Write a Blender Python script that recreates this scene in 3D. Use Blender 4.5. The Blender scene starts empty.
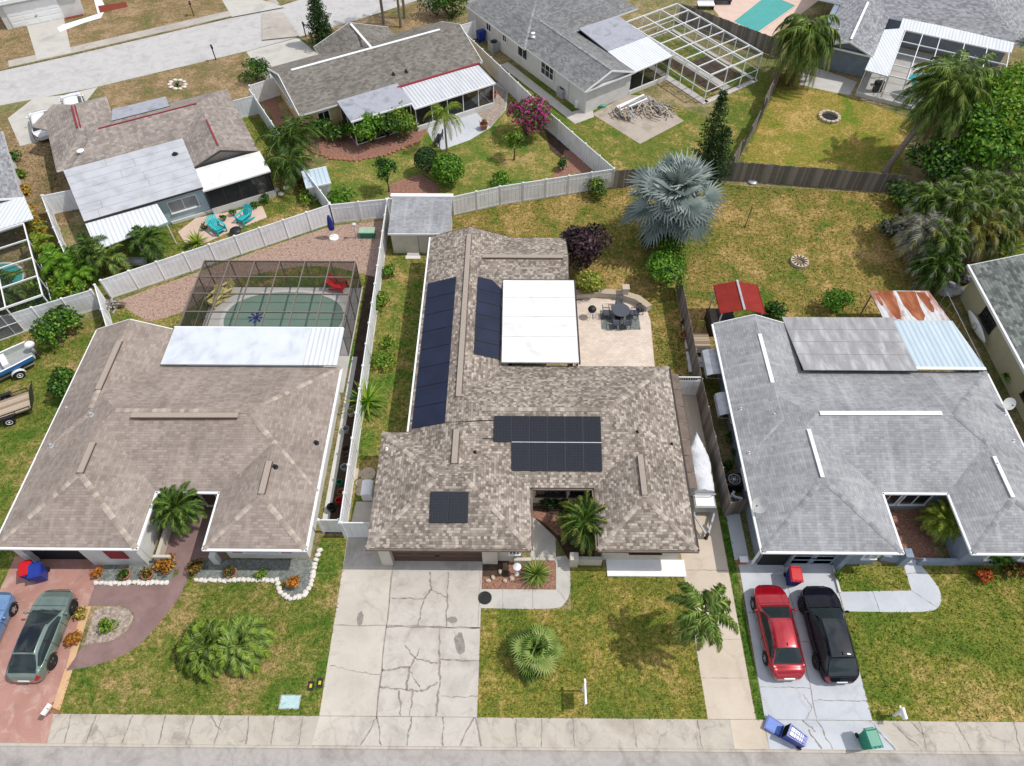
import bpy, math, random
from mathutils import Vector, Matrix
R=math.radians
scene=bpy.context.scene
col=scene.collection
# ---------------------------------------------------------------- survey: camera geometry used to take site measurements
CF,CH,CP,CPSI=710.0,37.0,R(53),R(0.45)
def site(u,v,z=0.0):
    """point of the place at height z that was measured at (u,v) in the survey picture"""
    a=(u-512)/CF; b=-(v-383)/CF
    fy=math.cos(CP)+b*math.sin(CP); fz=-math.sin(CP)+b*math.cos(CP)
    t=(z-CH)/fz; x=a*t; y=fy*t
    return (x*math.cos(CPSI)-y*math.sin(CPSI), x*math.sin(CPSI)+y*math.cos(CPSI), z)
def site_on(u,v,fn):
    z=3.0
    for _ in range(12):
        p=site(u,v,z); z=fn(p[0],p[1])
    return site(u,v,z)
# ---------------------------------------------------------------- colours
def lin(c):
    c/=255.0
    return c/12.92 if c<=0.04045 else ((c+0.055)/1.055)**2.4
def C(r,g,b,k=0.80):
    return (min(.9,lin(r)*k),min(.9,lin(g)*k),min(.9,lin(b)*k),1)
# ---------------------------------------------------------------- node helpers
def nd(t,typ,ins=None,**props):
    n=t.nodes.new(typ)
    for k,v in props.items(): setattr(n,k,v)
    for k,v in (ins or {}).items():
        s=n.inputs[k]
        if isinstance(v,bpy.types.NodeSocket): t.links.new(v,s)
        else: s.default_value=v
    return n
def mathn(t,op,a,b=0.0,c=0.0):
    return nd(t,'ShaderNodeMath',{0:a,1:b,2:c},operation=op).outputs[0]
def mixc(t,f,a,b,blend='MIX'):
    return nd(t,'ShaderNodeMixRGB',{'Fac':f,'Color1':a,'Color2':b},blend_type=blend).outputs[0]
def ramp(t,f,stops,interp='LINEAR'):
    n=nd(t,'ShaderNodeValToRGB',{'Fac':f}); r=n.color_ramp; r.interpolation=interp
    while len(r.elements)<len(stops): r.elements.new(0.5)
    for e,(p,c) in zip(r.elements,stops):
        e.position=p; e.color=c if len(c)==4 else (*c,1)
    return n.outputs['Color']
def grey(v): return (v,v,v,1)
def noise(t,vec,scale,detail=4,rough=.55,dist=0.0):
    return nd(t,'ShaderNodeTexNoise',{'Vector':vec,'Scale':scale,'Detail':detail,'Roughness':rough,'Distortion':dist}).outputs[0]
def new(name):
    m=bpy.data.materials.new(name); m.use_nodes=True; t=m.node_tree; t.nodes.clear()
    return m,t
def coord(t,kind):
    if kind=='pos': return nd(t,'ShaderNodeNewGeometry').outputs['Position']
    if kind=='uv': return nd(t,'ShaderNodeTexCoord').outputs['UV']
    return nd(t,'ShaderNodeTexCoord').outputs['Object']
def scalev(t,vec,s):
    return nd(t,'ShaderNodeVectorMath',{0:vec,1:s},operation='MULTIPLY').outputs[0]
def finish(m,t,base,rough=.9,metal=0.0,spec=.25,height=None,bstr=.3,bdist=.02,coat=0.0,normal=None,alpha=None,trans=0.0):
    p=nd(t,'ShaderNodeBsdfPrincipled',{'Base Color':base,'Roughness':rough,'Metallic':metal,'Specular IOR Level':spec,'Coat Weight':coat,'Transmission Weight':trans})
    if height is not None:
        b=nd(t,'ShaderNodeBump',{'Height':height,'Strength':bstr,'Distance':bdist}); t.links.new(b.outputs[0],p.inputs['Normal'])
    o=nd(t,'ShaderNodeOutputMaterial'); sh=p.outputs[0]
    if alpha is not None:
        tr=nd(t,'ShaderNodeBsdfTransparent'); sh=nd(t,'ShaderNodeMixShader',{0:alpha,1:tr.outputs[0],2:sh}).outputs[0]
    t.links.new(sh,o.inputs['Surface'])
    return m
def surf(name,cols,sc=.6,fine=25,finea=.25,rough=.9,bump=.25,kind='pos',metal=0,spec=.25,stretch=(1,1,1),coat=0,extra=None,bd=.02,detail=6):
    """weathered surface: large blotches through a ramp, finer grain on top, bump"""
    m,t=new(name); v=scalev(t,coord(t,kind),stretch)
    n1=noise(t,v,sc,detail,.6,.4)
    k=len(cols)
    base=ramp(t,n1,[(.3+.4*i/max(1,k-1),c) for i,c in enumerate(cols)])
    n2=noise(t,v,fine,3,.6)
    g=mathn(t,'MULTIPLY_ADD',n2,finea*2,1-finea)
    base=mixc(t,1.0,base,nd(t,'ShaderNodeCombineXYZ',{0:g,1:g,2:g}).outputs[0],'MULTIPLY')
    if extra: base=extra(t,v,base)
    return finish(m,t,base,rough,metal,spec,n2 if bump else None,bump,bd,coat)
def plain(name,c,rough=.6,metal=0,spec=.4,coat=0,var=.12):
    return surf(name,[tuple(x*(1-var) for x in c[:3]),tuple(min(.95,x*(1+var*.5)) for x in c[:3])],sc=2.5,fine=40,finea=.06,rough=rough,bump=.04,kind='obj',metal=metal,spec=spec,coat=coat)
def shingle(name,cols,tab=.34,row=.15,streak=.25,streakc=None,gap=.55):
    m,t=new(name); uv=coord(t,'uv')
    s=nd(t,'ShaderNodeSeparateXYZ',{0:uv})
    r=mathn(t,'FLOOR',mathn(t,'DIVIDE',s.outputs[1],row))
    off=nd(t,'ShaderNodeTexWhiteNoise',{'W':r},noise_dimensions='1D').outputs['Value']
    uu=mathn(t,'ADD',mathn(t,'DIVIDE',s.outputs[0],tab),off)
    cc=mathn(t,'FLOOR',uu)
    wn=nd(t,'ShaderNodeTexWhiteNoise',{'Vector':nd(t,'ShaderNodeCombineXYZ',{0:cc,1:r,2:0.0}).outputs[0]},noise_dimensions='3D').outputs['Value']
    big=noise(t,uv,.35,5,.65,.6); mid=noise(t,uv,1.7,4,.6)
    f=mathn(t,'ADD',mathn(t,'MULTIPLY',wn,.78),mathn(t,'MULTIPLY',mid,.22))
    k=len(cols)
    base=ramp(t,f,[(.15+.7*i/(k-1),c) for i,c in enumerate(cols)])
    fv=mathn(t,'FRACT',mathn(t,'DIVIDE',s.outputs[1],row)); fu=mathn(t,'FRACT',uu)
    line=mathn(t,'MULTIPLY',mathn(t,'GREATER_THAN',fv,.16),1.0)
    edge=mathn(t,'GREATER_THAN',fu,.06)
    sh=mathn(t,'MULTIPLY_ADD',mathn(t,'MULTIPLY',line,edge),1-gap,gap)
    g=nd(t,'ShaderNodeCombineXYZ',{0:sh,1:sh,2:sh}).outputs[0]
    base=mixc(t,.75,base,g,'MULTIPLY')
    st=ramp(t,big,[(.35,grey(1-streak)),(.65,grey(1.0+streak*.35))])
    base=mixc(t,1,base,st,'MULTIPLY')
    if streakc:
        sv=noise(t,scalev(t,uv,(1.3,.12,1)),1.6,5,.65)
        base=mixc(t,ramp(t,sv,[(.5,grey(0)),(.72,grey(.7))]),base,streakc)
    gr=noise(t,uv,60,2,.6)
    gg=mathn(t,'MULTIPLY_ADD',gr,.3,.85)
    base=mixc(t,1,base,nd(t,'ShaderNodeCombineXYZ',{0:gg,1:gg,2:gg}).outputs[0],'MULTIPLY')
    h=mathn(t,'ADD',mathn(t,'MULTIPLY',mathn(t,'SUBTRACT',1.0,fv),.6),mathn(t,'MULTIPLY',wn,.4))
    return finish(m,t,base,.93,0,.15,h,.35,.02)
def lawn(name,green,mid,dry,dryness=.5,sc=.32):
    m,t=new(name); v=coord(t,'pos')
    a=noise(t,v,sc,6,.62,.7); b=noise(t,v,sc*5.3,5,.65,.3); d=noise(t,v,4.5,5,.75); e=noise(t,scalev(t,v,(1,1,.3)),13,4,.75)
    f=mathn(t,'ADD',mathn(t,'MULTIPLY',a,.50),mathn(t,'ADD',mathn(t,'MULTIPLY',b,.26),mathn(t,'MULTIPLY',d,.24)))
    f=mathn(t,'MULTIPLY_ADD',f,1.3,-.15)
    lo=.62-.30*dryness
    base=ramp(t,f,[(lo-.12,green),(lo,mid),(lo+.085,dry),(lo+.2,tuple(min(1,x*1.22) for x in dry[:3]))])
    g=ramp(t,e,[(.32,grey(.50)),(.52,grey(.98)),(.70,grey(1.5))])
    base=mixc(t,1,base,g,'MULTIPLY')
    g2=ramp(t,d,[(.32,grey(.66)),(.62,grey(1.14))])
    base=mixc(t,1,base,g2,'MULTIPLY')
    dn=mathn(t,'ADD',mathn(t,'MULTIPLY',d,.6),mathn(t,'MULTIPLY',e,.6))
    return finish(m,t,base,.95,0,.08,dn,.8,.06)
def cracked(name,cols,crack=C(120,112,104),cs=.35,amt=.8,stain=C(120,110,100),stainamt=.5,fine=22):
    def ex(t,v,base):
        dv=nd(t,'ShaderNodeVectorMath',{0:v,1:scalev(t,nd(t,'ShaderNodeTexNoise',{'Vector':v,'Scale':1.6,'Detail':4}).outputs['Color'],(.9,.9,.0))},operation='ADD').outputs[0]
        vo=nd(t,'ShaderNodeTexVoronoi',{'Vector':dv,'Scale':cs},feature='DISTANCE_TO_EDGE').outputs['Distance']
        ck=ramp(t,vo,[(0,grey(amt)),(.012,grey(amt*.5)),(.03,grey(0))])
        msk=ramp(t,noise(t,v,.5,3),[(.42,grey(0)),(.56,grey(1))])
        ck=mixc(t,1,ck,msk,'MULTIPLY')
        s=ramp(t,noise(t,v,1.1,7,.7,.8),[(.52,grey(0)),(.74,grey(stainamt))])
        base=mixc(t,s,base,stain)
        return mixc(t,ck,base,crack)
    return surf(name,cols,sc=.45,fine=fine,finea=.14,rough=.9,bump=.12,extra=ex)
def leafmat(name,cols,trans=.3,rough=.55):
    m,t=new(name); g=nd(t,'ShaderNodeNewGeometry')
    f=mathn(t,'ADD',mathn(t,'MULTIPLY',g.outputs['Random Per Island'],.7),mathn(t,'MULTIPLY',noise(t,g.outputs['Position'],1.6,3),.3))
    k=len(cols)
    base=ramp(t,f,[(.12+.76*i/(k-1),c) for i,c in enumerate(cols)])
    p=nd(t,'ShaderNodeBsdfPrincipled',{'Base Color':base,'Roughness':rough,'Specular IOR Level':.3})
    tr=nd(t,'ShaderNodeBsdfTranslucent',{'Color':mixc(t,.5,base,(.9,1,.3,1),'MULTIPLY')})
    x=nd(t,'ShaderNodeMixShader',{0:trans,1:p.outputs[0],2:tr.outputs[0]})
    o=nd(t,'ShaderNodeOutputMaterial'); t.links.new(x.outputs[0],o.inputs[0])
    return m
def islandmat(name,cols,rough=.9,spec=.2,metal=0):
    m,t=new(name); g=nd(t,'ShaderNodeNewGeometry'); k=len(cols)
    base=ramp(t,g.outputs['Random Per Island'],[(.05+.9*i/(k-1),c) for i,c in enumerate(cols)])
    n=noise(t,g.outputs['Position'],9,5,.65); gg=mathn(t,'MULTIPLY_ADD',n,.5,.75)
    base=mixc(t,1,base,nd(t,'ShaderNodeCombineXYZ',{0:gg,1:gg,2:gg}).outputs[0],'MULTIPLY')
    return finish(m,t,base,rough,metal,spec,n,.2,.01)
def ribbed(name,cols,rib=.22,axis=0,depth=.45,rough=.45,metal=.0,dirt=None):
    m,t=new(name); uv=coord(t,'uv'); s=nd(t,'ShaderNodeSeparateXYZ',{0:uv})
    f=mathn(t,'FRACT',mathn(t,'DIVIDE',s.outputs[axis],rib))
    d=ramp(t,f,[(0,grey(1-depth)),(.10,grey(1.0)),(.62,grey(.97)),(.74,grey(1-depth*.5)),(1,grey(1-depth))])
    n=noise(t,scalev(t,uv,(1,.25,1) if axis==0 else (.25,1,1)),1.4,6,.65)
    base=ramp(t,n,[(.3,cols[0]),(.7,cols[1])]); base=mixc(t,1,base,d,'MULTIPLY')
    if dirt:
        q=noise(t,scalev(t,uv,(.9,.22,1)),.9,6,.7,.6); base=mixc(t,ramp(t,q,[(.46,grey(0)),(.6,grey(.85))]),base,dirt)
    return finish(m,t,base,rough,metal,.4,d,.5,.03)
def bricks(name,c1,c2,mortar,w=.22,h=.11,ms=.012,rough=.9,kind='pos'):
    m,t=new(name); v=coord(t,kind)
    b=nd(t,'ShaderNodeTexBrick',{'Vector':v,'Color1':c1,'Color2':c2,'Mortar':mortar,'Scale':1.0,'Mortar Size':ms,'Brick Width':w,'Row Height':h,'Mortar Smooth':.3})
    n=noise(t,v,.9,6,.65); gg=mathn(t,'MULTIPLY_ADD',n,.5,.75)
    base=mixc(t,1,b.outputs['Color'],nd(t,'ShaderNodeCombineXYZ',{0:gg,1:gg,2:gg}).outputs[0],'MULTIPLY')
    return finish(m,t,base,rough,0,.2,b.outputs['Fac'],-.25,.01)
# ---------------------------------------------------------------- materials
M={}
M['ground']=lawn('dry_ground',C(104,116,66),C(146,136,92),C(178,158,122),0.4,.2)
M['lawnB']=lawn('lawn_mixed',C(89,119,42),C(134,136,66),C(184,157,108),0.34,.34)
M['lawnA']=lawn('lawn_olive',C(112,127,51),C(148,142,66),C(189,163,100),0.3,.45)
M['lawnC']=lawn('lawn_green',C(104,125,47),C(142,142,64),C(189,165,102),0.3,.3)
M['lawnS']=lawn('lawn_strip',C(74,110,36),C(104,128,52),C(140,138,76),0.1,.4)
M['lawnD']=lawn('lawn_dry',C(108,118,62),C(146,126,90),C(174,148,114),0.48,.3)
M['lawnBack']=lawn('lawn_back',C(98,121,47),C(151,134,72),C(191,161,104),0.38,.24)
M['lawnYard']=lawn('lawn_yard',C(93,125,47),C(140,138,70),C(187,161,104),0.32,.3)
M['lawnG']=lawn('lawn_rear',C(114,136,45),C(159,144,70),C(195,165,102),0.36,.28)
M['lawnF']=lawn('lawn_fresh',C(89,117,45),C(129,129,61),C(182,157,102),0.3,.3)
M['bare']=surf('bare_soil',[C(112,98,82),C(150,132,108),C(120,116,84)],sc=.9,fine=30,finea=.4,bump=.5)
M['conc']=cracked('concrete',[C(186,182,174),C(208,203,194),C(196,191,183)],amt=.0,stainamt=.25,stain=C(150,143,134))
M['concL']=cracked('concrete_cream',[C(196,188,175),C(218,210,197)],amt=.2,cs=.3,stainamt=.5,stain=C(164,154,142))
M['concR']=cracked('concrete_cracked',[C(178,171,161),C(208,201,191),C(192,185,174)],amt=.15,cs=.8,stainamt=.6,stain=C(150,141,131))
M['concC']=cracked('concrete_pale',[C(196,200,206),C(214,217,220)],amt=.18,cs=.28,stainamt=.22,stain=C(156,158,162))
M['walk']=cracked('sidewalk_concrete',[C(176,166,152),C(204,194,180),C(190,182,170)],amt=.35,cs=.55,stainamt=.8,stain=C(138,128,116))
M['walkB']=cracked('sidewalk_far',[C(178,170,160),C(200,192,182)],amt=.4,cs=.4,stainamt=.6,stain=C(146,138,128))
M['sand']=cracked('concrete_sand',[C(206,190,170),C(222,208,190)],amt=.15,cs=.25,stainamt=.25,stain=C(172,156,138))
M['joint']=surf('joint_dirt',[C(134,126,115),C(172,163,152)],sc=2,fine=12,finea=.4)
M['stain']=surf('oil_stain',[C(136,129,121),C(166,159,150)],sc=6,fine=14,finea=.3); M['pad']=cracked('stained_pad',[C(166,152,138),C(190,178,164),C(178,164,150)],amt=.2,cs=.3,stainamt=.7,stain=C(140,126,112)); M['wicker']=plain('grey_wicker',C(84,88,98),.7); M['carglass']=plain('car_glass',(.022,.032,.033),.04,spec=.4,var=.05)
M['asph']=cracked('asphalt_grey',[C(152,145,140),C(186,179,173),C(166,159,154)],amt=.2,cs=.4,stainamt=.6,stain=C(132,124,118),fine=7)
M['asphB']=cracked('asphalt_pale',[C(186,182,179),C(204,201,198),C(192,188,185)],amt=.12,cs=.3,stainamt=.7,stain=C(164,159,155),fine=9)
M['red_drive']=cracked('red_drive',[C(172,126,114),C(192,146,133),C(182,135,122)],amt=.25,cs=.3,stainamt=.85,stain=C(216,192,178))
M['purple_path']=cracked('stamped_path',[C(122,98,94),C(150,124,119),C(134,108,104)],amt=0,stainamt=.45,stain=C(168,138,132))
M['peach']=surf('peach_border',[C(216,172,128),C(228,190,150)],sc=2)
M['mulch_red']=islandmat('red_mulch',[C(110,52,40),C(158,80,64),C(132,62,50),C(180,110,92)])
M['mulch_g']=surf('red_mulch_ground',[C(112,80,66),C(170,126,108),C(138,100,84)],sc=6,fine=7.5,finea=.85,bump=1,bd=.08)
M['gravel_pk']=surf('pink_gravel',[C(144,118,104),C(186,158,142),C(158,130,114)],sc=3,fine=7,finea=.8,bump=1,bd=.08)
M['gravel_gr']=surf('grey_gravel',[C(104,110,104),C(150,154,148)],sc=4,fine=9,finea=.7,bump=.9,bd=.05)
M['gravel_tan']=surf('tan_gravel',[C(146,130,116),C(194,178,164)],sc=4,fine=8,finea=.8,bump=.9,bd=.05)
M['soil']=surf('dark_soil',[C(62,50,40),C(96,78,64)],sc=2,fine=20,finea=.5,bump=.7)
M['paver']=bricks('pink_paver',C(236,219,203),C(222,204,188),C(202,186,170),.3,.2,.008)
M['shA']=shingle('tan_shingle',[C(130,118,108),C(150,138,127),C(162,150,138),C(176,164,151),C(202,190,176)],.17,.145,.26,gap=.55)
M['shB']=shingle('brown_shingle',[C(153,139,129),C(162,148,138),C(167,153,143),C(176,163,152)],.28,.15,.2,C(176,164,152),gap=.74)
M['shC']=shingle('grey_shingle',[C(156,157,160),C(166,166,168),C(170,170,172),C(178,178,180)],.28,.15,.22,C(190,190,190),gap=.72)
M['shD']=shingle('weathered_shingle',[C(150,139,131),C(163,152,143),C(170,159,150),C(182,172,163)],.32,.2,.16,C(128,119,112),gap=.7)
M['shE']=shingle('olive_shingle',[C(116,111,104),C(130,124,116),C(138,132,124),C(148,142,134)],.32,.17,.14,gap=.68)
M['shF']=shingle('slate_shingle',[C(122,122,122),C(135,135,135),C(142,142,141),C(153,153,152)],.32,.17,.14,gap=.66)
M['shG']=shingle('pale_shingle',[C(134,135,138),C(150,151,154),C(162,163,166),C(176,177,180)],.32,.17,.12,gap=.75)
M['shH']=shingle('green_shingle',[C(100,106,102),C(120,126,121),C(136,142,136),C(152,157,150)],.32,.19,.15,gap=.66)
M['capA']=islandmat('tan_cap',[C(136,124,113),C(158,146,134),C(176,164,151),C(196,184,171)])
M['capB']=islandmat('brown_cap',[C(152,138,127),C(172,158,146),C(194,180,166)])
M['capC']=islandmat('grey_cap',[C(138,138,140),C(156,156,158),C(170,170,172)])
M['capE']=islandmat('olive_cap',[C(110,104,98),C(128,122,114),C(144,138,130)])
M['white']=plain('white_paint',(.80,.80,.79),.5,var=.05)
M['vinyl']=surf('white_vinyl',[C(232,232,230),C(252,252,253),C(255,255,255)],sc=.9,fine=20,finea=.03,rough=.4,bump=.0,spec=.4)
M['cream']=surf('cream_stucco',[C(206,196,180),C(220,212,198)],sc=1.2,fine=40,finea=.1,bump=.2)
M['stwhite']=surf('white_stucco',[C(214,212,206),C(232,230,226)],sc=1.2,fine=40,finea=.1,bump=.2)
M['stblue']=surf('blue_grey_stucco',[C(134,146,162),C(156,168,182)],sc=1.2,fine=40,finea=.1,bump=.2)
M['stblueD']=surf('pale_blue_stucco',[C(170,196,208),C(190,212,222)],sc=1.2,fine=40,finea=.1,bump=.2)
M['styellow']=surf('yellow_stucco',[C(206,180,124),C(222,198,146)],sc=1.2,fine=40,finea=.1,bump=.2)
M['styellowH']=surf('pale_yellow_stucco',[C(204,196,160),C(218,210,176)],sc=1.2,fine=40,finea=.1,bump=.2)
M['gable_tan']=surf('tan_gable',[C(150,138,128),C(168,156,146)],sc=1,fine=30)
M['redtrim']=plain('red_trim',C(150,38,52),.6)
M['redawn']=surf('red_canvas',[C(132,38,30),C(156,48,38)],sc=1.5,fine=50,finea=.1,rough=.8)
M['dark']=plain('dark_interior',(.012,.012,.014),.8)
M['black']=plain('black_plastic',(.014,.014,.015),.5)
M['brown']=plain('brown_door',C(92,68,58),.6)
M['bronze']=plain('bronze_frame',C(66,58,54),.4); M['cageframe']=plain('cage_frame',C(132,122,110),.4)
M['alu']=plain('aluminium',(.62,.63,.64),.35,.6)
M['galv']=surf('galvanised',[C(170,172,176),C(206,208,210)],sc=3,rough=.4,metal=.3,spec=.5)
M['glass']=plain('dark_glass',(.014,.018,.022),.05,spec=.6,var=.05)
M['glassl']=plain('pale_glass',C(150,160,166),.1,spec=.6)
M['solar']=None
M['whiteroof']=surf('white_membrane',[C(222,219,214),C(244,242,239),C(250,249,247)],sc=.7,fine=12,finea=.03,rough=.6,bump=.05)
M['whiteroofB']=surf('pale_membrane',[C(200,205,212),C(222,227,233),C(230,234,240)],sc=.7,fine=12,finea=.04,rough=.5,bump=.05)
M['ribwhite']=ribbed('white_ribbed_metal',[C(226,230,235),C(244,246,248)],.30,0,.3)
M['ribwhiteY']=ribbed('white_ribbed_panels',[C(206,208,212),C(232,234,236)],.32,0,.42)
M['ribblue']=ribbed('pale_blue_metal',[C(190,210,222),C(214,228,236)],.34,0,.3)
M['ribrust']=ribbed('rusted_metal',[C(216,216,216),C(234,232,228)],.34,0,.25,dirt=C(158,72,34)); M['rustpatch']=surf('rust_patch',[C(122,66,42),C(156,88,56),C(184,124,90)],sc=1.5,fine=18,finea=.3,kind='uv',stretch=(1.5,.4,1))
M['flatgrey']=surf('grey_roll_roof',[C(176,178,182),C(196,198,202),C(204,206,210)],sc=.8,fine=18,finea=.08,bump=.1,kind='uv')
M['flatdark']=surf('dark_roll_roof',[C(148,147,148),C(168,167,168),C(204,203,203)],sc=1.1,fine=18,finea=.16,bump=.1,kind='uv',stretch=(1.6,.5,1),detail=8)
M['flatslate']=surf('slate_roll_roof',[C(140,142,150),C(178,180,188),C(158,160,168)],sc=.8,fine=18,finea=.16,kind='uv')
M['wood']=islandmat('grey_fence_wood',[C(104,96,90),C(134,125,118),C(160,150,142),C(120,112,106)])
M['wooddark']=islandmat('dark_fence_wood',[C(104,98,95),C(138,130,125),C(164,156,149),C(120,113,108)])
M['woodnew']=islandmat('tan_wood',[C(140,120,100),C(176,156,134),C(196,178,156)])
M['teak']=islandmat('orange_wood',[C(160,108,64),C(186,130,84)])
M['stone']=islandmat('white_stone',[C(214,206,196),C(238,232,224),C(226,214,200)])
M['stonetan']=islandmat('tan_stone',[C(176,158,136),C(206,190,168),C(190,172,150)])
M['brickred']=islandmat('red_brick',[C(138,80,66),C(176,112,94),C(196,140,120)])
M['tile_brown']=surf('brown_panel',[C(112,98,88),C(136,122,110)],sc=1.5,fine=30,finea=.2)
M['terra']=surf('terracotta',[C(168,108,80),C(196,136,104)],sc=4,fine=30)
M['tarp']=surf('white_tarp',[C(222,224,228),C(240,241,243)],sc=1.5,fine=6,finea=.08,bump=.5,bd=.08)
M['hull']=plain('grey_hull',C(168,172,168),.4)
M['blue']=plain('blue_plastic',C(36,62,158),.4,spec=.5)
M['bluel']=plain('light_blue_plastic',C(96,132,212),.45)
M['redp']=plain('red_plastic',C(214,22,34),.4,spec=.5)
M['green']=plain('green_plastic',C(20,140,112),.4,spec=.5)
M['turq']=plain('turquoise_plastic',C(52,192,196),.5)
M['yellowp']=plain('yellow_plastic',C(228,214,140),.5)
M['navy']=plain('navy_fabric',C(36,46,132),.8)
M['greenpale']=plain('pale_green_plastic',C(168,196,168),.5)
M['cyanpale']=plain('pale_cyan_plastic',C(192,222,220),.5); M['l_palml']=leafmat('light_palm_leaf',[C(66,96,36),C(108,140,58),C(152,178,88),C(196,206,130)],.2); M['whitedirt']=surf('dirt_streak',[C(206,202,194),C(226,223,217)],sc=2,kind='uv')
M['sq_y']=plain('yellow_marker',C(230,200,40),.5)
M['rubber']=plain('rubber',(.012,.012,.012),.8)
M['rim']=plain('alloy_rim',(.55,.56,.58),.3,.8)
M['rimdark']=plain('dark_rim',(.05,.05,.055),.35,.6)
M['tail']=plain('tail_lamp',(.35,.01,.012),.2,spec=.6)
M['head']=plain('head_lamp',(.6,.62,.64),.12,spec=.7)
M['boatblue']=plain('boat_blue',C(44,122,196),.3,spec=.6)
M['bark']=surf('palm_bark',[C(120,108,96),C(158,146,132)],sc=5,fine=20,finea=.4,kind='obj',stretch=(1,1,3),bump=.5)
M['barkd']=surf('dark_bark',[C(78,66,54),C(112,96,82)],sc=5,fine=20,finea=.4,kind='obj',bump=.5)
M['l_palm']=leafmat('palm_leaf',[C(44,72,26),C(80,110,42),C(122,146,62),C(172,182,100)],.18)
M['l_palmy']=leafmat('yellow_palm_leaf',[C(74,94,34),C(124,130,58),C(168,156,80),C(198,180,108)],.25)
M['l_palmd']=leafmat('deep_palm_leaf',[C(28,52,18),C(52,84,30),C(84,118,44),C(124,150,66)],.25)
M['l_silver']=leafmat('silver_leaf',[C(112,126,122),C(152,166,160),C(188,199,192),C(216,225,217)],.1)
M['l_dead']=leafmat('dead_frond',[C(120,88,58),C(160,122,84),C(184,150,110)],.15)
M['l_green']=leafmat('green_leaf',[C(28,60,14),C(60,106,26),C(98,148,42),C(144,184,68)],.32)
M['l_bright']=leafmat('bright_leaf',[C(56,104,18),C(92,146,32),C(130,178,50),C(176,208,84)],.35)
M['l_dark']=leafmat('dark_leaf',[C(22,44,18),C(40,70,28),C(62,96,40),C(90,122,56)],.2)
M['l_conif']=leafmat('conifer_leaf',[C(24,50,24),C(42,74,34),C(66,100,46),C(98,128,64)],.2)
M['l_purple']=leafmat('purple_leaf',[C(26,16,20),C(48,30,36),C(74,50,56),C(104,78,82)],.12)
M['l_yellow']=leafmat('yellow_leaf',[C(120,130,40),C(176,172,70),C(216,206,110),C(236,228,150)],.3)
M['l_orange']=leafmat('orange_leaf',[C(120,72,24),C(182,104,30),C(220,140,50),C(196,160,80)],.25)
M['l_croton']=leafmat('croton_leaf',[C(70,52,20),C(132,92,34),C(184,134,50),C(206,172,80)],.25)
M['l_redf']=leafmat('red_flower_leaf',[C(120,28,20),C(186,58,34),C(214,92,50)],.25)
M['l_pink']=leafmat('bougainvillea_bract',[C(150,34,104),C(204,60,142),C(228,110,172)],.3)
M['l_lime']=leafmat('lime_leaf',[C(96,124,32),C(146,170,54),C(186,202,84)],.3)
M['l_grey']=leafmat('grey_frond',[C(104,104,92),C(146,144,130),C(182,178,164)],.12)
M['screen']=None; M['water']=None
def mk_special():
    m,t=new('solar_cell'); uv=coord(t,'uv')
    b=nd(t,'ShaderNodeTexBrick',{'Vector':uv,'Color1':(.008,.010,.016,1),'Color2':(.011,.013,.019,1),'Mortar':(.022,.026,.036,1),'Scale':1.0,'Mortar Size':.006,'Brick Width':.16,'Row Height':.16},offset=0.0)
    M['solar']=finish(m,t,b.outputs['Color'],.18,0,.5)
    m,t=new('pool_heater'); uv=coord(t,'uv'); s=nd(t,'ShaderNodeSeparateXYZ',{0:uv})
    f=mathn(t,'FRACT',mathn(t,'DIVIDE',s.outputs[0],.06))
    n=noise(t,uv,.8,4)
    base=mixc(t,1,ramp(t,n,[(.3,(.008,.012,.034,1)),(.7,(.014,.020,.050,1))]),ramp(t,f,[(0,grey(.6)),(.5,grey(1.2)),(1,grey(.6))]),'MULTIPLY')
    M['heater']=finish(m,t,base,.45,0,.3,f,.2,.01)
    m,t=new('insect_screen')
    M['screen']=finish(m,t,(.02,.021,.022,1),.8,0,.1,alpha=.55)
    m,t=new('roof_screen')
    M['screentop']=finish(m,t,(.03,.03,.03,1),.8,0,.1,alpha=.2)
    m,t=new('clear_screen')
    M['screenl']=finish(m,t,(.10,.10,.10,1),.8,0,.1,alpha=.12)
    m,t=new('lanai_screen')
    M['screend']=finish(m,t,(.02,.021,.022,1),.8,0,.1,alpha=.62)
    for nm,c in (('pool_water',(.31,.42,.37,1)),('teal_water',(.14,.50,.48,1))):
        m,t=new(nm); v=coord(t,'pos'); n=noise(t,v,1.2,4,.5,.8)
        p=nd(t,'ShaderNodeBsdfPrincipled',{'Base Color':c,'Roughness':.04,'Specular IOR Level':.5})
        b=nd(t,'ShaderNodeBump',{'Height':n,'Strength':.06,'Distance':.05}); t.links.new(b.outputs[0],p.inputs['Normal'])
        tr=nd(t,'ShaderNodeBsdfTransparent',{'Color':(c[0]*1.6+.2,min(1,c[1]*1.3+.25),min(1,c[2]*1.3+.2),1)})
        x=nd(t,'ShaderNodeMixShader',{0:.45,1:tr.outputs[0],2:p.outputs[0]}); o=nd(t,'ShaderNodeOutputMaterial'); t.links.new(x.outputs[0],o.inputs[0])
        M[nm]=m
mk_special()
M['poolwall']=surf('pool_plaster',[C(150,176,160),C(176,196,182)],sc=1,fine=20)
M['poolteal']=surf('teal_plaster',[C(70,176,176),C(96,196,196)],sc=1,fine=20)
M['deck']=surf('pool_deck_paint',[C(196,192,186),C(214,210,204)],sc=.8,fine=25,finea=.1)
M['deckpk']=surf('pink_deck',[C(220,190,172),C(232,206,190)],sc=.8,fine=25,finea=.1)
def paint(name,c,metal=.35,rough=.25,coat=1.0,spec=.5):
    m,t=new(name)
    return finish(m,t,(*c[:3],1),rough,metal,spec,coat=coat)
M['p_green']=paint('sage_paint',C(122,140,130),.35); M['p_red']=paint('red_paint',C(176,16,34),.3); M['p_black']=paint('black_paint',(.006,.007,.012),.0,.3,.55,0)
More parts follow.
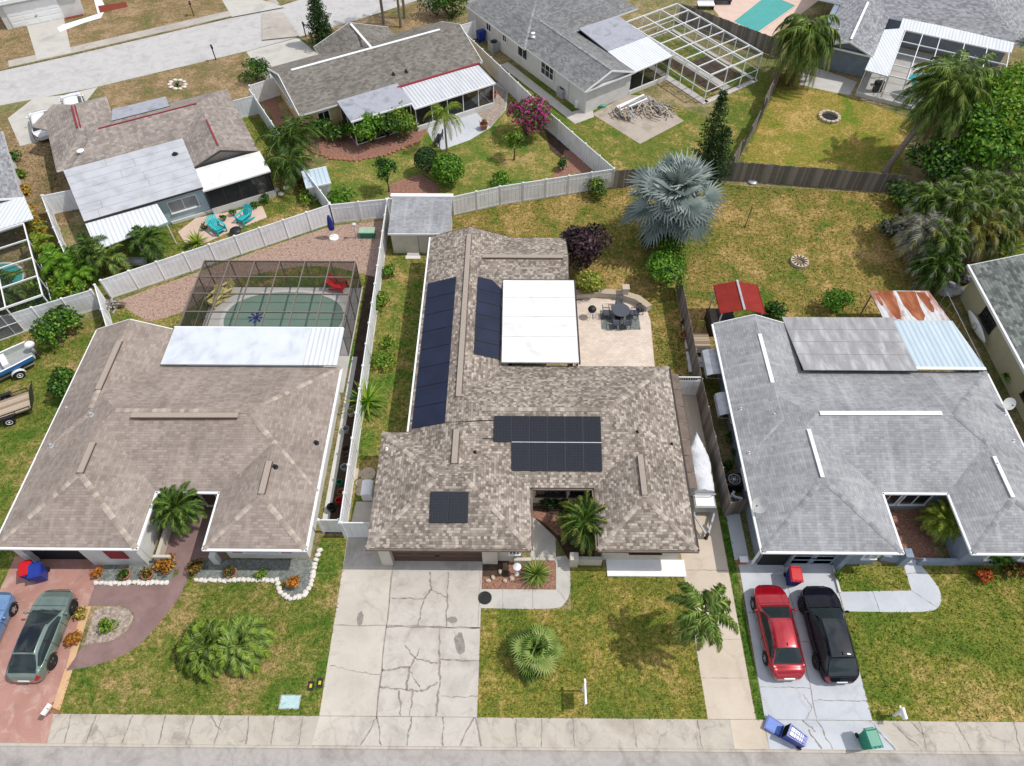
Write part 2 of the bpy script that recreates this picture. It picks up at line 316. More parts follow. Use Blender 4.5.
M['p_blue']=paint('blue_paint',C(120,160,206),.4); M['p_white']=paint('white_car_paint',(.78,.78,.78),.0)
# ---------------------------------------------------------------- mesh builder
Z=Vector((0,0,1))
class MB:
    def __init__(s,frame=None):
        s.v=[];s.f=[];s.m=[];s.mats=[]
        if frame:
            ox,oy,a=frame; s.M=Matrix.Translation((ox,oy,0))@Matrix.Rotation(R(a),4,'Z')
        else: s.M=None
    def mi(s,mat):
        if isinstance(mat,str): mat=M[mat]
        if mat not in s.mats: s.mats.append(mat)
        return s.mats.index(mat)
    def add(s,vs,fs,mat):
        b=len(s.v); k=s.mi(mat)
        for p in vs: s.v.append(tuple(s.M@Vector(p)) if s.M else tuple(p))
        for f in fs: s.f.append(tuple(b+i for i in f)); s.m.append(k)
    def up(s,pts,mat):     # polygon turned to face upward
        n=Vector((0,0,0)); P=[Vector(p) for p in pts]
        for i in range(len(P)): n+=P[i].cross(P[(i+1)%len(P)])
        if n.z<0: pts=pts[::-1]
        s.add(pts,[tuple(range(len(pts)))],mat)
    def box(s,x0,x1,y0,y1,z0,z1,mat,rz=0,c=None):
        if x0>x1:x0,x1=x1,x0
        if y0>y1:y0,y1=y1,y0
        if z0>z1:z0,z1=z1,z0
        p=[(x0,y0,z0),(x1,y0,z0),(x1,y1,z0),(x0,y1,z0),(x0,y0,z1),(x1,y0,z1),(x1,y1,z1),(x0,y1,z1)]
        if rz:
            cx,cy=c or ((x0+x1)/2,(y0+y1)/2); ca,sa=math.cos(R(rz)),math.sin(R(rz))
            p=[(cx+(x-cx)*ca-(y-cy)*sa,cy+(x-cx)*sa+(y-cy)*ca,z) for x,y,z in p]
        s.add(p,[(3,2,1,0),(4,5,6,7),(0,1,5,4),(1,2,6,5),(2,3,7,6),(3,0,4,7)],mat)
    def prism(s,poly,z0,z1,mat,side=None,bottom=True):
        a=sum(poly[i][0]*poly[(i+1)%len(poly)][1]-poly[(i+1)%len(poly)][0]*poly[i][1] for i in range(len(poly)))
        if a<0: poly=poly[::-1]
        n=len(poly)
        vs=[(x,y,z0) for x,y in poly]+[(x,y,z1) for x,y in poly]
        s.add(vs,[tuple(range(n,2*n))]+([tuple(range(n-1,-1,-1))] if bottom else []),mat)
        s.add(vs,[(i,(i+1)%n,n+(i+1)%n,n+i) for i in range(n)],side or mat)
    def walls(s,poly,z0,z1,mat):
        a=sum(poly[i][0]*poly[(i+1)%len(poly)][1]-poly[(i+1)%len(poly)][0]*poly[i][1] for i in range(len(poly)))
        if a<0: poly=poly[::-1]
        n=len(poly); vs=[(x,y,z0) for x,y in poly]+[(x,y,z1) for x,y in poly]
        s.add(vs,[(i,(i+1)%n,n+(i+1)%n,n+i) for i in range(n)],mat)
    def bar(s,a,b,w,mat,h=None,ext=0):
        a=Vector(a);b=Vector(b);d=(b-a)
        if d.length<1e-5:return
        d.normalize(); a=a-d*ext;b=b+d*ext; h=h or w
        u=d.cross(Z)
        if u.length<1e-3:u=Vector((1,0,0))
        u.normalize(); q=u.cross(d)
        p=[]
        for e in (a,b):
            for i,j in((-1,-1),(1,-1),(1,1),(-1,1)): p.append(tuple(e+u*i*w/2+q*j*h/2))
        s.add(p,[(3,2,1,0),(4,5,6,7),(0,1,5,4),(1,2,6,5),(2,3,7,6),(3,0,4,7)],mat)
    def tube(s,pts,rad,mat,n=8,cap=True):
        pts=[Vector(p) for p in pts]; k=len(pts)
        if not isinstance(rad,(list,tuple)): rad=[rad]*k
        vs=[];u=None
        for i in range(k):
            d=(pts[min(i+1,k-1)]-pts[max(i-1,0)]).normalized()
            if u is None:
                u=d.cross(Z)
                if u.length<1e-3:u=Vector((1,0,0))
            u=(u-d*u.dot(d)).normalized(); w=d.cross(u)
            for j in range(n):
                a=2*math.pi*j/n; vs.append(tuple(pts[i]+(u*math.cos(a)+w*math.sin(a))*rad[i]))
        fs=[(i*n+j,i*n+(j+1)%n,(i+1)*n+(j+1)%n,(i+1)*n+j) for i in range(k-1) for j in range(n)]
        if cap: fs+= [tuple(range(n-1,-1,-1)),tuple((k-1)*n+j for j in range(n))]
        s.add(vs,fs,mat)
    def lathe(s,c,prof,mat,n=16,ax=None):
        cx,cy,cz=c; k=len(prof); vs=[]
        for r,z in prof:
            for j in range(n):
                a=2*math.pi*j/n
                p=Vector((r*math.cos(a),r*math.sin(a),z))
                if ax=='x': p=Vector((p.z,p.x,p.y))
                if ax=='y': p=Vector((p.y,p.z,p.x))
                vs.append((cx+p.x,cy+p.y,cz+p.z))
        fs=[(i*n+j,i*n+(j+1)%n,(i+1)*n+(j+1)%n,(i+1)*n+j) for i in range(k-1) for j in range(n)]
        fs.append(tuple((k-1)*n+j for j in range(n))); fs.append(tuple(range(n-1,-1,-1)))
        s.add(vs,fs,mat)
    def blob(s,c,r,mat,seed=0,n=10,m=7,amp=.18,flat=True):
        rnd=random.Random(seed); vs=[];ph=[rnd.uniform(0,6.3) for _ in range(6)]
        for i in range(m+1):
            th=math.pi*i/m
            for j in range(n):
                a=2*math.pi*j/n; k=1+amp*(math.sin(2*a+ph[0]+th*2)+.6*math.sin(3*a+ph[1]+3*th))*math.sin(th)
                vs.append((c[0]+r[0]*k*math.sin(th)*math.cos(a),c[1]+r[1]*k*math.sin(th)*math.sin(a),c[2]+r[2]*math.cos(th)))
        s.add(vs,[(i*n+j,(i+1)*n+j,(i+1)*n+(j+1)%n,i*n+(j+1)%n) for i in range(m) for j in range(n)],mat)
    def build(s,name,parent=None,smooth=False,uv=True,loc=None):
        me=bpy.data.meshes.new(name)
        if parent is not None:
            q=parent; L=Vector((0,0,0))
            while q is not None: L+=Vector(q.location); q=q.parent
        elif loc is not None: L=Vector(loc)
        else:
            xs=[p[0] for p in s.v];ys=[p[1] for p in s.v]
            L=Vector(((min(xs)+max(xs))/2,(min(ys)+max(ys))/2,min(p[2] for p in s.v)))
        me.from_pydata([(p[0]-L.x,p[1]-L.y,p[2]-L.z) for p in s.v],[],s.f)
        for m_ in s.mats: me.materials.append(m_)
        me.polygons.foreach_set('material_index',s.m)
        if smooth: me.polygons.foreach_set('use_smooth',[True]*len(s.f))
        if uv:
            ul=me.uv_layers.new(name='UVMap').data
            for p in me.polygons:
                n=p.normal
                if abs(n.z)>.9995: u=Vector((1,0,0));w=Vector((0,1,0))
                else:
                    u=Z.cross(n).normalized(); w=n.cross(u)
                for li in p.loop_indices:
                    co=me.vertices[me.loops[li].vertex_index].co
                    ul[li].uv=(co.dot(u),co.dot(w))
        me.update()
        o=bpy.data.objects.new(name,me); col.objects.link(o)
        if parent is not None: o.parent=parent
        else: o.location=L
        return o
def tag(o,label=None,cat=None,group=None,kind=None):
    if label:o['label']=label
    if cat:o['category']=cat
    if group:o['group']=group
    if kind:o['kind']=kind
    return o
def thing(name,label,cat,loc=(0,0,0),group=None,rz=0):
    o=bpy.data.objects.new(name,None); col.objects.link(o); o.location=loc; o.rotation_euler=(0,0,rz)
    o.empty_display_size=.3
    return tag(o,label,cat,group)
def copy_tree(o,parent=None):
    c=o.copy(); col.objects.link(c)
    if parent is not None: c.parent=parent
    for ch in list(o.children): copy_tree(ch,c)
    return c
def clone(o,loc,rz,label,group=None):
    c=copy_tree(o); c.location=loc; c.rotation_euler=(0,0,R(rz)); c['label']=label
    if group: c['group']=group
    return c
def struct(name,mb,**k):
    o=mb.build(name,**k); o['kind']='structure'; return o
# ---------------------------------------------------------------- camera, sun, sky
cam=bpy.data.cameras.new('camera'); co=bpy.data.objects.new('camera',cam); col.objects.link(co)
cam.sensor_fit='HORIZONTAL'; cam.sensor_width=36; cam.lens=36*CF/1024; cam.clip_end=2000; cam.clip_start=.1
co.location=(0,0,CH); co.rotation_euler=(R(90)-CP,0,CPSI); scene.camera=co
w=bpy.data.worlds.new('World'); scene.world=w; w.use_nodes=True; t=w.node_tree; t.nodes.clear()
ELEV=57
sk=nd(t,'ShaderNodeTexSky',sky_type='NISHITA'); sk.sun_disc=False; sk.sun_elevation=R(ELEV); sk.sun_rotation=R(90); sk.altitude=0; sk.dust_density=1.2
tc=nd(t,'ShaderNodeTexCoord').outputs['Generated']
cl=noise(t,scalev(t,tc,(1,1,2.2)),2.6,7,.6,.4)
sky=mixc(t,ramp(t,cl,[(.42,grey(0)),(.58,grey(.85))]),sk.outputs[0],(10.5,10.7,11.2,1))
bg=nd(t,'ShaderNodeBackground',{'Color':sky,'Strength':.115})
nd_o=nd(t,'ShaderNodeOutputWorld'); t.links.new(bg.outputs[0],nd_o.inputs[0])
sl=bpy.data.lights.new('sun','SUN'); sl.energy=3.2; sl.angle=R(.53); sl.color=(1,.965,.91)
so=bpy.data.objects.new('sun',sl); col.objects.link(so); so.location=(60,0,90); so.rotation_euler=(0,R(90-ELEV),0)
scene.view_settings.view_transform='Standard'; scene.view_settings.look='None'; scene.view_settings.exposure=0
# ---------------------------------------------------------------- ground, roads, lots
_lay=[0]; LAWNS=[]; BLOCK=[]
def sheet(name,poly,mat,z=0.0,kind='structure'):
    _lay[0]+=1; z+=_lay[0]*.00006
    (LAWNS if name=='lawn' else BLOCK).append((poly,mat))
    b=MB(); b.up([(x,y,z) for x,y in poly],mat); o=b.build(name)
    if kind:o['kind']=kind
    return o
def slab(name,poly,mat,z0,z1,extra=None):
    b=MB(); b.prism(poly,z0,z1,mat)
    if extra: extra(b)
    return struct(name,b)
def S2(*pts): return [site(u,v)[:2] for u,v in pts]
sheet('ground',[(-700,-700),(700,-700),(700,700),(-700,700)],'ground',-.14)
near=[(-130,13),(-47.83,59.65),(-40.5,62.6),(-27.25,69.55),(-22.57,72.4),(-16.76,76.2),(-11,80.5),(-4,88),(10,112),(20,150)]
far=[(-133,20.5),(-50.55,65.78),(-44.92,68.64),(-30.4,76.65),(-25.88,79.3),(-20,84),(-12,93),(2,116),(12,150)]
sheet('back_street',near+far[::-1],'asphB',-.10)
slab('terrain',[(-130,7.7)]+near+[(130,150),(130,7.7)],'ground',-.14,0)
slab('terrain',far+[(-60,150),(-160,150),(-160,20.5)],'ground',-.14,0)
slab('terrain',[(-130,-60),(130,-60),(130,-2.2),(-130,-2.2)],'ground',-.14,0)
sheet('front_road',[(-130,-2.2),(130,-2.2),(130,6.36),(-130,6.36)],'asph',-.10)
# sidewalks (slabs with joints and mended cracks)
def joints(b,xs,y0,y1,z,w=.05,jit=.25,seed=1,mat='joint'):
    rnd=random.Random(seed)
    for x in xs:
        p=[];n=5
        x2=x+rnd.uniform(-jit,jit)
        for i in range(n+1):
            f=i/n; p.append((x+(x2-x)*f+rnd.uniform(-.03,.03),y0+(y1-y0)*f))
        crackline(b,p,z,w,mat,rnd)
def crackline(b,p,z,w,mat='joint',rnd=random):
    w*=.95
    if len(p)>4:
        p=[(p[i//2][0],p[i//2][1]) if i%2==0 else ((p[i//2][0]+p[i//2+1][0])/2+rnd.uniform(-.02,.02),(p[i//2][1]+p[i//2+1][1])/2+rnd.uniform(-.02,.02)) for i in range(2*len(p)-1)]
    L=[];Rr=[]
    for i,(x,y) in enumerate(p):
        a=Vector(p[max(i-1,0)]);c=Vector(p[min(i+1,len(p)-1)]);d=(c-a).normalized();k=w*rnd.uniform(.3,1.5)/2
        L.append((x-d.y*k,y+d.x*k,z));Rr.append((x+d.y*k,y-d.x*k,z))
    n=len(p)
    b.add(L+Rr,[(i,n+i,n+i+1,i+1) for i in range(n-1)],mat)
def jagged(a,c,n=6,j=.08,rnd=random):
    return [(a[0]+(c[0]-a[0])*i/n+(rnd.uniform(-j,j) if 0<i<n else 0),a[1]+(c[1]-a[1])*i/n+(rnd.uniform(-j,j) if 0<i<n else 0)) for i in range(n+1)]
def sw1(b):
    joints(b,[-21.2,-20.2,-18.5,-16.7,-15.4,-14.1,-12.6,-11.4,-10.1],6.44,7.68,.006,.06,.2,3)
    joints(b,[.2,1.35,2.9,5.8,8.9,10.4],6.44,7.68,.006,.05,.15,4)
    joints(b,[19.4,21.5,23.8,26,28,30.5],6.44,7.68,.006,.05,.5,5)
    for a,c in (((-14.6,7.68),(-13.9,7.0)),((18.2,7.6),(19.1,6.6)),((19.1,7.68),(19.6,7.0))): crackline(b,jagged(a,c,5,.06,random.Random(8)),.006,.06)
    b.box(-130,130,6.30,6.42,-.13,-.035,'walk')
slab('sidewalk',[(-130,6.42),(130,6.42),(130,7.70),(-130,7.70)],'walk',-.13,0,sw1)
sheet('red_apron',[(-25.6,6.43),(-22.0,6.43),(-22.2,7.72),(-25.6,7.72)],'red_drive',.010)
b=MB();b.up([(-9.5,6.43,.010),(-7.9,6.43,.010),(-7.75,7.7,.010),(-9.35,7.7,.010)],'concL');b.up([(-7.9,6.43,.0102),(-1.6,6.43,.0102),(-1.75,7.7,.0102),(-7.75,7.7,.0102)],'concR')
rnd=random.Random(5)
for a,c in (((-6.6,7.7),(-6.2,6.45)),((-6.55,7.7),(-7.2,6.45)),((-4.9,7.7),(-5.0,6.45)),((-3.4,7.7),(-3.3,6.45)),((-1.9,7.7),(-2.5,6.45)),((-1.85,7.7),(-1.5,6.45))): crackline(b,jagged(a,c,5,.05,rnd),.014,.07,'joint',rnd)
struct('driveway_apron',b)
sheet('driveway_apron',[(10.4,6.43),(12.0,6.43),(12.0,7.7),(10.4,7.7)],'sand',.010)
b=MB();b.up([(12.06,6.43,.010),(18.1,6.43,.010),(17.3,7.7,.010),(12.06,7.7,.010)],'concC')
for a,c in (((14.55,7.7),(15.0,6.45)),((14.1,7.3),(14.5,6.45)),((13.9,7.7),(14.4,7.2)),((17.1,7.7),(17.95,6.45))): crackline(b,jagged(a,c,6,.07,rnd),.014,.07,'joint',rnd)
struct('driveway_apron',b)
# lawns -------------------------------------------------------
def curve(pts,n=8):
    out=[]
    P=[Vector(p) for p in pts]
    for i in range(len(P)-1):
        p0=P[max(i-1,0)];p1=P[i];p2=P[i+1];p3=P[min(i+2,len(P)-1)]
        for k in range(n):
            t=k/n; out.append(tuple(.5*((2*p1)+(p2-p0)*t+(2*p0-5*p1+4*p2-p3)*t*t+(3*p1-p0-3*p2+p3)*t**3)))
    out.append(tuple(P[-1])); return out
pathR=curve(S2((66,671),(100,664),(135,648),(160,622),(180,596),(190,572)),6)     # outer edge of the stamped path
sheet('lawn',[(-22.2,7.72)]+pathR+[(-17.1,14.6),(-9.3,14.9),(-9.35,7.72)],'lawnB',.006)
sheet('lawn',[(-60,7.72),(-25.2,7.72),(-25.2,15.5),(-27,15.6),(-27,34),(-60,24)],'lawnB',.006)
sheet('lawn',[(-10.85,14.9),(-9.25,14.9),(-9.4,17.0),(-10.85,17.0)],'lawnB',.0062)
sheet('lawn',[(-1.74,7.72),(9.36,7.72),(9.38,14.85),(3.02,15.6),(3.02,13),(-1.74,13)],'lawnA',.006)
sheet('lawn',[(11.7,7.72),(12.1,7.72),(12.1,19),(11.7,19)],'lawnS',.006)
sheet('lawn',[(17.2,7.72),(60,7.72),(60,15.6),(17.3,15.6)],'lawnC',.006)
sheet('lawn',[(-9.4,17.0),(-6.2,17.0),(-6.2,44),(-9.9,44)],'lawnYard',.006)
sheet('lawn',[(-6.2,38),(4,38),(4.2,35),(9,35),(9.3,27.2),(11.6,27.2),(11.6,37),(13,48.5),(7.8,48),(-1.3,45.7),(-5,44.4),(-6.2,44)],'lawnBack',.006)
sheet('lawn',[(9.3,18),(11.65,18),(11.65,33),(9.3,33)],'lawnS',.0045)
sheet('lawn',[(11.7,26),(11.7,36.5),(13.1,48.8),(31,47.4),(31,31),(26,26)],'lawnBack',.0061)
sheet('lawn',[(18.3,49.3),(31,47.8),(36,58),(27.5,64.5),(25,66)],'lawnG',.006)
sheet('lawn',[(8,48.3),(18.2,49.3),(25,64),(22,70),(17.8,58),(10,63),(2,66),(-1.6,64),(2.7,56.5)],'lawnF',.006)
sheet('lawn',[(-18,49.5),(-14.4,43.6),(-9.9,44.3),(7.7,48.2),(2.5,56.3),(-1.7,63.6),(-9,58)],'lawnYard',.006)
sheet('lawn',[(-24.2,59.5),(-18.3,49.5),(-14.4,43.6),(-19,40.9),(-29,35.2),(-33,38),(-30,48)],'lawnYard',.0058)
sheet('lawn',[(-39.5,62.8),(-27.6,69.2),(-24.5,60.5),(-30,55),(-37,55)],'lawnD',.006)
sheet('lawn',[(-52,57),(-46,53),(-39,43),(-35,43),(-36,52),(-43,59.5)],'lawnD',.0058)
sheet('lawn',[(-22.4,72.1),(-10.8,80),(-4,72),(-6,70),(-16,66)],'lawnD',.006)
sheet('lawn',[(-45.3,68.7),(-30.4,76.9),(-26,79.5),(-30,88),(-50,80)],'lawnD',.006)
sheet('lawn',[(-70,57),(-51,66),(-47.9,67.6),(-52,76),(-70,80)],'lawnD',.006)
sheet('lawn',[(-27,30),(-29.2,34.8),(-19.1,40.8),(-14.4,43.4),(-9.95,44),(-9.9,30),(-11,29),(-22,30)],'lawnYard',.0055)
# B front: driveway, stamped path, beds -----------------------
b=MB();b.up([(-27.5,7.72,.010),(-22.2,7.72,.010),(-22.3,15.7,.010),(-27.5,15.7,.010)],'red_drive')
b.up([(-22.42,9.83,.0135),(-22.1,9.83,.0135),(-22.3,12.95,.0135),(-22.75,12.95,.0135)],'peach'); b.up([(-22.35,7.73,.0136),(-21.95,7.73,.0136),(-22.05,9.8,.0136),(-22.45,9.8,.0136)],'peach')
struct('driveway',b); BLOCK.append(([(-27.5,7.72),(-22.0,7.72),(-22.3,15.7),(-27.5,15.7)],'x'))
innerA=S2((95,610),(112,606),(128,609),(134,617),(128,630),(112,641),(84,645))
sheet('garden_path',pathR+[(-17.2,16.6),(-18.4,16.6)]+S2((178,575),(160,585),(95,585),(88,606))+[site(*p)[:2] for p in ((120,606),(134,613),(134,622),(122,636),(84,645))],'purple_path',.016)
sheet('gravel_bed',innerA,'gravel_tan',.021)
sheet('garden_path',[(-19.5,15.0),(-16.0,15.0),(-16.0,18.6),(-19.5,18.6)],'purple_path',.014)
sheet('gravel_bed',[(-22.4,14.2),(-18.5,14.3),(-18.5,15.6),(-22.4,15.6)],'gravel_gr',.024)
sheet('gravel_bed',curve([(-17.2,14.5),(-12.75,14.5),(-12.3,13.7),(-11.6,13.45),(-10.95,14.1),(-10.85,15.6)],4)+[(-17.2,15.6)],'gravel_gr',.024)
# A front -----------------------------------------------------
b=MB()
b.up([(-9.35,7.72,.010),(-6.62,7.72,.010),(-6.62,15.9,.010),(-9.35,16.9,.010)],'concL')
b.up([(-6.6,7.72,.010),(-1.74,7.72,.010),(-1.74,15.9,.010),(-6.6,15.9,.010)],'concR')
b.up([(-9.35,15.3,.012),(-7.3,15.3,.012),(-7.3,17,.012),(-9.35,17,.012)],'concR')
rnd=random.Random(11); zc=.015
def ck(a,c,w=.07,n=7,j=.05): crackline(b,jagged(S2(a)[0],S2(c)[0],n,j,rnd),zc,w,'joint',rnd)
for a,c,w_ in (((392,571),(377,716),.06),((333,625),(482,628),.05),((386,627),(480,628),.06),((430,572),(431,590),.09),((431,590),(424,599),.09),((424,599),(391,598),.07),((424,599),(418,625),.07),((448,572),(447,600),.07),((447,600),(446,627),.08),((431,590),(447,597),.05),
    ((440,628),(439,660),.08),((439,660),(440,680),.09),((440,680),(436,716),.10),((382,670),(410,667),.09),((410,667),(415,658),.08),((415,658),(405,645),.07),((415,658),(438,664),.08),((410,667),(406,690),.09),((406,690),(380,687),.09),((406,690),(422,691),.10),((422,691),(438,682),.09),((410,672),(420,687),.06),((399,690),(401,716),.08),((412,691),(410,716),.07),((440,659),(478,661),.08),((441,696),(477,697),.05),((330,666),(360,672),.03),((360,672),(380,675),.04),((415,658),(420,648),.05),((478,628),(480,571),.03)): ck(a,c,w_)
for u,v,rx,ry,rz in ((459.5,643,.28,.55,12),(360,619,.18,.42,3),(452,620,.25,.2,0)):
    x,y,_=site(u,v); pts=[]
    for i in range(14):
        a=2*math.pi*i/14; k=rnd.uniform(.8,1.15); px,py=rx*k*math.cos(a),ry*k*math.sin(a)
        pts.append((x+px*math.cos(R(rz))-py*math.sin(R(rz)),y+px*math.sin(R(rz))+py*math.cos(R(rz)),.013))
    b.up(pts,'stain')
struct('driveway',b)
b=MB(); c1=curve([(3.02,16.0),(3.02,14.2),(2.7,13.35),(1.9,13.02),(-1.74,13.02)],5)
b.up([(x,y,.012) for x,y in c1]+[(-1.74,14.05,.012),(2.25,14.05,.012),(2.3,15.9,.012)],'conc')
b.up([(.9,15.6,.0121),(2.3,15.6,.0121),(2.3,17.0,.0121),(1.7,18.0,.0121),(.9,18.5,.0121)],'conc')
for a,c in (((-.6,13.05),(-.6,14.04)),((1.0,13.05),(1.0,14.04)),((2.3,14.05),(2.8,13.4)),((2.3,15.9),(.95,15.9))): crackline(b,jagged(a,c,4,.01,rnd),.016,.035,'joint',rnd)
struct('entry_walk',b)
b=MB();b.up([(-1.72,14.08,.016),(2.24,14.08,.016),(2.24,15.7,.016),(-1.72,15.7,.016)],'mulch_g');b.up([(-1.7,14.75,.019),(-.3,14.75,.019),(-.3,15.7,.019),(-1.7,15.7,.019)],'soil'); struct('mulch_bed',b)
sheet('courtyard_bed',[(.9,18.5),(2.35,17.0),(3.05,15.6),(4.4,15.6),(4.4,19),(.9,19)],'soil',.0118)
sheet('courtyard_bed',curve([(.9,18.3),(1.6,18.0),(2.4,17.2)],4)+[(3.0,17.2),(2.6,18.35),(1.0,18.75)],'mulch_g',.020)
b=MB();b.up([(9.36,7.72,.012),(11.66,7.72,.012),(11.66,27,.012),(9.2,27,.012),(9.2,15.0,.012)],'sand')
for y in (9.6,11.5,13.4,15.2): crackline(b,jagged((9.38,y),(11.64,y),6,.012,rnd),.016,.03,'joint',rnd)
struct('side_walk',b); BLOCK.append(([(9.36,7.72),(11.66,7.72),(11.66,27),(9.2,27),(9.2,15)],'x'))
slab('front_step',[(5.04,14.80),(9.3,14.80),(9.3,15.75),(5.04,15.75)],'white',0,.10)
# C front -----------------------------------------------------
b=MB();b.up([(12.1,7.72,.010),(17.25,7.72,.010),(17.35,15.8,.010),(12.3,15.8,.010)],'concC');b.up([(12.1,15.8,.0101),(12.9,15.8,.0101),(12.9,18.6,.0101),(12.1,18.6,.0101)],'concC')
for a,c in (((14.6,7.75),(14.75,15.6)),((12.12,9.2),(14.6,9.15)),((14.65,8.6),(17.25,8.6)),((14.7,11.4),(17.3,11.45)),((12.2,12.9),(14.7,12.9)),((14.1,7.75),(14.5,8.3)),((14.5,8.3),(14.2,8.9))): crackline(b,jagged(a,c,9,.03,rnd),.014,.035,'joint',rnd)
struct('driveway',b); BLOCK.append(([(12.1,7.72),(17.25,7.72),(17.35,15.8),(12.3,15.8)],'x'))
b=MB(); c1=curve([(17.36,13.0),(21.3,13.0),(22.4,13.3),(22.75,14.1),(22.5,15.0),(21.9,16.2)],5)
b.up([(x,y,.014) for x,y in c1]+[(21.3,16.2,.014),(21.25,14.15,.014),(17.36,14.05,.014)],'concC')
for a,c in (((19.2,13.02),(19.15,14.1)),((21.25,14.15),(22.3,13.25)),((21.3,15.1),(22.45,15.2))): crackline(b,jagged(a,c,4,.01,rnd),.018,.035,'joint',rnd)
struct('entry_walk',b); BLOCK.append((c1+[(21.3,16.2),(21.25,14.15),(17.36,14.05)],'x'))
sheet('courtyard_bed',[(20.4,15.6),(23.3,16),(23.3,18.9),(20.4,18.9)],'mulch_g',.012)
slab('planter_kerb',[(17.3,13.98),(17.42,13.98),(17.42,15.5),(17.3,15.5)],'stwhite',0,.13)
# back yards --------------------------------------------------
sheet('gravel_bed',[(-28.7,34.9)]+[(-19.1,40.6),(-14.4,43.2),(-10.0,43.9)]+curve([(-10.2,37.5),(-14,38.6),(-17.5,38.3),(-21.6,36.6),(-23.2,34.2),(-25.6,33.0)],4),'gravel_pk',.012)
sheet('side_strip',[(-10.9,17.2),(-9.55,17.2),(-9.95,43),(-10.9,38)],'soil',.009)
sheet('pale_strip',[(-10.95,18),(-10.55,18),(-10.6,30),(-10.95,30)],'stwhite',.012)
b=MB()
for i in range(11):
    for j in range(2):
        x=-26.3+i*.42; y=31.2+j*.55
        b.box(x,x+.34,y,y+.42,.0,.05+.01*(i%2),'stone',rz=(i*7+j*13)%9-4)
struct('stepping_stones',b)
sheet('mulch_bed',S2((292,140),(305,146),(330,158),(355,160),(385,155),(420,141),(428,128),(400,118),(340,122),(300,128)),'mulch_g',.012)
sheet('patio',S2((426,128),(432,140),(442,150),(470,140),(490,128),(506,110),(508,92),(497,82),(470,100),(425,120)),'concC',.010)
sheet('gravel_bed',S2((472,108),(496,85),(507,92),(505,112),(490,127),(476,112)),'gravel_tan',.016)
sheet('mulch_bed',S2((386,194),(392,183),(420,174),(440,186),(436,195),(415,197)),'mulch_g',.012)
sheet('mulch_bed',S2((552,178),(565,150),(575,152),(592,172),(575,174),(560,178)),'mulch_g',.012)
sheet('bare_patch',S2((545,130),(560,140),(580,160),(572,168),(550,150)),'soil',.011)
sheet('mulch_bed',S2((262,100),(275,97),(290,130),(284,135)),'mulch_g',.012)
sheet('concrete_pad',S2((592,114),(628,95),(650,96),(684,121),(640,144)),'pad',.012)
sheet('side_path',S2((500,65),(508,62),(572,112),(592,106),(594,117),(575,124)),'conc',.012)
sheet('concrete_pad',S2((798,72),(812,66),(857,82),(850,95),(836,93),(796,84)),'deck',.012)
b=MB()
pv=[(4.0,27.2),(9.15,27.2),(9.4,33.4),(9.25,34.4),(8.6,35.2),(7.4,35.75),(5.6,35.6),(4.0,35.1)]
b.prism(pv,0,.05,'paver'); struct('paver_patio',b); BLOCK.append((pv,'x'))
sheet('garden_path',S2((178,232),(196,218),(240,210),(268,205),(276,214),(230,232),(190,250)),'deckpk',.012)
sheet('lawn',S2((262,205),(285,195),(305,214),(270,224)),'lawnF',.0125)
sheet('concrete_pad',[(-9.3,17.5),(-7.6,17.5),(-7.6,19.2),(-9.2,19.2)],'concR',.012)
# back street driveways
sheet('driveway',[(-46.2,57.6),(-43.3,53.4),(-41.6,54.2),(-40.2,58.6),(-39.9,62.8),(-42.6,61.4),(-45.2,60.9)],'conc',.010)
sheet('driveway',[(-27.3,69.4),(-22.6,72.2),(-17.5,66),(-22.9,62.2)],'conc',.010)
sheet('driveway',[(-52.9,76.8),(-47.7,67.7),(-44.8,69.1),(-49.5,78.5)],'conc',.010)
sheet('driveway',S2((262,40),(300,36),(283,12),(262,14)),'walkB',.002)
sheet('driveway',S2((222,0),(262,0),(285,7),(232,17)),'conc',.010)
sheet('sidewalk',[(-49.9,66.3),(-44.9,68.9),(-30.5,76.8),(-26,79.5),(-26.7,80.6),(-31,78),(-45.4,70.1),(-50.5,67.5)],'walkB',.0075)
sheet('garden_path',S2((57,28),(62,25),(98,14),(94,0),(102,0),(106,8),(101,18),(84,23),(60,32)),'white',.012)
sheet('mulch_bed',S2((66,20),(84,16),(80,9),(63,14)),'mulch_red',.012); sheet('mulch_bed',S2((98,6),(126,2),(128,7),(100,13)),'mulch_red',.012)
